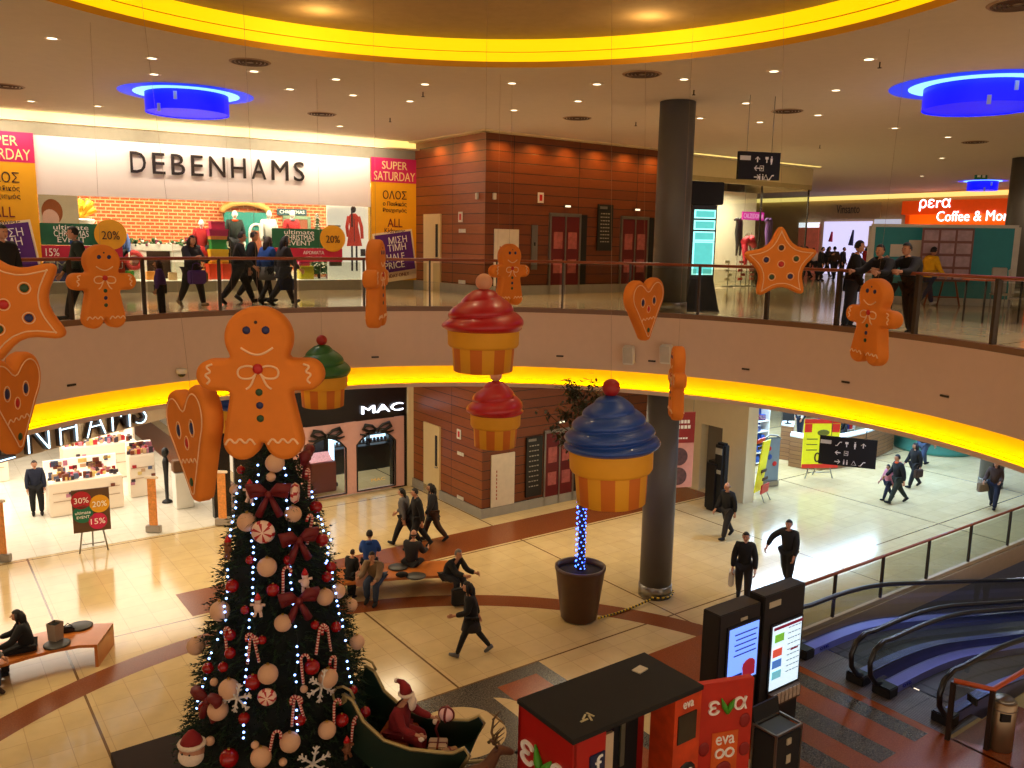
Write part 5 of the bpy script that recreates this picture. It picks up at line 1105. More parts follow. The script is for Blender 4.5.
# lower left posters
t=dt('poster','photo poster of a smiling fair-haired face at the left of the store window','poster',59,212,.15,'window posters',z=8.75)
m_=MB(); m_.box((0,0,0),(.92,.03,1.15)); m_.build('sheet',M('poster_tan',(196,160,120),.5,noise=.3,nscale=2,emit=.5),t); m_=MB(); m_.ball((-.2,-.02,-.15),.22,3,0,(.9,.08,1.2)); m_.build('printed_face',M('poster_face',(228,160,130),.5,emit=.4),t); m_=MB(); m_.ball((-.16,-.012,.02),.28,3,0,(.9,.06,1.2)); m_.build('printed_hair',M('poster_hair',(170,84,40),.5,emit=.3),t)  # print emits by itself, replacing light on the poster front
for i,(s,c) in enumerate([(-10.55,(120,110,180)),(-9.75,(190,200,30)),(-9.2,(220,60,30))]):
    t=thing('window_card',['lilac lettered card low at the left of the store window','lime green lettered card low in the store window','orange red card low in the window behind the left gingerbread figure'][i],'poster',DB.w(s,.1,6.97),DB.a,'lettered cards in the window'); m_=MB(); m_.box((0,0,.3),(.6,.03,.62)); m_.build('card',M('card%d'%i,c,.5),t); text(('TM','AS','YOU')[i],.5,.2,WTXT,t,(0,-.02,.42)); 
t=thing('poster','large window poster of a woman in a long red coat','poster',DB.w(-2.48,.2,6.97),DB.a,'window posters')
m_=MB(); m_.box((0,0,1.2),(1.34,.03,2.4)); m_.build('sheet',M('poster_pale',(236,222,206),.5,noise=.15,nscale=2,emit=.7),t)  # sheet emits by itself so that it reads bright in the window
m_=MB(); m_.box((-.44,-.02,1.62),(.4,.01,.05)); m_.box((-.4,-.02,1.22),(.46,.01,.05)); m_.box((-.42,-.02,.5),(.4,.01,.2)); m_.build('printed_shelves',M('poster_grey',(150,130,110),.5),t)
m_=MB(); m_.tube([(.18,-.03,2.02),(.18,-.03,1.92),(.19,-.03,1.62),(.2,-.03,1.02)],[.08,.17,.14,.26],10); m_.tube([(.02,-.03,1.93),(-.04,-.03,1.6),(.0,-.03,1.3)],[.05,.055,.05],8); m_.tube([(.35,-.03,1.93),(.44,-.03,1.6),(.46,-.03,1.25)],[.05,.055,.05],8); bmesh.ops.scale(m_.bm,vec=(1,.1,1),verts=m_.bm.verts,space=Matrix.Translation((0,.03,0))); m_.build('printed_coat',M('coat_red',(206,50,26),.6,emit=.4),t)  # printed coat emits along with its sheet
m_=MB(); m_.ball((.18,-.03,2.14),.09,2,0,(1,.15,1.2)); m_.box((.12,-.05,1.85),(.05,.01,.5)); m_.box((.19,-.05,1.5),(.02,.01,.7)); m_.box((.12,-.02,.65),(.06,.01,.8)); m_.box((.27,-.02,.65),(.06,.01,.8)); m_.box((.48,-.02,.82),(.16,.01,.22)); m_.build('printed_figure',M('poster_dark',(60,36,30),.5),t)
# window mannequins
MANQ=M('mannequin_white',(244,236,226),.4,noise=.02)
for i,(px,py,top,legs,ex,sk,l) in enumerate([(110,229,'charcoal','charcoal',None,None,'white-headed mannequin in a dark suit, left one of the pair by the mantelpiece'),(121,229,'ltblue','charcoal',None,None,'white-headed mannequin in a blue jacket, right one of the pair'),(201,222,'red','charcoal',None,'red','mannequin in a red dress beside the stacked coloured gift boxes'),(234,213,'dkgreen','charcoal',('scarf','orange'),None,'mannequin in dark green with an orange scarf by the arched door'),(268,213,'white','charcoal',None,None,'mannequin with a flat cap and white top behind the passing women'),(291,213,'red','charcoal',('scarf','grey'),None,'mannequin with a red collar above the offer strip')]):
    s_,z_=DB.at(px,py,1.0); h=(z_-6.965)/.93; h=min(1.9,h); base=6.965; 
    if i in(0,1): h=1.55
    elif h<1.5: h=1.6
    if z_-6.965>1.9: base=z_-h*.93
    p=DB.w(s_,1.0+(.15 if i==1 else 0),base); human(l,p,31-90+(i-3)*6,h=h,pose='stand',top=top,legs=legs,hair='bald',hc=None,extra=ex,skirt=sk,group='mannequins in the store window',name='mannequin',skinm=MANQ)
    if base>6.97: t=MB().box((0,0,(base-6.965)/2),(.6,.6,base-6.965)).build('display_block',WHITE_,loc=(p.x,p.y,6.965),rz=DB.a); tag(t,'white block lifting the %s mannequin in the store window'%['suited','blue-jacketed','red','scarfed','capped','red-collared'][i],'plinth','white display blocks')
# mantelpiece with garland
s0,_=DB.at(128,243,1.3); s1,_=DB.at(186,243,1.3); t=thing('mantelpiece','white fireplace surround with a green garland along its top','fireplace',DB.w((s0+s1)/2,1.3,6.965),DB.a); W_=s1-s0
m_=MB(); m_.box((-W_/2+.25,0,.5),(.4,.35,1.0)); m_.box((W_/2-.25,0,.5),(.4,.35,1.0)); m_.box((0,0,.9),(W_,.4,.2),bev=.02); m_.build('surround',WHITE_,t)
m_=MB(); m_.box((0,.12,.4),(W_-.9,.1,.8)); m_.build('hearth',M('hearth_dark',(70,40,28),.8),t)
m_=MB(); r3=random.Random(4)
for k in range(130): x=r3.uniform(-W_/2,W_/2); m_.ball((x,-.08+r3.gauss(0,.06),1.06+r3.gauss(0,.05)-.05*abs(math.sin(x*4))),r3.uniform(.03,.055),1,0 if r3.random()<.7 else (1 if r3.random()<.5 else 2))
m_.build('garland',[M('garland_green',(60,96,50),.7),M('garland_white',(230,220,206),.6),M('garland_plum',(120,30,60),.5)],t)
p=DB.w(*( (s0+.1),1.05,7.5)); t=thing('wreath','red and white wreath hanging on the left of the mantelpiece','wreath',p,DB.a); m_=MB(); m_.tube([(.2*math.cos(2*PI*i/16),0,.22*math.sin(2*PI*i/16)) for i in range(16)],.07,7,closed=True); m_.build('ring',M('wreath_red',(170,40,40),.7,noise=.5,nscale=20),t)
# stacked gift boxes
s_,_=DB.at(218,260,.7); bx=[(.0,.62,.46,(220,60,20),'large orange gift box at the bottom of the stack'),(.46,.5,.42,(226,170,20),'yellow gift box second from the bottom of the stack'),(.88,.42,.28,(30,130,50),'green gift box in the middle of the stack'),(1.16,.46,.1,(230,150,60),'flat gold gift box above the green one'),(1.26,.52,.2,(190,24,90),'magenta gift box second from the top of the stack'),(1.46,.38,.22,(170,20,70),'dark pink gift box on top of the stack')]
for z,w_,h_,c,l in bx:
    t=thing('gift_box',l,'gift',DB.w(s_,.7,6.966+z),DB.a,'stacked gift boxes in the store window'); m_=MB(); m_.box((0,0,h_*.4),(w_,w_,h_*.8)); m_.build('box',M('gift%s'%str(c),c,.5),t); m_=MB(); m_.box((0,0,h_*.88),(w_*1.06,w_*1.06,h_*.22)); m_.build('lid',M('gift%s'%str(c),c,.5),t)
for i,(px,c,sz,l) in enumerate([(118,(200,30,30),.22,'small red gift under the paired mannequins'),(128,(60,150,60),.26,'small green gift left of the mantelpiece'),(330,(200,30,110),.24,'pink gift under the little snowy fir'),(305,(210,190,30),.4,'lime yellow gift box beside the little snowy fir'),(303,(190,30,110),.3,'magenta box behind the yellow gift by the little fir'),(150,(240,150,60),.24,'glowing orange gift in the hearth'),(172,(250,200,150),.22,'pale gift right of the hearth'),(245,(210,70,20),.3,'orange gift box before the arched door')]):
    s_,_=DB.at(px,270,.45+.12*(i%3)); t=thing('gift_box',l,'gift',DB.w(s_,.4+.12*(i%3),6.966+(.4 if i==4 else 0)),DB.a,'loose gifts on the window floor'); m_=MB(); m_.box((0,0,sz/2),(sz,sz,sz),bev=.01); m_.build('box',M('giftb%d'%i,c,.5),t); m_=MB(); m_.box((0,0,sz/2),(sz*1.03,.03,sz*1.03)); m_.build('ribbon',WTXT,t)
# arched door, street sign on the brick wall
s_,_=DB.at(246,230,1.85); t=thing('arched_doorway','teal door scene with two white arches under a wooden arch in the shop window','window scenery',DB.w(s_,1.85,6.966),DB.a)
m_=MB(); m_.box((0,0,1.0),(1.3,.1,2.0)); m_.build('door_board',M('teal_board',(30,120,110),.6),t); m_=MB()
for x in(-.3,.3): m_.tube([(x-.2,-.07,.1),(x-.2,-.07,1.4)]+[(x-.2*math.cos(PI*i/8),-.07,1.4+.24*math.sin(PI*i/8)) for i in range(9)]+[(x+.2,-.07,.1)],.045,6)
m_.build('arch_moulding',WHITE_,t); m_=MB(); m_.tube([(.72*math.cos(PI*i/12),-.05,1.98+.3*math.sin(PI*i/12)) for i in range(13)],.1,8); m_.build('wood_arch',M('pale_wood',(196,140,70),.6),t)
m_=MB()
for x in(-.3,.3): m_.box((x,-.055,.8),(.3,.02,1.3))
m_.build('brown_panes',M('brown_pane',(150,80,50),.5),t)
s_,_=DB.at(292,205,1.9); t=thing('street_sign','small dark wall sign with pale letters high on the brick wall','sign',DB.w(s_,1.93,9.02),DB.a); m_=MB(); m_.box((0,0,0),(.95,.04,.2)); m_.build('plate',M('dark_teal_plate',(30,70,76),.5),t); text('CHRISTMAS',.8,.1,WTXT,t,(0,-.025,0))
t=thing('window_frame_prop','grey-green painted window frame prop on the brick wall behind the red-collared mannequin','window scenery',DB.w(s_+.15,1.92,7.9),DB.a); m_=MB()
for x in(-.4,.4): m_.box((x,0,.45),(.1,.06,1.0))
m_.box((0,0,.95),(.9,.06,.1)); m_.box((0,0,-.02),(.9,.1,.1)); m_.build('frame',M('sage_paint',(120,140,110),.6),t); m_=MB(); m_.box((0,.02,.45),(.7,.02,.9)); m_.build('pane',M('brown_pane',(150,80,50)),t)
def mini_fir(label,s,d,z0,h,r,white=.3):
    t=thing('small_fir',label,'christmas tree',DB.w(s,d,z0),DB.a,'small snowy firs in the window'); m_=MB()
    for k in range(420):
        f=r3.random(); a=r3.uniform(0,2*PI); rr=r*(1-f)*r3.uniform(.6,1.0); p=Vector((math.cos(a)*rr,math.sin(a)*rr,.15+f*(h-.2))); d_=Vector((math.cos(a),math.sin(a),-.3)).normalized(); s_2=d_.cross(Vector((0,0,1))).normalized()*.035; e=p+d_*.13
        m_._f([m_.bm.verts.new(q) for q in(p+s_2,p-s_2,e)],0 if r3.random()>white else 1)
    m_.lathe([(r*.75,.15),(.02,h-.1)],n=12); m_.build('foliage',[M('mini_fir_green',(50,84,40),.7),M('mini_fir_snow',(236,230,216),.6)],t)
    m_=MB(); m_.cyl((0,0,0),(0,0,.25),.04,n=8); m_.build('trunk',M('bark',(60,40,26)),t)
s_,_=DB.at(320,265,.6); mini_fir('bushy little fir with white flowers beside the red coat poster',s_,.7,6.966,1.05,.5)
s_,_=DB.at(318,225,1.5); mini_fir('slim snowy fir behind the right offer strip',s_,1.55,6.966,2.1,.32,.5)
s_,_=DB.at(78,215,1.2); t=thing('trumpet_stack','gold and yellow trumpets on a white bell stand high in the window','window scenery',DB.w(s_,1.0,6.966),DB.a); m_=MB(); m_.lathe([(.32,0),(.28,.9),(.34,1.5),(.42,1.62),(.36,1.66)],n=20); m_.build('stand',WHITE_,t); m_=MB()
for k in range(9): a=k*.7; m_.cyl((0,0,1.66),(.4*math.cos(a),.15*math.sin(a),1.95+.1*(k%3)),.03,.12,10)
m_.build('trumpet_cluster',M('brass',(230,170,40),.35,.5),t); t['category']='display stand'
# ================================================================ WOODEN LIFT BLOCK FITTINGS (grid frame, wall at b=20.32 and a=13.72)
def gt(name,label,cat,a,b,z,rz=0,group=None): return thing(name,label,cat,G(a,b,z),A36+rz,group)
BL_,BA=20.32,13.72
SIDE=-PI/2  # faces -a
CREAMD=M('cream_door',(214,190,140),.5,noise=.05)
for lv,z0 in((1,UF),(0,0)):
    nm='upper' if lv else 'lower'
    t=gt('service_door','cream service door with a narrow glass strip in the wooden wall, %s floor'%nm,'door',BA-.03,BL_+2.87,z0,SIDE,'cream service doors')
    m_=MB(); m_.box((0,0,1.18),(1.0,.06,2.36)); m_.build('leaf',CREAMD,t); m_=MB(); m_.box((.32,-.035,1.55),(.12,.02,1.0)); m_.build('glass_strip',BLACK,t); m_=MB(); m_.tube([(.42,-.03,1.02),(.42,-.09,1.02),(.3,-.09,1.02)],.015,6); m_.build('handle',STEEL,t)
    t=gt('notice_board','plain white notice panel low on the wooden wall, %s floor'%nm,'panel',BL_*0+BA+.73,BL_-.04,z0+.3,0,'white notice panels by the lifts')
    m_=MB(); m_.box((0,0,.8),(.86,.04,1.62)); m_.build('board',M('notice_board_white',(214,200,176),.5),t); m_=MB()
    for k in range(8): m_.box((-.24,-.025,.25+k*.12),(.03,.01,.07))
    m_.build('lettering',M('rust_print',(170,80,50)),t)
    for a_,n_ in((1.66+.7,'left'),(1.66+3.6,'right')):
        t=gt('lift',"lift entrance with red posters on its doors, %s one of the %s floor"%(n_,nm),'lift',BA+a_+.55,BL_-.02,z0,0,'lift entrances in the wooden wall')
        h=2.38
        m_=MB(); m_.box((-.58,0,h/2),(.07,.08,h)); m_.box((.58,0,h/2),(.07,.08,h)); m_.box((0,0,h),(1.23,.08,.1)); m_.build('frame',STEEL,t)
        m_=MB(); m_.box((.74,.0,h/2),(.26,.03,h+.05)); m_.build('dark_side_panel',BLACK,t)
        for s in(-1,1):
            m_=MB(); m_.box((s*.28,-.01,h/2),(.53,.04,h-.06)); dd=m_.build('door_leaf',M('lift_door_red',(96,16,20),.4),t)
            
            for zz,hh in((1.62,.5),(.85,.42)): m_=MB(); m_.box((s*.28,-.035,zz),(.34,.006,hh)); m_.build('printed_notice',M('poster_rose',(170,90,84),.5,noise=.6,nscale=9),dd)
        m_=MB(); m_.box((0,-.045,h/2),(.05,.02,h)); m_.build('centre_strip',STEEL,t)
        t=gt('lift_indicator','pale lift indicator lamp above the %s lift of the %s floor'%(n_,nm),'indicator',BA+a_+.6,BL_-.05,z0+h+.26,0,'lift indicator lamps'); m_=MB(); m_.box((0,0,0),(.26,.06,.08),bev=.01); m_.build('housing',STEEL,t); m_=MB(); m_.box((0,-.032,0),(.2,.006,.05)); m_.build('display',M('pale_lamp',(250,236,200),.4,emit=1.2),t)
    a_=BA+(4.5 if lv else 1.9); w_=.62; zt=z0+(2.75 if lv else 2.3); hh=1.42 if lv else 1.9
    t=gt('directory_board','tall dark floor directory with small white writing beside the lifts, %s floor'%nm,'sign',a_,BL_-.05,zt-hh,0,'dark directory boards'); m_=MB(); m_.box((0,0,hh/2),(w_,.06,hh)); m_.build('board',M('board_green_black',(30,30,26),.4),t)
    m_=MB(); m_.box((-.1,-.034,hh-.1),(.3,.01,.08)); m_.build('header_plate',STEEL,t)
    m_=MB()
    for k in range(9):
        for q in range(4): m_.box((-.18+q*.1,-.034,hh-.28-k*(hh-.45)/9),(.05+.03*((k+q)%2),.006,.03))
    m_.build('lettering',M('grey_print',(170,166,150)),t)
    if lv:
        t=gt('steel_panel','narrow brushed steel control panel left of the lifts upstairs','panel',BA+1.75,BL_-.03,z0+.75); m_=MB(); m_.box((0,0,.65),(.22,.03,1.3)); m_.build('plate',STEEL,t); m_=MB(); m_.box((0,-.02,.75),(.05,.01,.1)); m_.build('button_plate',BLACK,t)
for a_,b_,z,rz,l in((BA+.28,BL_-.03,9.47,0,'small white box light on the lift face of the wooden wall near its corner'),(BA-.03,BL_+.35,9.47,SIDE,'small white box light on the store side of the wooden wall near its corner'),):
    t=gt('corner_light',l,'light fitting',a_,b_,z,rz,'small white boxes at the wooden corner'); m_=MB(); m_.box((0,-.02,0),(.1,.07,.18),bev=.01); m_.build('housing',WPLAS,t)
for a_,b_,z,rz,l in((BA-.03,BL_+1.25,8.9,SIDE,'white square notice on the upper wooden wall beside the service door'),(BA+1.95,BL_-.03,9.5,0,'white square notice on the upper wooden wall above the lifts'),(BA-.03,BL_+1.25,2.35,SIDE,'white square notice on the lower wooden wall beside the service door')):
    t=gt('wall_notice',l,'notice',a_,b_,z,rz,'square wall notices'); m_=MB(); m_.box((0,0,0),(.22,.02,.3)); m_.build('plate',WPLAS,t); m_=MB(); m_.box((0,-.012,0),(.1,.006,.18)); m_.build('symbol',RED,t)
for z,l in((8.5,'white socket plates under the notice on the upper wooden wall'),(UF+.35,'white socket plates low on the upper wooden wall'),(1.75,'white socket plates under the notice on the lower wooden wall'),(.35,'white socket plates low on the lower wooden wall')):
    t=gt('socket_plate',l,'socket',BA-.03,BL_+1.15,z,SIDE,'socket plates on the wooden wall'); m_=MB()
    for k in range(3): m_.box((-.13+k*.13,0,0),(.11,.02,.11),bev=.005)
    m_.build('plate',WPLAS,t)
# ================================================================ HANGING SIGNS
def icons(m_,x,z,k,s=.09):
    if k=='arrow': m_.box((x,0,z),(.12,.008,.022)); m_.tube([(x-.01,0,z+.05),(x-.06,0,z),(x-.01,0,z-.05)],.011,4)
    elif k=='arrowr': m_.box((x,0,z),(.12,.008,.022)); m_.tube([(x+.01,0,z+.05),(x+.06,0,z),(x+.01,0,z-.05)],.011,4)
    elif k=='up': m_.box((x,0,z-.01),(.022,.008,.1)); m_.tube([(x-.05,0,z+.0),(x,0,z+.05),(x+.05,0,z)],.011,4)
    elif k=='man': m_.ball((x,0,z+.055),.02,1,0,(1,.4,1)); m_.box((x,0,z-.01),(.045,.008,.08)); m_.box((x,0,z-.07),(.025,.008,.05))
    elif k=='esc': m_.tube([(x-.07,0,z-.05),(x-.03,0,z-.05),(x+.03,0,z+.04),(x+.07,0,z+.04)],.014,4)
    elif k=='cup': m_.box((x,0,z+.03),(.07,.008,.05)); m_.box((x,0,z-.03),(.02,.008,.07))
    elif k=='lift': m_.tube([(x-.04,0,z-.05),(x+.04,0,z-.05),(x+.04,0,z+.05),(x-.04,0,z+.05)],.009,4,closed=True); m_.ball((x,0,z),.022,1,0,(1,.4,1))
    elif k=='wc': 
        for d in(-.035,.035): m_.ball((x+d,0,z+.05),.016,1,0,(1,.4,1)); m_.box((x+d,0,z-.015),(.03,.008,.08))
    else: m_.tube([(x-.05,0,z-.045),(x+.05,0,z-.045),(x,0,z+.05)],.012,4,closed=True)
def hang_sign(label,px0,px1,py,Y,ztop,rows,w_,h_,rz):
    p=aty((px0+px1)/2,py,Y); t=thing('hanging_sign',label,'sign',p,rz,'hanging black direction signs'); m_=MB(); m_.box((0,0,0),(w_,.08,h_)); m_.build('board',BLACKM,t)
    m_=MB(); m_.box((-w_/2+.14,-.045,h_/2-.13),(.24,.01,.09)); m_.build('logo_plate',WPLAS,t)
    m_=MB()
    for r_,row in enumerate(rows):
        for c_,k in enumerate(row):
            if k: icons(m_,-w_/2+.42+c_*(w_-.5)/4.2,h_/2-.15-r_*h_*.32,k)
    for v in m_.bm.verts: v.co.y-=.045
    m_.build('symbols',WTXT,t)
    for x in(-w_*.3,w_*.3): m_=MB(); m_.cyl((x,0,h_/2),(x,0,ztop-p.z),.008,n=5); m_.build('rod',STEEL,t)
hang_sign('black hanging sign with white arrows and symbols beside the column upstairs',738,779,166,18.2,CE,[['up',None,'cup','man'],['arrow','lift',None,None],['arrowr','wc','tri','esc']],.95,.56,math.radians(14))
hang_sign('black hanging sign with white arrows and symbols in front of the ground-floor supermarket',824,871,452,19.5,LC+.02,[['esc','cup','man','up'],['arrow','lift',None,None],['arrowr','wc','tri','esc']],1.26,.68,math.radians(-22))
t=thing('exit_sign','small green running-man exit sign hung before the distant blue lamp','sign',aty(981,176,36),0); m_=MB(); m_.box((0,0,0),(.5,.06,.26)); m_.build('box',M('exit_green',(10,70,40),.5,emit=.3),t); m_=MB(); m_.box((-.1,-.035,0),(.14,.01,.12)); m_.box((.1,-.035,.0),(.12,.01,.14)); m_.build('symbol',WTXT,t); m_=MB(); m_.cyl((0,0,.13),(0,0,CE-t.location.z),.01,n=5); m_.build('rod',STEEL,t)
# ================================================================ LIT STAND BESIDE THE UPPER COLUMN
p=atz(697,311,UF); t=thing('lightbox_stand','black stand with glowing teal panels beside the upper column','display stand',(p.x+.02,p.y+.1,UF),math.radians(14))
m_=MB(); m_.lathe([(.62,0),(.58,.06),(.40,.75),(.38,.8)],n=4,sm=False); bmesh.ops.rotate(m_.bm,cent=(0,0,0),matrix=Matrix.Rotation(PI/4,3,'Z'),verts=m_.bm.verts); bmesh.ops.scale(m_.bm,vec=(1.05,.6,1),verts=m_.bm.verts); m_.build('base',BLACKM,t)
m_=MB(); m_.box((0,0,1.6),(.62,.3,1.75)); m_.build('cabinet',BLACK,t)
TEAL=M('teal_glow',(60,140,140),.4,emit=1.3,ec=(70,165,160),noise=.4,nscale=7); TEALW=M('pale_teal_glow',(150,220,215),.4,emit=1.5,ec=(140,215,210),noise=.2)
for z,h_ in((.83+.42,.78),(1.76,.22),(2.02,.22),(2.27,.2)):
    m_=MB(); m_.box((0,-.155,z),(.54,.02,h_)); m_.build('light_frame',TEALW,t); m_=MB(); m_.box((0,-.168,z),(.47,.012,h_-.06)); m_.build('light_panel',TEAL,t)
m_=MB(); m_.box((-.02,-.02,2.75),(.9,.4,.52),bev=.02); m_.build('head_box',BLACKM,t)
# ================================================================ HOSIERY SHOP WINDOW
s_,z_=CZ.at(753,216,.3); t=thing('shop_sign','small glowing magenta sign in the hosiery shop window','sign',CZ.w(s_,.3,z_),CZ.a); m_=MB(); m_.box((0,0,0),(1.25,.05,.3)); m_.build('panel',M('magenta_glow',(190,30,130),.5,emit=1.0,ec=(210,30,150)),t); text('CALZEDONIA',1.15,.18,M('pink_letter',(255,190,230),.5,emit=.6),t,(0,-.03,0))
for x in(-.5,.5): m_=MB(); m_.cyl((x,0,.15),(x,0,10.45-z_),.006,n=5); m_.build('wire',STEEL,t)
def legform(label,px,py,c,zb,up=True):
    s_,z_=CZ.at(px,py,.8); t=thing('stocking_form',label,'leg form',CZ.w(s_,.8,z_),CZ.a,'stocking forms in the hosiery window'); m_=MB()
    for dx in(0,.2): m_.tube([(dx-.12,0,.45),(dx,-.02,.5),(dx+.08,0,.35),(dx+.06,0,0),(dx+.12,0,-.45),(dx+.1,0,-.9)],[.05,.07,.08,.09,.07,.04],8)
    m_.build('legs',M('stocking_%s'%str(c),c,.5),t); m_=MB(); m_.cyl((.15,0,-.9),(.15,0,UF-z_),.012,n=6); m_.lathe([(.2,UF-z_),(.2,UF-z_+.03)],c=(.15,0,0),n=16); m_.build('stand',STEEL,t)
legform('pair of dark grey stocking legs raised in the hosiery window',736,232,(60,56,64),0); legform('pair of violet stocking legs raised in the hosiery window',766,232,(120,80,150),0)
s_,z_=CZ.at(748,244,.6); t=thing('underwear_mannequin','red and pink underwear shown on a half figure in the hosiery window','mannequin',CZ.w(s_,.6,z_),CZ.a); m_=MB(); m_.tube([(-.3,0,.05),(-.1,0,.15),(0,0,.0)],[.12,.17,.1],8); m_.tube([(0,0,0),(.15,0,.18),(.4,0,-.1)],[.1,.18,.1],8); m_.tube([(-.2,0,0),(-.12,0,-.5),(-.1,0,-.8)],[.12,.1,.06],8); m_.build('torso',M('hot_red',(236,40,70),.5),t); m_=MB(); m_.cyl((0,0,-.05),(0,0,UF-z_),.015,n=6); m_.build('stand',STEEL,t)
r4=random.Random(8)
for i,(px,c) in enumerate([(728,(220,200,170)),(741,(200,60,60)),(752,(230,120,110)),(762,(200,190,190)),(770,(230,210,180))]):
    s_,z_=CZ.at(px,276,.5); t=thing('hosiery_stand','small display stand of %s tights on the hosiery window floor'%['cream','red','coral','grey-white','pale yellow'][i],'display stand',CZ.w(s_,.5,UF),CZ.a,'low stands in the hosiery window'); m_=MB(); m_.cyl((0,0,0),(0,0,1.0+.2*(i%2)),.02,n=6); m_.box((0,0,.02),(.3,.3,.04)); m_.build('stand',STEEL,t); m_=MB()
    for k in range(5): m_.box((r4.uniform(-.1,.1),0,.3+k*.16),(.22,.05,.1))
    m_.build('packets',M('packet%d'%i,c,.5),t)
t=thing('twig_decoration','sprig of thin dark twigs behind the stockings in the hosiery window','decoration',CZ.w(CZ.at(752,236,1.6)[0],1.6,UF),CZ.a); m_=MB(); m_.cyl((0,0,0),(0,0,1.2),.02,n=6)
for k in range(14): a=r4.uniform(.3,2.8); m_.tube([(0,0,1.2),(.3*math.cos(a),0,1.2+.4*math.sin(a)),(.8*math.cos(a),.05,1.3+.8*math.sin(a))],.01,4)
m_.build('twigs',M('twig_dark',(110,80,70)),t)
# ================================================================ FAR UPPER SHOPS
FR=Frame(*(G(46.44,0)[:2]),36-90)
def ft(name,label,cat,px,py,d=0,group=None,z=None):
    s_,z_=FR.at(px,py,d); return thing(name,label,cat,FR.w(s_,d,z if z is not None else z_),FR.a,group)
def fw(px0,px1,py,d=0): return abs(FR.at(px1,py,d)[0]-FR.at(px0,py,d)[0])
t=ft('shop_sign','grey letters on the cream fascia of the far bag shop','sign',855,211,-.1); m_=MB(); m_.box((0,.03,0),(fw(822,871,211),.06,.9)); m_.build('fascia',M('cream_fascia',(206,182,136),.6),t); text('Vinsanto',fw(833,856,207),.5,M('grey_letter',(90,84,80)),t,(-fw(833,856,207)*.3,-.02,.12))
t=ft('shop_window','bright lilac-white shop window with small scarves on show, far upper hall','shop window',846,245,-.12,z=UF); w_=fw(823,870,245); m_=MB(); m_.box((0,0,1.55),(w_,.1,3.1)); m_.build('lit_panel',M('lilac_glow',(200,196,230),.5,emit=.9,ec=(205,200,240),noise=.15,nscale=1),t)
m_=MB(); m_.tube([(-w_*.3,-.1,2.5),(-w_*.32,-.1,1.9)],[.05,.14],6); m_.build('red_scarf',M('scarf_red',(200,50,90)),t); m_=MB(); m_.tube([(w_*.15,-.1,2.6),(w_*.12,-.1,1.7)],[.05,.16],6); m_.build('blue_scarf',M('scarf_navy',(40,50,90)),t)
t=ft('shop_window','reddish brown shop window left of the lilac-white one','shop window',808,245,-.12,z=UF); w_=fw(798,818,245); m_=MB(); m_.box((0,0,1.5),(w_,.1,3.0)); m_.build('lit_panel',M('russet_display',(150,70,50),.5,emit=.4,noise=.7,nscale=4),t); m_=MB(); m_.box((0,-.02,2.9),(w_,.1,.3)); m_.build('top_light',M('white_glow',(230,235,250),.5,emit=1.2),t)
t=ft('shop_window','pale shop window with a blue screen between bag shop and coffee bar','shop window',886,240,-.12,z=UF); w_=fw(873,899,240); m_=MB(); m_.box((0,0,1.6),(w_,.1,3.2)); m_.build('lit_panel',M('pale_blue_display',(190,196,214),.5,emit=.6),t); m_=MB(); m_.box((.2,-.08,2.5),(w_*.6,.04,.8)); m_.build('blue_screen',M('sky_screen',(30,110,190),.4,emit=.8),t)
# coffee bar sign
s0,_=FR.at(903,206,-1.2); s1,_=FR.at(1040,206,-1.2)
t=thing('coffee_sign','long orange illuminated sign reading Coffee and More','sign',FR.w((s0+s1)/2,-1.2,0),FR.a); z1=FR.at(950,200,-1.2)[1]; z0=FR.at(950,214,-1.2)[1]
W_=abs(s1-s0); m_=MB(); m_.box((0,0,(z0+z1)/2),(W_,.2,z1-z0)); m_.build('upper_band',M('orange_panel',(220,70,10),.5,emit=.35),t); m_=MB(); m_.box((.25,-.02,z0-.32),(W_-.5,.2,.62)); m_.build('lower_band',M('bright_orange_panel',(250,96,10),.5,emit=.6),t)
WG=M('white_glow_letter',(255,255,255),.4,emit=2.2,ec=(230,238,255),noise=0)
def fx(px): return FR.at(px,208,-1.35)[0]-(s0+s1)/2
text('ρεrα',fx(950)-fx(919),.62,WG,t,((fx(919)+fx(950))/2,-.13,(z0+z1)/2+.12)); text('Coffee & More',fx(1016)-fx(938),.52,WG,t,((fx(1016)+fx(938))/2,-.2,z0-.12))
m_=MB(); m_.lathe([(.3,z0-.95),(.5,z0-.6)],c=(fx(927),-.5,0),n=20); m_.build('lamp_shade',M('amber_lamp',(255,150,20),.5,emit=2,ec=(255,140,10)),t)
m_=MB(); m_.box((-W_/2+.2,1.05-.4,z0/2+UF/2),(.3,.8,z0-UF)); m_.box((W_/2-.2,1.05-.4,z0/2+UF/2),(.3,.8,z0-UF)); m_.build('side_pier',M('orange_panel',(220,70,10)),t)
t=ft('menu_lightbox','tall white lit menu panels at the right end of the coffee bar','lightbox',1000,235,-1.0,z=UF+1.1); m_=MB(); m_.box((0,0,.9),(2.6,.1,1.7)); m_.build('panel',M('red_white_menu',(230,90,70),.5,emit=.7,noise=.6,nscale=2),t); 
for x in(-.8,0,.8): m_=MB(); m_.box((x,-.07,.9),(.4,.03,1.4)); m_.build('lit_strip',WG,t)
m_=MB(); m_.box((0,.2,-.55),(2.8,.7,1.08)); m_.build('counter',M('bar_counter',(150,120,90),.5),t)
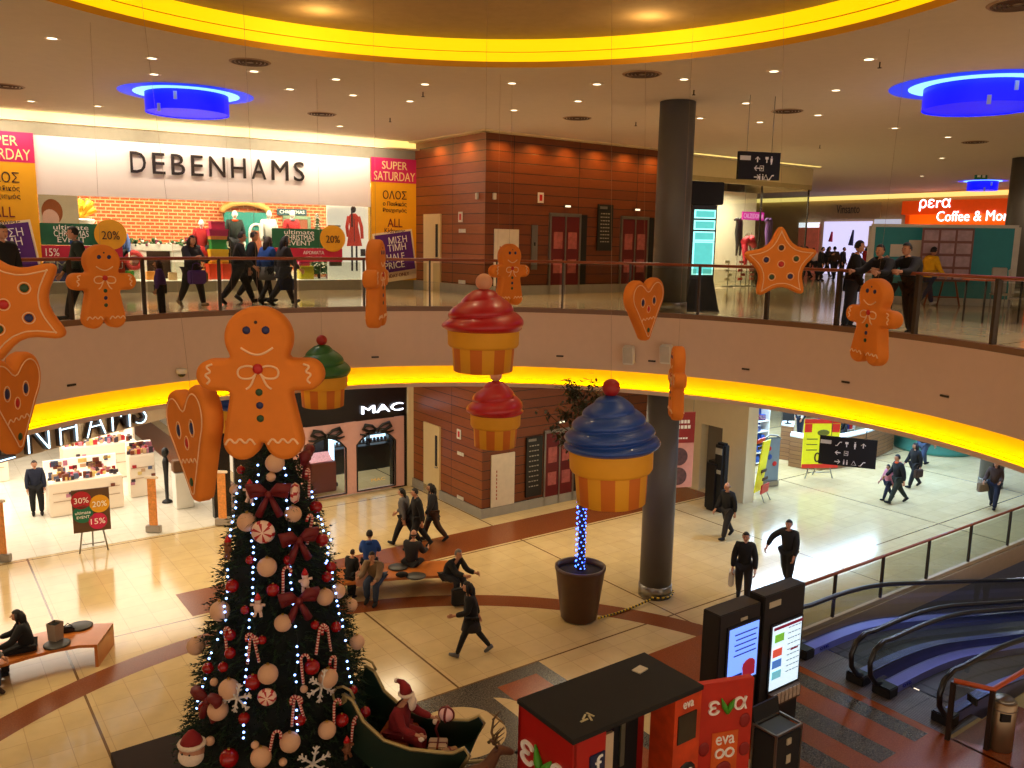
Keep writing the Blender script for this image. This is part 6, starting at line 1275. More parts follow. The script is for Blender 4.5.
# teal stand with menu board
TB=Frame(10.25,24.9,-16); 
t=thing('teal_booth','wide teal and white booth wall behind the rail group','booth',TB.w(1.9,0,UF),TB.a); m_=MB(); m_.box((0,0,1.12),(3.9,.16,2.25),bev=.06); m_.build('white_border',M('booth_white',(206,200,180),.5),t); m_=MB(); m_.box((0,-.09,1.18),(3.55,.02,1.95)); m_.build('teal_field',M('booth_teal',(10,110,104),.5,emit=.08),t)
m_=MB(); 
for x,z,w_,h_ in((-1.15,1.5,.4,.35),(-.5,1.55,.75,.5),(-1.35,.7,.18,.6),(-.75,.45,.3,.8)): m_.box((x,-.105,z),(w_,.015,h_),bev=.005)
m_.build('white_patches',M('booth_white',(206,200,180)),t)
p=atz(941,306,UF); t=thing('menu_board','menu board with rows of small pictures standing on a wooden easel','easel board',(p.x,p.y,UF),math.radians(-14)); m_=MB(); m_.box((0,0,1.4),(1.3,.04,1.45)); m_.build('board',M('menu_brown',(120,72,60),.5),t); m_=MB()
for r_ in range(4):
    for c_ in range(3): m_.box((-.42+c_*.42,-.025,1.93-r_*.35),(.36,.01,.28))
m_.build('menu_pictures',M('menu_pale',(170,140,140),.5,noise=.5,nscale=8),t)
for s in(-1,1): m_=MB(); m_.tube([(s*.3,0,.7),(s*.45,-.05,0)],.025,6); m_.build('leg',RAILW,t)
m_=MB(); m_.tube([(0,0,.7),(0,.5,0)],.025,6); m_.build('leg',RAILW,t); m_=MB(); m_.tube([(-.4,-.02,.25),(.4,-.02,.25)],.02,6); m_.build('crossbar',RAILW,t)
# cafe tables and chairs at the right edge
CH=M('cafe_pale_chair',(170,160,140),.5); 
for i,(px,py) in enumerate([(1000,312),(986,303),(1016,318)]):
    p=atz(px,py,UF); t=thing('cafe_chair','pale high-backed cafe chair, %s of the chairs by the edge column'%['middle','left','nearest'][i],'chair',(p.x,p.y,UF),.5*i,'cafe chairs at the right'); m_=MB(); m_.box((0,0,.45),(.42,.42,.05),bev=.015); m_.build('seat',CH,t); m_=MB(); m_.box((0,.2,.8),(.4,.04,.65),bev=.02,rx=-.1); m_.build('backrest',CH,t)
    for x in(-.18,.18):
        for y in(-.18,.18): m_=MB(); m_.cyl((x,y,0),(x,y,.43),.016,n=6); m_.build('leg',STEEL,t)
p=atz(990,322,UF); t=thing('cafe_table','dark high cafe table near the edge column','table',(p.x,p.y,UF),.4); m_=MB(); m_.box((0,0,.92),(1.3,.6,.04),bev=.01); m_.build('tabletop',RAILW,t)
for x in(-.55,.55):
    for y in(-.24,.24): m_=MB(); m_.cyl((x,y,0),(x,y,.9),.022,n=6); m_.build('leg',BLACK,t)
# ================================================================ LOWER COSMETICS HALL
FBs=FB
def fbat(px,py): s_,z_=FB.at(px,py,-.03); return s_,z_
t=thing('shop_sign','large dark back-lit capital letters on the slanting fascia below the yellow cove, left','sign',FB.w(0,-.03,0),FB.a)
NG=M('letter_glow',(220,245,255),.4,emit=2.2,ec=(190,230,255),noise=0)
for ch,px0,px1 in (('N',20,46),('H',53,74),('A',80,103),('M',106,128),('S',131,144),('E',-14,10),('B',-52,-26)):
    pm=(px0+px1)/2; yb={'N':452,'H':445,'A':440,'M':430,'S':423,'E':458,'B':468}[ch]
    sa,_=fbat(px0,430); sb,_=fbat(px1,430); w_=(sb-sa)*.88; zc=3.84; 
    text(ch,w_*1.04,.74,LETM,t,((sa+sb)/2,-.08,zc),ext=.05,name='letter',off=.03); text(ch,w_*.94,.69,NG,t,((sa+sb)/2-.02,-.16,zc),ext=.012,name='letter_light',off=-.035)
CRM=M('counter_cream',(240,222,196),.4,noise=.04,emit=.06); GL=M('display_glow',(255,240,218),.4,emit=.45,noise=.1); SH=[M('bottle_%d'%i,c,.3) for i,c in enumerate([(120,60,40),(180,40,50),(210,170,130),(60,50,60),(200,130,150),(90,100,130),(230,200,120)])]
r5=random.Random(21)
def counter(label,a,b,w_,d_,h_,rz=0,back=.5,rows=2,name='cosmetics_counter',seed=0,z=.02):
    t=thing(name,label,'counter',G(a,b,z),A36+rz,'counters of the cosmetics hall'); m_=MB(); m_.box((0,0,h_/2),(w_,d_,h_),bev=.02); m_.build('body',CRM,t)
    m_=MB(); m_.box((0,-d_/2-.01,h_*.45),(w_*.9,.02,.02)); m_.box((0,-d_/2-.01,h_*.7),(w_*.9,.02,.02)); m_.build('drawer_grooves',M('tan_groove',(190,160,130)),t)
    m_=MB(); m_.box((0,d_/2-.05,h_+back/2),(w_,.06,back)); m_.box((0,.1,h_+.01),(w_*.96,d_*.7,.02)); m_.build('lit_back',GL,t)
    for k in range(7):
        m_=MB()
        for q in range(rows*5):
            x=r5.uniform(-w_*.46,w_*.46); y=-d_*.35+r5.random()*d_*.6; hh=r5.uniform(.06,.2); m_.box((x,y,h_+.02+hh/2),(r5.uniform(.05,.14),.06,hh))
        for q in range(3): m_.box((r5.uniform(-w_*.42,w_*.42),d_/2-.1,h_+back*r5.uniform(.3,.85)),(r5.uniform(.1,.24),.03,r5.uniform(.08,.2)))
        m_.box((r5.uniform(-w_*.42,w_*.42),-d_/2-.02,h_*r5.uniform(.3,.8)),(.12,.02,.1))
        tag(m_.build('cosmetic_goods',SH[k],t),kind='stuff')
    return t
counter('cream cosmetics counter with lit sloping display behind the offer easel',4.15,27.6,2.0,.95,1.0,.0)
counter('narrow white shelf counter right of the main cosmetics counter',5.9,28.2,.75,.5,1.35,.0,.35)
counter('cosmetics counter in the second row with framed products on top',5.2,31.0,2.3,.8,1.2,.0,.8)
counter('white cosmetics counter far back near the aisle',6.3,34.0,1.2,.7,1.1,0,.9)
counter('long low cosmetics counter in the second row on the left',1.4,32.5,2.4,.8,1.1,0,.7)
t=thing('advert_lightbox','red lit advert panel above the second row of counters','lightbox',G(5.6,33.2,.02),A36); m_=MB(); m_.box((0,0,1.9),(1.3,.15,.7)); m_.build('panel',M('rose_advert',(180,70,60),.5,emit=.4,noise=.4,nscale=3),t); m_=MB(); m_.box((0,.02,1.2),(1.5,.25,2.4)); m_.build('cabinet',CRM,t)
t=thing('hanging_red_board','long red sale board above the left counters','sign',G(2.6,31.5,2.5),A36); m_=MB(); m_.box((0,0,0),(2.2,.06,.35)); m_.build('board',M('sale_red',(190,30,30),.5),t)
for x in(-.9,.9): m_=MB(); m_.cyl((x,0,0),(x,0,2.2),.01,n=5); m_.build('rod',STEEL,t)
for i,(a,b) in enumerate([(-.2,30.5),(.7,31.2),(1.6,30.3),(-1.2,31.6)]):
    t=thing('clothes_rack','dark clothes rack at the far left of the cosmetics hall, %s of four'%['second','third','fourth','first'][i],'rack',G(a,b,.02),A36+.3*i,'racks at the far left'); m_=MB(); m_.box((0,0,.75),(.7,.4,1.1),bev=.04); m_.build('clothes',CL and cl('charcoal'),t); m_=MB()
    for x in(-.38,.38): m_.cyl((x,0,0),(x,0,1.45),.02,n=6)
    m_.cyl((-.38,0,1.42),(.38,0,1.42),.02,n=6); m_.build('frame',STEEL,t)
p=G(6.35,26.9,.02); t=thing('tester_stand','slim black stand with a round head beside the white box','stand',(p.x,p.y,.02),A36); m_=MB(); m_.lathe([(.16,0),(.14,.05),(.05,.1),(.07,.9),(.1,1.3),(.05,1.45)],n=16); m_.ball((0,0,1.6),.12,2,0,(1,.8,1.3)); m_.build('stand',BLACK,t)
t=thing('white_plinth','white box plinth with a brown screen unit on top, near the right gate','plinth',G(6.65,26.2,.02),A36); m_=MB(); m_.box((0,0,.55),(.5,.45,1.1),bev=.01); m_.build('box',WHITE_,t); m_=MB(); m_.box((0,0,1.3),(.55,.3,.36),bev=.02); m_.build('screen_unit',M('brown_unit',(110,76,46),.5),t)
pl('shop assistant in a blue top and black trousers at the left of the counter',38,515,.02,-60,h=1.72,pose='stand',top='navy',legs='black',hc='brown')
pl('shopper in dark blue trousers far inside the cosmetics hall',124,447,.02,200,h=1.7,pose='walk',top='navy',legs='navy',hc='dark')
SG=M('sparkly_gate_print',(206,130,60),.5,noise=.6,nscale=18,emit=.15)
for i,(px,py) in enumerate([(3,561),(154,532),(223,525)]):
    p=atz(px,py,.02); t=thing('security_gate','slim security gate panel with gold print at the shop entrance, %s of three'%['leftmost','middle','rightmost'][i],'security gate',(p.x,p.y,.02),A36+.9,'security gates at the shop entrance')
    m_=MB(); m_.box((0,0,.1),(.16,.42,.2),bev=.02); m_.build('foot',M('gate_grey',(160,150,140),.4),t); m_=MB(); m_.box((0,0,.85),(.05,.24,1.4),bev=.02); m_.build('panel',SG,t); m_=MB(); m_.box((0,0,1.58),(.07,.38,.08),bev=.02); m_.build('top_cap',CRM,t)
def easel(label,px,py,w_,h_,z0,rz,mt,z=0.0,tilt=0):
    p=atz(px,py,z); t=thing('easel_sign',label,'easel sign',(p.x,p.y,z),rz)
    for s in(-1,1): m_=MB(); m_.tube([(s*w_*.25,0,z0+.2),(s*w_*.38,-.05,0)],.022,6); m_.build('leg',STEEL,t)
    m_=MB(); m_.tube([(0,.02,z0+.2),(0,.45,0)],.022,6); m_.build('leg',STEEL,t)
    m_=MB(); m_.tube([(-w_*.3,-.02,.22),(w_*.3,-.02,.22)],.016,6); m_.build('crossbar',STEEL,t)
    m_=MB(); m_.box((0,-.02,z0+h_/2),(w_,.03,h_)); m_.build('board',mt,t); return t
t=easel('easel sign with red, yellow and green discs showing 30, 20 and 15 percent',94,551,.88,1.15,.55,.5,M('offer_ground',(90,60,36),.5))
for x,z,c,b,sz in((-.22,1.42,(180,24,40),'30%',.27),(.2,1.28,(226,160,24),'20%',.27),(-.2,1.05,(20,110,80),'',.27),(.14,.82,(200,24,80),'15%',.25)):
    m_=MB(); m_.cyl((x,-.05,z),(x,-.035,z),sz*.88,n=24); d=m_.build('disc',M('disc%s'%str(c),c,.6),t)
    if b: text(b,.34,.15,WTXT,d,(x,-.056,z))
    else: text('ultimate',.36,.08,WTXT,d,(x,-.056,z+.04)); text('EVENT',.3,.07,WTXT,d,(x,-.056,z-.08))
# ================================================================ MAKE-UP SHOP
t=thing('shop_sign','glowing white slanted letters on the black shop fascia','sign',G((11.78+13.41)/2,BF-.06,2.78),A36); text('MAC',1.5,.26,WG,t,(0,0,0),ext=.03)
MKB=M('makeup_counter',(120,50,34),.5); PAL=M('palette_goods',(230,140,140),.5,emit=.5,noise=.9,nscale=22); WGL=M('shelf_glow',(210,235,255),.4,emit=2.0,ec=(190,225,255),noise=.1)
t=thing('makeup_counter','dark wooden counter with rows of make-up seen through the left arched window','counter',G(10.5,25.6,0),A36); m_=MB(); m_.box((0,0,.5),(1.6,.6,1.0),bev=.02); m_.build('body',MKB,t); m_=MB(); m_.box((0,-.05,1.14),(1.4,.42,.02),rx=.6); m_.build('make_up_tray',PAL,t)
t=thing('light_column','tall glowing white column in the left arched window','light fitting',G(11.4,25.9,0),A36); m_=MB(); m_.box((0,0,1.3),(.14,.14,2.3)); m_.build('light_tube',WGL,t); m_=MB(); m_.box((0,0,.06),(.3,.3,.12)); m_.build('base',BLACK,t)
t=thing('product_shelves','brightly lit white product shelves in the right arched window','shelf unit',G(13.0,27.4,0),A36); m_=MB(); m_.box((0,0,1.7),(2.4,.06,1.5)); m_.build('lit_back',WGL,t); m_=MB()
for k in range(6): m_.box((0,-.15,1.0+k*.28),(2.4,.3,.03))
for x in (-1.2,-.4,.4,1.2): m_.box((x,-.15,1.35),(.04,.3,2.2))
m_.build('shelves',DSTEEL,t); m_=MB()
for k in range(5):
    for q in range(16): m_.box((-1.1+q*.145,-.2,1.07+k*.28),(.08,.08,.12))
tag(m_.build('goods',M('goods_dark',(90,80,90)),t),kind='stuff'); m_=MB(); m_.box((0,-.1,.45),(2.4,.5,.9)); m_.build('cabinet',BLACK,t)
text('MAC',.5,.1,M('ochre_print',(200,150,60),.5,emit=.3),thing('window_lettering','small ochre lettering low on the right arched window','lettering',G(12.4,BF-.09,.42),A36),(0,0,0))
# ================================================================ HANGING BANNER, BIN, SUPERMARKET
p=aty(679,450,24.6); zt=p.z
t=thing('hanging_banner','red and pink hanging banner with two round food pictures behind the column','banner',(p.x,p.y,zt),math.radians(12)); m_=MB(); m_.box((0,0,.0),(.92,.02,2.3)); m_.build('cloth',M('rose_cloth',(216,150,134),.6),t)
m_=MB(); m_.box((0,-.014,.68),(.92,.008,.92)); m_.build('red_field',M('brick_red_print',(150,36,30),.6),t); m_=MB()
for z,ww in((.86,.6),(.7,.66),(.36,.5)):
    for q in range(6): m_.box((-ww/2+ww*(q+.5)/6,-.022,z),(ww/8,.006,.1 if z>.5 else .05))
m_.build('white_print',WTXT,t)
for z in(-.2,-.8): m_=MB(); m_.cyl((0,-.03,z),(0,-.012,z),.27,n=26); m_.build('round_picture',M('food_print',(90,60,60),.5,noise=.9,nscale=9),t)
for x in(-.4,.4): m_=MB(); m_.cyl((x,0,1.14),(x,0,LC+.02-zt),.006,n=5); m_.build('wire',STEEL,t)
# black ticket machine
p=atz(712,512,0); t=thing('information_terminal','black rounded free-standing terminal against the cream wall','terminal',(p.x+.1,p.y+.25,0),math.radians(-54)); m_=MB(); m_.box((0,0,.8),(.5,.45,1.6),bev=.08); m_.build('cabinet',BLACK,t); m_=MB(); m_.box((.22,0,1.1),(.4,.3,2.2),bev=.07); m_.build('head_panel',BLACKM,t); m_=MB(); m_.box((.22,-.16,1.95),(.26,.01,.2)); m_.box((.22,-.16,1.3),(.22,.01,.12)); m_.build('label_plate',M('grey_print',(170,166,150)),t)
YS=M('acid_yellow_print',(230,226,20),.5,emit=.12)
# leaning yellow banner stand
p=atz(760,500,0); t=thing('banner_stand','narrow yellow banner stand at the supermarket entrance beside the cream wall','banner stand',(p.x,p.y,0),math.radians(50)); m_=MB(); m_.box((0,0,1.15),(.55,.04,1.75),rx=.12); m_.build('cloth',YS,t); m_=MB(); m_.box((0,-.13,.42),(.55,.045,.3),rx=.12); m_.box((0,.1,1.98),(.55,.045,.14),rx=.12); m_.build('red_edge',RED,t); m_=MB()
for k in range(5): m_.box((0,-.12+k*.055,.75+k*.25),(.38,.03,.1),rx=.12)
m_.build('lettering',DKTXT,t)
for s in(-1,1): m_=MB(); m_.tube([(s*.2,-.1,.3),(s*.24,-.25,0)],.016,5); m_.build('leg',STEEL,t)
m_=MB(); m_.tube([(0,.0,.9),(0,.4,0)],.016,5); m_.build('leg',STEEL,t)
p=atz(751,470,0); t=thing('banner_stand','taller yellow banner with red trim just inside the supermarket','banner stand',(p.x+.15,p.y+1.2,0),math.radians(45)); m_=MB(); m_.box((0,0,1.4),(.6,.05,2.4)); m_.build('cloth',YS,t); m_=MB(); m_.box((0,0,2.75),(.62,.06,.3)); m_.box((0,0,.16),(.6,.06,.12)); m_.build('red_edge',RED,t); m_=MB(); m_.box((0,0,.03),(.7,.4,.06)); m_.build('foot',STEEL,t)
# main offer easel
t=easel('easel with a yellow price poster reading 0.50 in front of the supermarket counter',818,478,1.35,1.75,.42,math.radians(6),YS)
m_=MB(); m_.box((0,-.045,2.1),(1.35,.02,.16)); m_.box((0,-.045,.46),(1.35,.02,.14)); m_.box((-.52,-.045,1.85),(.26,.02,.3)); m_.box((.5,-.045,1.85),(.3,.02,.3)); m_.build('red_print',M('poster_red',(220,40,20),.5),t)
text('1.74',.5,.26,M('green_ink',(60,100,50),.5),t,(.22,-.05,1.28)); text('0.50',.86,.36,DKTXT,t,(.2,-.05,.78)); m_=MB()
for k in range(3): m_.box((-.35,-.045,1.45-k*.2),(.4,.015,.03))
m_.ball((.05,-.045,1.68),.13,2,0,(1.8,.15,.9)); m_.build('small_print',M('olive_ink',(110,110,30),.5),t)
# security gates of the supermarket
for i,(px,py) in enumerate([(769,486)]):
    p=atz(px,py,0); t=thing('security_gate','grey curved security gate with coloured shapes at the supermarket entrance','security gate',(p.x,p.y,0),math.radians(20)); m_=MB(); m_.box((0,0,.95),(.68,.06,1.55),bev=.03); m_.build('panel',M('gate_grey_blue',(120,136,144),.3),t); m_=MB(); m_.box((0,0,.1),(.7,.16,.2),bev=.02); m_.build('foot',STEEL,t)
    m_=MB(); m_.tube([(-.34,0,1.7),(-.1,0,1.82),(.2,0,1.78),(.36,0,1.66)],.03,6); m_.build('top_rail',STEEL,t); m_=MB(); m_.ball((-.12,-.04,1.35),.09,2,0,(1,.2,1)); m_.ball((.14,-.04,.8),.09,2,0,(1,.2,1)); m_.build('red_shapes',RED,t); m_=MB(); m_.ball((-.08,-.04,1.05),.1,2,0,(1,.2,1)); m_.build('blue_shape',M('mid_blue',(20,70,150),.5),t)
# supermarket service desk: wooden base, white counter top
WDK=brick('desk_planks',(150,104,62),(138,92,54),(90,56,30),1.6,.16,.01,.5,'xz',.5,noise=.3,grain=1)
def desk(label,pts,h,dd=.7,zc=None,base=WDK):
    t=thing('service_desk',label,'desk',(pts[0][0],pts[0][1],0)); o=Vector((pts[0][0],pts[0][1])); m_=MB(); P=[Vector(p)-o for p in pts]; n=len(P); m_.strip([(p.x,p.y,0) for p in P],[(p.x,p.y,h) for p in P]); 
    B=[p+Vector((.35,.9)).normalized()*dd for p in P]; m_.strip([(p.x,p.y,0) for p in B],[(p.x,p.y,h) for p in B]); m_.strip([(P[0].x,P[0].y,0),(B[0].x,B[0].y,0)],[(P[0].x,P[0].y,h),(B[0].x,B[0].y,h)]); m_.strip([(P[-1].x,P[-1].y,0),(B[-1].x,B[-1].y,0)],[(P[-1].x,P[-1].y,h),(B[-1].x,B[-1].y,h)]); m_.build('front',base,t)
    m_=MB(); A_=[(p.x,p.y,h) for p in P]; B_=[(p.x,p.y,h) for p in B]; m_.strip(A_,B_); m_.strip([(x,y,z+.06) for x,y,z in A_],[(x,y,z+.06) for x,y,z in B_]); m_.strip(A_,[(x,y,z+.06) for x,y,z in A_]); m_.strip(B_,[(x,y,z+.06) for x,y,z in B_]); m_.build('top',M('desk_top_white',(220,226,226),.3),t); return t
q=[atz(px,py,0) for px,py in((788,466),(803,469),(822,470),(842,468),(862,463),(884,454),(893,449))]; desk('long curved plank-fronted service desk behind the price easel',[(p.x,p.y) for p in q],1.15)
q=[atz(px,py,0) for px,py in((779,459),(791,461))]; desk('short wooden desk with a screen left of the price easel',[(p.x,p.y) for p in q],1.35,.8)
p=atz(789,462,0); t=thing('monitor','dark computer screen on the short wooden supermarket desk','monitor',(p.x,p.y+.45,1.42),.2); m_=MB(); m_.box((0,0,.3),(.5,.04,.36),rx=-.15,bev=.01); m_.build('screen',BLACK,t); m_=MB(); m_.cyl((0,.02,0),(0,.02,.18),.03,n=8); m_.box((0,.02,.01),(.24,.18,.02)); m_.build('stand',BLACK,t)
BLS=M('shelf_blue',(20,60,150),.5)
shelves=[(26.0,20.0,.9,2.3,'tall blue and white shelf unit with a shop emblem on top',1),(31,25,3.2,2.0,'long supermarket shelf behind the service desk',0),(36,24.6,2.6,2.1,'supermarket shelf behind the right part of the desk',0),(24.0,21.6,.9,2.2,'red and white goods shelf by the yellow banners',0),(34,21.6,1.6,1.3,'low white goods unit right of the lit blue screen',0)]
for i,(a,b,w_,h_,l,e) in enumerate(shelves):
    t=thing('goods_shelf',l,'shelf unit',G(a,b,0),A36,'supermarket shelves'); m_=MB(); m_.box((0,.2,h_/2),(w_,.06,h_)); m_.build('back',WHITE_ if i!=0 else BLS,t); m_=MB()
    for k in range(int(h_/.4)): m_.box((0,0,.1+k*.4),(w_,.42,.04))
    for x in(-w_/2,w_/2): m_.box((x,0,h_/2),(.04,.44,h_))
    m_.build('shelves',WHITE_,t)
    for kk,c in enumerate([(200,30,40),(30,80,170),(230,220,210)]):
        m_=MB()
        for k in range(int(h_/.4)):
            for q in range(int(w_*4)):
                if r5.random()<.4: m_.box((-w_/2+.12+q*.25,-.08,.24+k*.4),(.2,.2,r5.uniform(.14,.26)))
        if len(m_.bm.verts): tag(m_.build('shelf_goods',M('sgoods%d'%kk,c,.5),t),kind='stuff')
    if e:
        m_=MB(); m_.box((0,-.1,2.75),(1.3,.08,.7)); m_.build('header_board',M('header_white',(226,234,240),.5,emit=.25),t); m_=MB(); m_.prism([(-.28,0),(-.05,.14),(-.05,.05),(-.16,0),(-.05,-.05),(-.05,-.14)],0,.01,M=Matrix.Translation((0,-.15,2.82))@XZ); m_.build('red_arrow',RED,t); m_=MB(); m_.prism([(.28,0),(.05,.14),(.05,.05),(.14,0),(.05,-.05),(.05,-.14)],0,.01,M=Matrix.Translation((0,-.15,2.82))@XZ); m_.build('blue_arrow',BLS,t); text('Carrefour',.7,.09,BLS,t,(0,-.15,2.58))
t=thing('blue_screen','tall bright blue screen column behind the service desk','screen',G(31.2,20.6,0),A36); m_=MB(); m_.box((0,0,1.35),(.75,.12,2.7),bev=.02); m_.build('cabinet',M('deep_blue',(10,40,120),.4),t); m_=MB()
for k in range(4): m_.box((-.15,-.065,1.3+k*.3),(.25,.02,.16))
m_.build('lit_lines',M('cyan_glow',(140,220,255),.4,emit=2.5,noise=0),t)
pl('shop worker in dark clothes standing behind the curved service desk',838,452,0,250,h=1.75,pose='stand',top='black',legs='black',hc='black')
pl('person in a red and white striped top inside the supermarket',799,436,0,200,h=1.7,pose='stand',top='white',legs='navy',hc='dark',extra=('scarf','red'))
t=thing('trolley_canopy','white angled canopy edge over the supermarket tills','canopy',G(30.5,23.2,2.2),A36); m_=MB(); m_.box((0,0,0),(4.5,1.4,.08),rx=.25); m_.build('panel',M('canopy_white',(206,226,240),.5,emit=.2),t)
for x in(-2.1,2.1): m_=MB(); m_.cyl((x,.5,0),(x,.5,-2.2),.04,n=8); m_.build('post',STEEL,t)
t=thing('red_basket','red plastic shopping basket on the supermarket floor by the entrance','basket',G(25.4,18.9,0),A36); m_=MB(); m_.lathe([(.22,0),(.3,.3),(.32,.3),(.24,.02)],n=4,cap1=False,sm=False); m_.build('body',RED,t); m_=MB(); m_.tube([(-.22,0,.3),(0,0,.48),(.22,0,.3)],.012,5); m_.build('handle',BLACK,t)
# teal round counter and far things
p=atz(948,455,0); t=thing('round_counter','low teal round counter at the far right of the ground floor','counter',(p.x,p.y+1.2,0)); m_=MB(); m_.lathe([(1.55,0),(1.6,.1),(1.6,.62),(1.7,.66),(1.7,.74),(.1,.76)],n=40); m_.build('body',M('aqua_counter',(60,140,134),.35),t); m_=MB(); m_.lathe([(1.0,.76),(1.0,1.5),(.9,1.6),(.05,1.62)],n=30); m_.build('glass_case',M('aqua_glass',(60,130,130),.15,emit=.1),t)
t=thing('wall_lightbox','glowing cyan wall panel behind the walking group downstairs','lightbox',G(38.5,20.2,1.2),A36-.5); m_=MB(); m_.box((0,0,.4),(2.6,.1,1.3)); m_.build('panel',M('cyan_panel',(40,150,170),.4,emit=.6,noise=.4,nscale=1.5),t); m_=MB(); m_.box((0,.1,-.5),(2.8,.3,1.35)); m_.build('cabinet',M('beige_cabinet',(170,150,110)),t)
# ================================================================ EVA PHOTO BOOTH AND TOTEMS (grid aligned)
RB_=M('booth_red',(176,22,18),.4,noise=.08); RBO=M('booth_orange_pattern',(206,66,20),.45,noise=.55,nscale=4)
def bt(name,label,cat,a,b,z=0,rz=0): return thing(name,label,cat,G(a,b,z),A36+rz)
a0,a1,b0,b1,H_=6.23,8.53,7.18,8.30,2.2
t=bt('photo_booth','red booth with a matt black roof, white logo letters and an open dark front','booth',(a0+a1)/2,(b0+b1)/2); w_=a1-a0; d_=b1-b0
m_=MB(); m_.box((0,0,H_+.02),(w_+.04,d_+.04,.07),bev=.01); m_.build('roof',M('roof_matt_black',(26,24,20),.9,noise=.2),t)
m_=MB(); m_.box((-w_/2+.03,0,H_/2),(.06,d_,H_)); m_.box((0,d_/2-.03,H_/2),(w_,.06,H_)); m_.box((-w_/2+.28,-d_/2+.03,H_/2),(.52,.06,H_)); m_.build('red_wall',RB_,t)
m_=MB(); m_.box((w_/2-.26,-d_/2+.22,H_/2),(.52,.44,H_)); m_.build('console_wall',RBO,t)
m_=MB(); m_.box((w_/2-.27,-d_/2-.006,1.72),(.36,.02,.42),bev=.004); m_.build('console_screen',M('screen_dark',(56,50,40),.25),t)
text('eva',.2,.09,WTXT,t,(w_/2-.27,-d_/2-.012,2.06)); m_=MB(); m_.ball((w_/2-.25,-d_/2,1.0),.19,2,0,(1.1,.1,1)); m_.build('black_print',BLACK,t); 
m_=MB()
for x in(-.07,.07): m_.ball((w_/2-.25+x,-d_/2-.015,1.03),.065,2,0,(1,.12,1))
m_.build('white_rings',WTXT,t)
m_=MB(); m_.box((-w_/2+.62,-d_/2+.05,H_/2),(.16,.04,H_-.2)); m_.build('pale_curtain_edge',M('pale_curtain',(200,180,150),.7),t)
m_=MB(); m_.box((.1,d_/2-.3,1.1),(1.3,.06,2.1)); m_.build('inner_panel',BLACKM,t)
m_=MB(); m_.box((-.05,d_/2-.35,1.45),(.6,.04,.7)); m_.build('inner_screen',M('inner_screen_glass',(36,40,52),.2),t); m_=MB(); m_.box((-.05,d_/2-.375,1.62),(.12,.01,.07)); m_.build('screen_light',M('screen_blue',(40,80,200),.4,emit=.8),t)
for x in(-.38,.42): m_=MB(); m_.box((x,d_/2-.36,1.3),(.08,.03,.8)); m_.build('lamp_strip',M('dim_strip',(110,110,90),.5),t)
m_=MB(); m_.cyl((0,0,0),(0,0,.5),.05,n=10); m_.lathe([(.19,.5),(.2,.56),(.02,.58)],n=20); m_.build('stool',BLACK,t)
m_=MB(); m_.box((-w_/2+.4,-d_/2-.005,1.78),(.26,.015,.3),bev=.01); f=m_.build('blue_badge',M('badge_navy',(20,30,70),.4),t); text('f',.12,.24,WTXT,f,(-w_/2+.42,-d_/2-.016,1.78)); text('EVA',.2,.08,WTXT,t,(-w_/2+.4,-d_/2-.006,1.53))
def evalogo(t,cx_,y,cz,s,rz=0,lx=None):
    """white letters either side of a green leafy v"""
    R_=Matrix.Rotation(rz,4,'Z')
    P=lambda x: R_@Vector((x,0,0))+Vector((lx or 0,y,cz)) if False else None
def logo_at(t,org,ux,s):
    """org: centre, ux: unit vector of reading direction; faces ux x up"""
    rz=math.atan2(ux[1],ux[0]); o=Vector(org); ux=Vector(ux)
    text('ε',.42*s,.5*s,WTXT,t,o-ux*.5*s+Vector((0,0,-.02*s)),rz=rz,ext=.02); text('α',.5*s,.46*s,WTXT,t,o+ux*.5*s+Vector((0,0,.02*s)),rz=rz,ext=.02)
    nrm=Vector((ux.y,-ux.x,0)); m_=MB(); m_.tube([o-ux*.24*s+Vector((0,0,.3*s))+nrm*.01,o-ux*.12*s+nrm*.02,o+Vector((0,0,-.26*s))+nrm*.02],[.02*s,.1*s,.06*s],7); m_.tube([o+ux*.26*s+Vector((0,0,.2*s))+nrm*.01,o+ux*.13*s+nrm*.02,o+Vector((0,0,-.26*s))+nrm*.02],[.02*s,.1*s,.06*s],7); m_.build('green_leaf_logo',M('leaf_green',(70,150,30),.5),t)
logo_at(t,(-w_/2-.012,.0,1.62),(0,-1,0),.66)
m_=MB(); m_.box((w_/2-.42,.22,H_+.06),(.2,.14,.02),rz=.2); m_.build('roof_plate',M('pale_plate',(190,180,156),.5),t)
m_=MB(); 
for k in range(4): m_.box((-w_/2+.38+.05*k,-.32+.06*(k%2),H_+.06),(.12,.025,.01),rz=.6*k)
m_.build('tape_scraps',M('pale_tape',(190,180,140),.6),t)
# red promo panel standing beside the booth
t=bt('promo_panel','tall red-orange promotional panel with white logo letters beside the booth','panel',9.28,7.32,0); t.location=(3.105,11.2,0); t.rotation_euler=(0,0,math.radians(17.3))
PW=.86; m_=MB(); m_.box((0,0,1.07),(PW,.12,2.14),bev=.01); m_.build('board',M('promo_red',(190,40,20),.45,noise=.3,nscale=3),t); logo_at(t,(0,-.07,1.78),(1,0,0),.42)
m_=MB(); m_.box((0,-.066,.95),(.42,.01,.85)); m_.build('orange_field',M('orange_field',(214,90,20),.5,noise=.3,nscale=5),t)
m_=MB()
for x,z in((-.33,1.15),(.33,1.05),(.31,1.5),(-.33,.6)): m_.ball((x,-.065,z),.1,2,0,(.9,.08,1.1))
m_.build('dark_red_leaves',M('deep_red_print',(140,24,20),.5),t)
text('eva',.3,.13,WTXT,t,(0,-.075,1.25)); m_=MB()
for x in(-.08,.08): m_.tube([(x+.065*math.cos(2*PI*i/14),-.08,1.05+.065*math.sin(2*PI*i/14)) for i in range(14)],.018,5,closed=True)
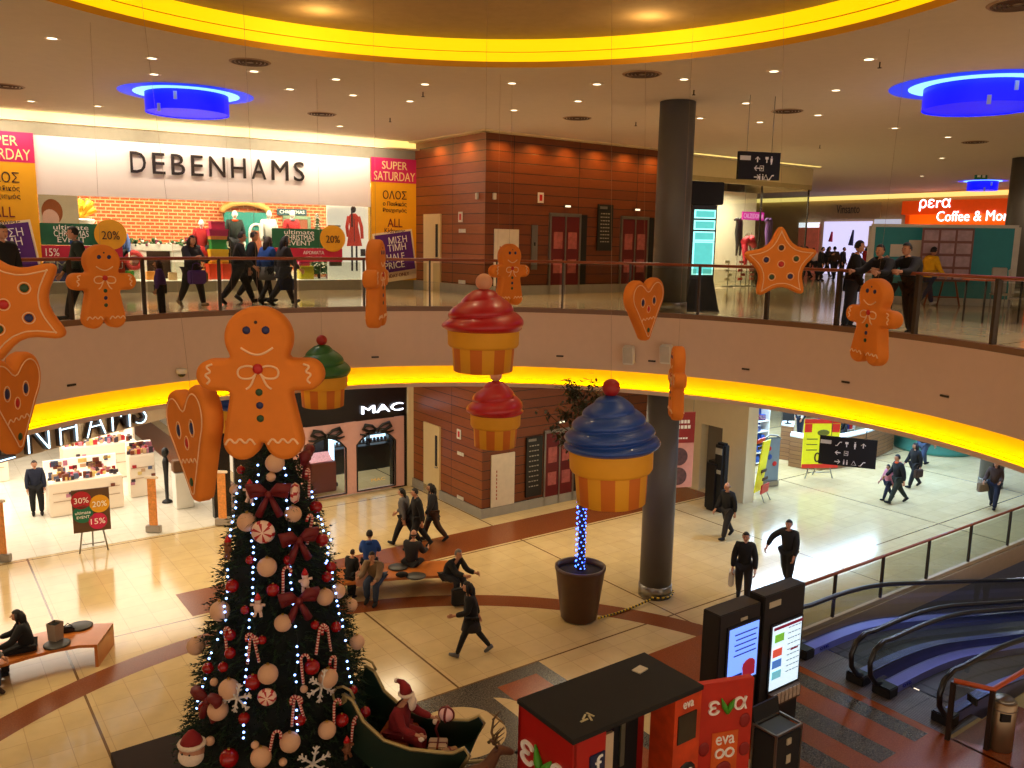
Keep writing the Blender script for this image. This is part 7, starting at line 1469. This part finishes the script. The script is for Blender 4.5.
m_.build('white_rings',WTXT,t); m_=MB(); m_.ball((0,-.075,.78),.13,2,0,(1,.08,1.1)); m_.build('red_heart_print',M('deep_red_print',(140,24,20)),t)
# digital totems
def totem(label,a,b,H,w_,d_,scr,zs,hs,wo,tray):
    t=thing('digital_totem',label,'totem',G(a,b,0),A36,'black digital totems'); m_=MB(); m_.box((0,0,H/2),(w_,d_,H),bev=.015); m_.build('cabinet',M('totem_black',(26,22,20),.5),t)
    m_=MB(); m_.box((wo,-d_/2-.012,zs),(hs[0]+.1,.02,hs[1]+.1),bev=.005); m_.build('bezel',BLACK,t); m_=MB(); m_.box((wo,-d_/2-.026,zs),(hs[0],.01,hs[1])); s_=m_.build('screen',scr,t); 
    m_=MB(); m_.box((wo if not tray else -w_*.25,-d_/2-.006,H-.18),(.16 if not tray else .3,.012,.05 if not tray else .1)); m_.build('label_plate',M('pale_plate',(190,180,156)),t)
    return t,s_
SB_=M('blue_screen_glow',(110,150,255),.4,emit=1.1,ec=(110,150,250),noise=.12,nscale=2); SW_=M('white_screen_glow',(205,225,240),.4,emit=.85,ec=(200,225,240),noise=.06)
t,s_=totem('black totem with a glowing blue screen behind the red panel',10.58,8.38,2.46,1.0,.36,SB_,1.70,(.72,.95),.08,False)
m_=MB(); m_.ball((.2,-.24,1.46),.14,2,0,(1.2,.05,.9)); m_.box((.2,-.245,1.36),(.3,.006,.14)); m_.build('red_picture',M('screen_red',(150,30,50),.5,emit=.5),s_); m_=MB(); m_.box((-.1,-.245,1.33),(.26,.006,.12)); m_.build('navy_block',M('screen_navy',(20,40,130),.5,emit=.3),s_); m_=MB()
for k in range(5): m_.box((.08,-.245,2.08-k*.09),(.55-.06*(k%2),.005,.022))
m_.build('text_lines',M('screen_text',(60,80,180),.5,emit=.3),s_)
t,s_=totem('taller black totem with a white map screen and a leaflet tray',11.72,8.36,2.52,1.1,.32,SW_,1.36,(.78,1.15),.08,True)
m_=MB(); m_.box((.08,-.21,1.9),(.78,.006,.05)); m_.box((.28,-.21,1.42),(.2,.006,.03)); m_.build('red_lines',M('screen_maroon',(140,30,60),.5,emit=.3),s_)
for x,z,c in((-.15,1.72,(120,190,60)),(-.18,1.46,(220,90,70)),(-.18,1.26,(80,130,210)),(-.17,1.06,(120,200,220))): m_=MB(); m_.box((x,-.21,z),(.24,.006,.14)); m_.build('map_picture',M('scr%s'%str(c),c,.5,emit=.5,noise=.4,nscale=14),s_)
m_=MB()
for q in range(4):
    for k in range(9): m_.box((.12+q*.09,-.21,1.84-k*.1),(.07,.005,.012))
m_.build('text_columns',M('screen_grey',(130,140,150),.5,emit=.2),s_)
m_=MB(); m_.box((.08,-.22,.62),(.8,.08,.24)); m_.build('leaflet_tray',M('tray_wood',(90,66,50),.6),t); m_=MB()
for k in range(7): m_.box((-.24+k*.107,-.268,.64),(.08,.012,.2))
m_.build('leaflets',M('leaflet_pale',(190,170,150),.6,noise=.5,nscale=20),t)
# flight case
p=atz(774,768,0); t=bt('equipment_case','open black equipment case with aluminium edges beside the totems','case',10.55,7.35,0,.0); m_=MB(); m_.box((0,0,.42),(.62,.42,.84),bev=.01); m_.build('box',BLACKM,t); m_=MB()
for x in(-.31,.31):
    for y in(-.21,.21): m_.box((x,y,.45),(.03,.03,.9))
for y in(-.21,.21): m_.box((0,y,.9),(.64,.03,.03))
for x in(-.31,.31): m_.box((x,0,.9),(.03,.44,.03))
m_.build('aluminium_edge',STEEL,t); m_=MB(); m_.box((0,.0,.86),(.56,.36,.01)); m_.build('foam_insert',M('slate_foam',(70,84,96),.8),t); m_=MB(); m_.box((0,-.22,.72),(.1,.02,.1)); m_.box((.02,-.218,.42),(.1,.01,.14)); m_.build('latch',M('pale_plate',(190,180,156)),t)
m_=MB(); m_.box((0,.24,1.0),(.62,.04,.3),rx=-.2); m_.build('lid',BLACKM,t)
# ================================================================ ESCALATORS, LOWER RAILS
SKY=M('lit_skirt_panel',(120,128,214),.35,.2,noise=.06); HRB=M('black_handrail_rubber',(22,20,22),.28); STEP=brick('escalator_steps',(70,66,72),(64,60,66),(24,22,26),.9,.4,.03,.5,'xy',0,bump=.5)  # skirt panels: blue lighting put into their base colour
slope=math.tan(math.radians(12))
def zed(a):   # drop of the moving way beyond the comb plate
    x=a-15.2; 
    if x<=0: return 0
    if x<2.6: return -slope*x*x/(2*2.6)
    return -slope*(x-1.3)
AS=[14.3+.3*i for i in range(4)]+[15.5+.5*i for i in range(6)]+[18.5+1.5*i for i in range(16)]
def escal(label,bl,br):
    t=thing('moving_ramp',label,'escalator',G(0,0,0),A36,'descending moving ramps')
    for b,sd in((bl,1),(br,-1)):
        zt=lambda a: zed(a)+1.0
        up=[(14.5,b,.10),(14.15,b,.24),(13.94,b,.48),(13.9,b,.72),(14.02,b,.93),(14.3,b,1.03)]+[(a,b,zt(a)) for a in AS if a>14.6]
        m_=MB(); m_.tube(up,.05,8); m_.build('handrail',HRB,t)
        m_=MB(); pa=[a for a in AS if a>14.5]; m_.strip([(a,b,zed(a)+.16) for a in pa],[(a,b,zt(a)-.04) for a in pa]); m_.strip([(14.5,b,.14),(14.2,b,.26),(14.0,b,.48),(13.96,b,.72),(14.06,b,.9),(14.3,b,.98)],[(14.6,b,.14),(14.6,b,.26),(14.6,b,.48),(14.6,b,.72),(14.6,b,.9),(14.6,b,.98)]); m_.build('glass_balustrade',RGLASS,t)
        m_=MB(); i_=b-sd*.20; pa=[14.25]+[a for a in AS if a>14.6]; m_.strip([(a,b+.03*sd,zed(a)+.18) for a in pa],[(a,i_,zed(a)+.15) for a in pa]); m_.strip([(a,i_,zed(a)+.15) for a in pa],[(a,i_,zed(a)-.02) for a in pa]); m_.strip([(a,b+.06*sd,zed(a)+.18) for a in pa],[(a,b+.06*sd,zed(a)-.35) for a in pa]); m_.build('skirt',SKY,t)
        m_=MB(); m_.box((14.35,b-sd*.08,.1),(.3,.36,.2),bev=.02); m_.build('end_cap',BLACK,t)
        for a in(14.9,15.6): text('OTIS',.3,.06,M('blue_letter',(20,40,170),.5),t,(a,i_-.006,.09)) if a<15 and sd==1 else None
    m_=MB(); pa=[15.05]+[a for a in AS if a>15.2]; m_.strip([(a,br+.2,zed(a)-.0) for a in pa],[(a,bl-.2,zed(a)-.0) for a in pa]); m_.build('tread_belt',STEP,t)
    m_=MB(); m_.strip([(a,br-.05,zed(a)-.45) for a in pa],[(a,bl+.05,zed(a)-.45) for a in pa]); m_.build('truss_panel',M('truss_grey',(80,80,90),.5),t)
    return t
escal('left moving ramp going down beside the glass balustrade',9.62,8.22)
escal('right moving ramp going down between the other ramp and the barrier',7.84,6.55)
sp_=G(23.6,8.95,0); human('person in a dark coat far down the left moving ramp',(sp_.x,sp_.y,zed(23.6)),36,h=1.7,pose='stand',top='black',legs='navy',hc='black',coat=.1)
t=thing('glass_railing','straight glass railing with brown handrail along the moving ramps','railing',G(0,0,0),A36); b=10.2
m_=MB(); m_.tube([(15.1,b,1.1),(40,b,1.1)],.035,8); m_.build('handrail',RAILW,t); m_=MB(); m_.box((27.5,b,.04),(25,.12,.08)); m_.build('base_strip',M('pale_shoe',(190,160,120),.5),t)
ps=[GR.at(px,620,0) for px in ()]; A_=[15.15,16.35,18.25,20.3,22.4,24.6,26.8,29.2,31.6,34.0,36.5,39]
for i,a in enumerate(A_):
    m_=MB(); m_.box((a,b,.58),(.07,.05,1.1)); m_.build('post',DSTEEL,t)
    if i+1<len(A_): m_=MB(); m_.poly([(a+.05,b,.1),(A_[i+1]-.05,b,.1),(A_[i+1]-.05,b,1.02),(a+.05,b,1.02)]); m_.build('glass_panel',RGLASS,t)
m_=MB(); m_.box((27.5,b-.1,-.25),(25,.06,.5)); m_.build('slab_edge',M('pale_shoe',(190,160,120)),t)
t=thing('barrier_railing','glass barrier with an orange-brown rail turning the corner beside the steel bin','railing',G(0,0,0),A36); 
C_=[(13.92,6.36),(14.02,5.88),(26,5.88)]; C_=[(13.85,6.32),(14.1,5.80),(26,5.80)]
m_=MB(); m_.tube([(a,b_,1.08) for a,b_ in C_],.045,8); m_.build('handrail',M('orange_rail',(190,84,34),.3),t)
for a,b_ in ((13.85,6.32),(14.1,5.80),(16.5,5.8),(19,5.8),(22,5.8)): m_=MB(); m_.box((a,b_,.53),(.07,.07,1.06)); m_.build('post',DSTEEL,t)
for (a,b_),(c,d) in(((13.85,6.32),(14.1,5.8)),((14.1,5.8),(16.5,5.8)),((16.5,5.8),(19,5.8)),((19,5.8),(22,5.8))): m_=MB(); m_.poly([(a,b_,.05),(c,d,.05),(c,d,1.0),(a,b_,1.0)]); m_.build('glass_panel',RGLASS,t)
m_=MB(); m_.box((13.98,6.05,.82),(.03,.22,.12),rz=-.45); m_.build('notice_plate',BLACKM,t)
p=atz(1003,752,0); t=thing('litter_bin','tall cylindrical brushed steel litter bin at the right edge','litter bin',(p.x,p.y+.15,0)); m_=MB(); m_.lathe([(.2,0),(.21,.02),(.21,.84),(.19,.86)],n=36); m_.build('cylinder',M('bin_steel',(150,130,104),.35,.85,noise=.15,nscale=2),t); m_=MB(); m_.lathe([(.215,.72),(.215,.74)],n=36,cap0=False,cap1=False); m_.lathe([(.19,.86),(.14,.9),(.02,.91)],n=36); m_.build('lid',STEEL,t); m_=MB(); m_.box((-.06,-.2,.64),(.16,.05,.13)); m_.build('opening',BLACK,t)
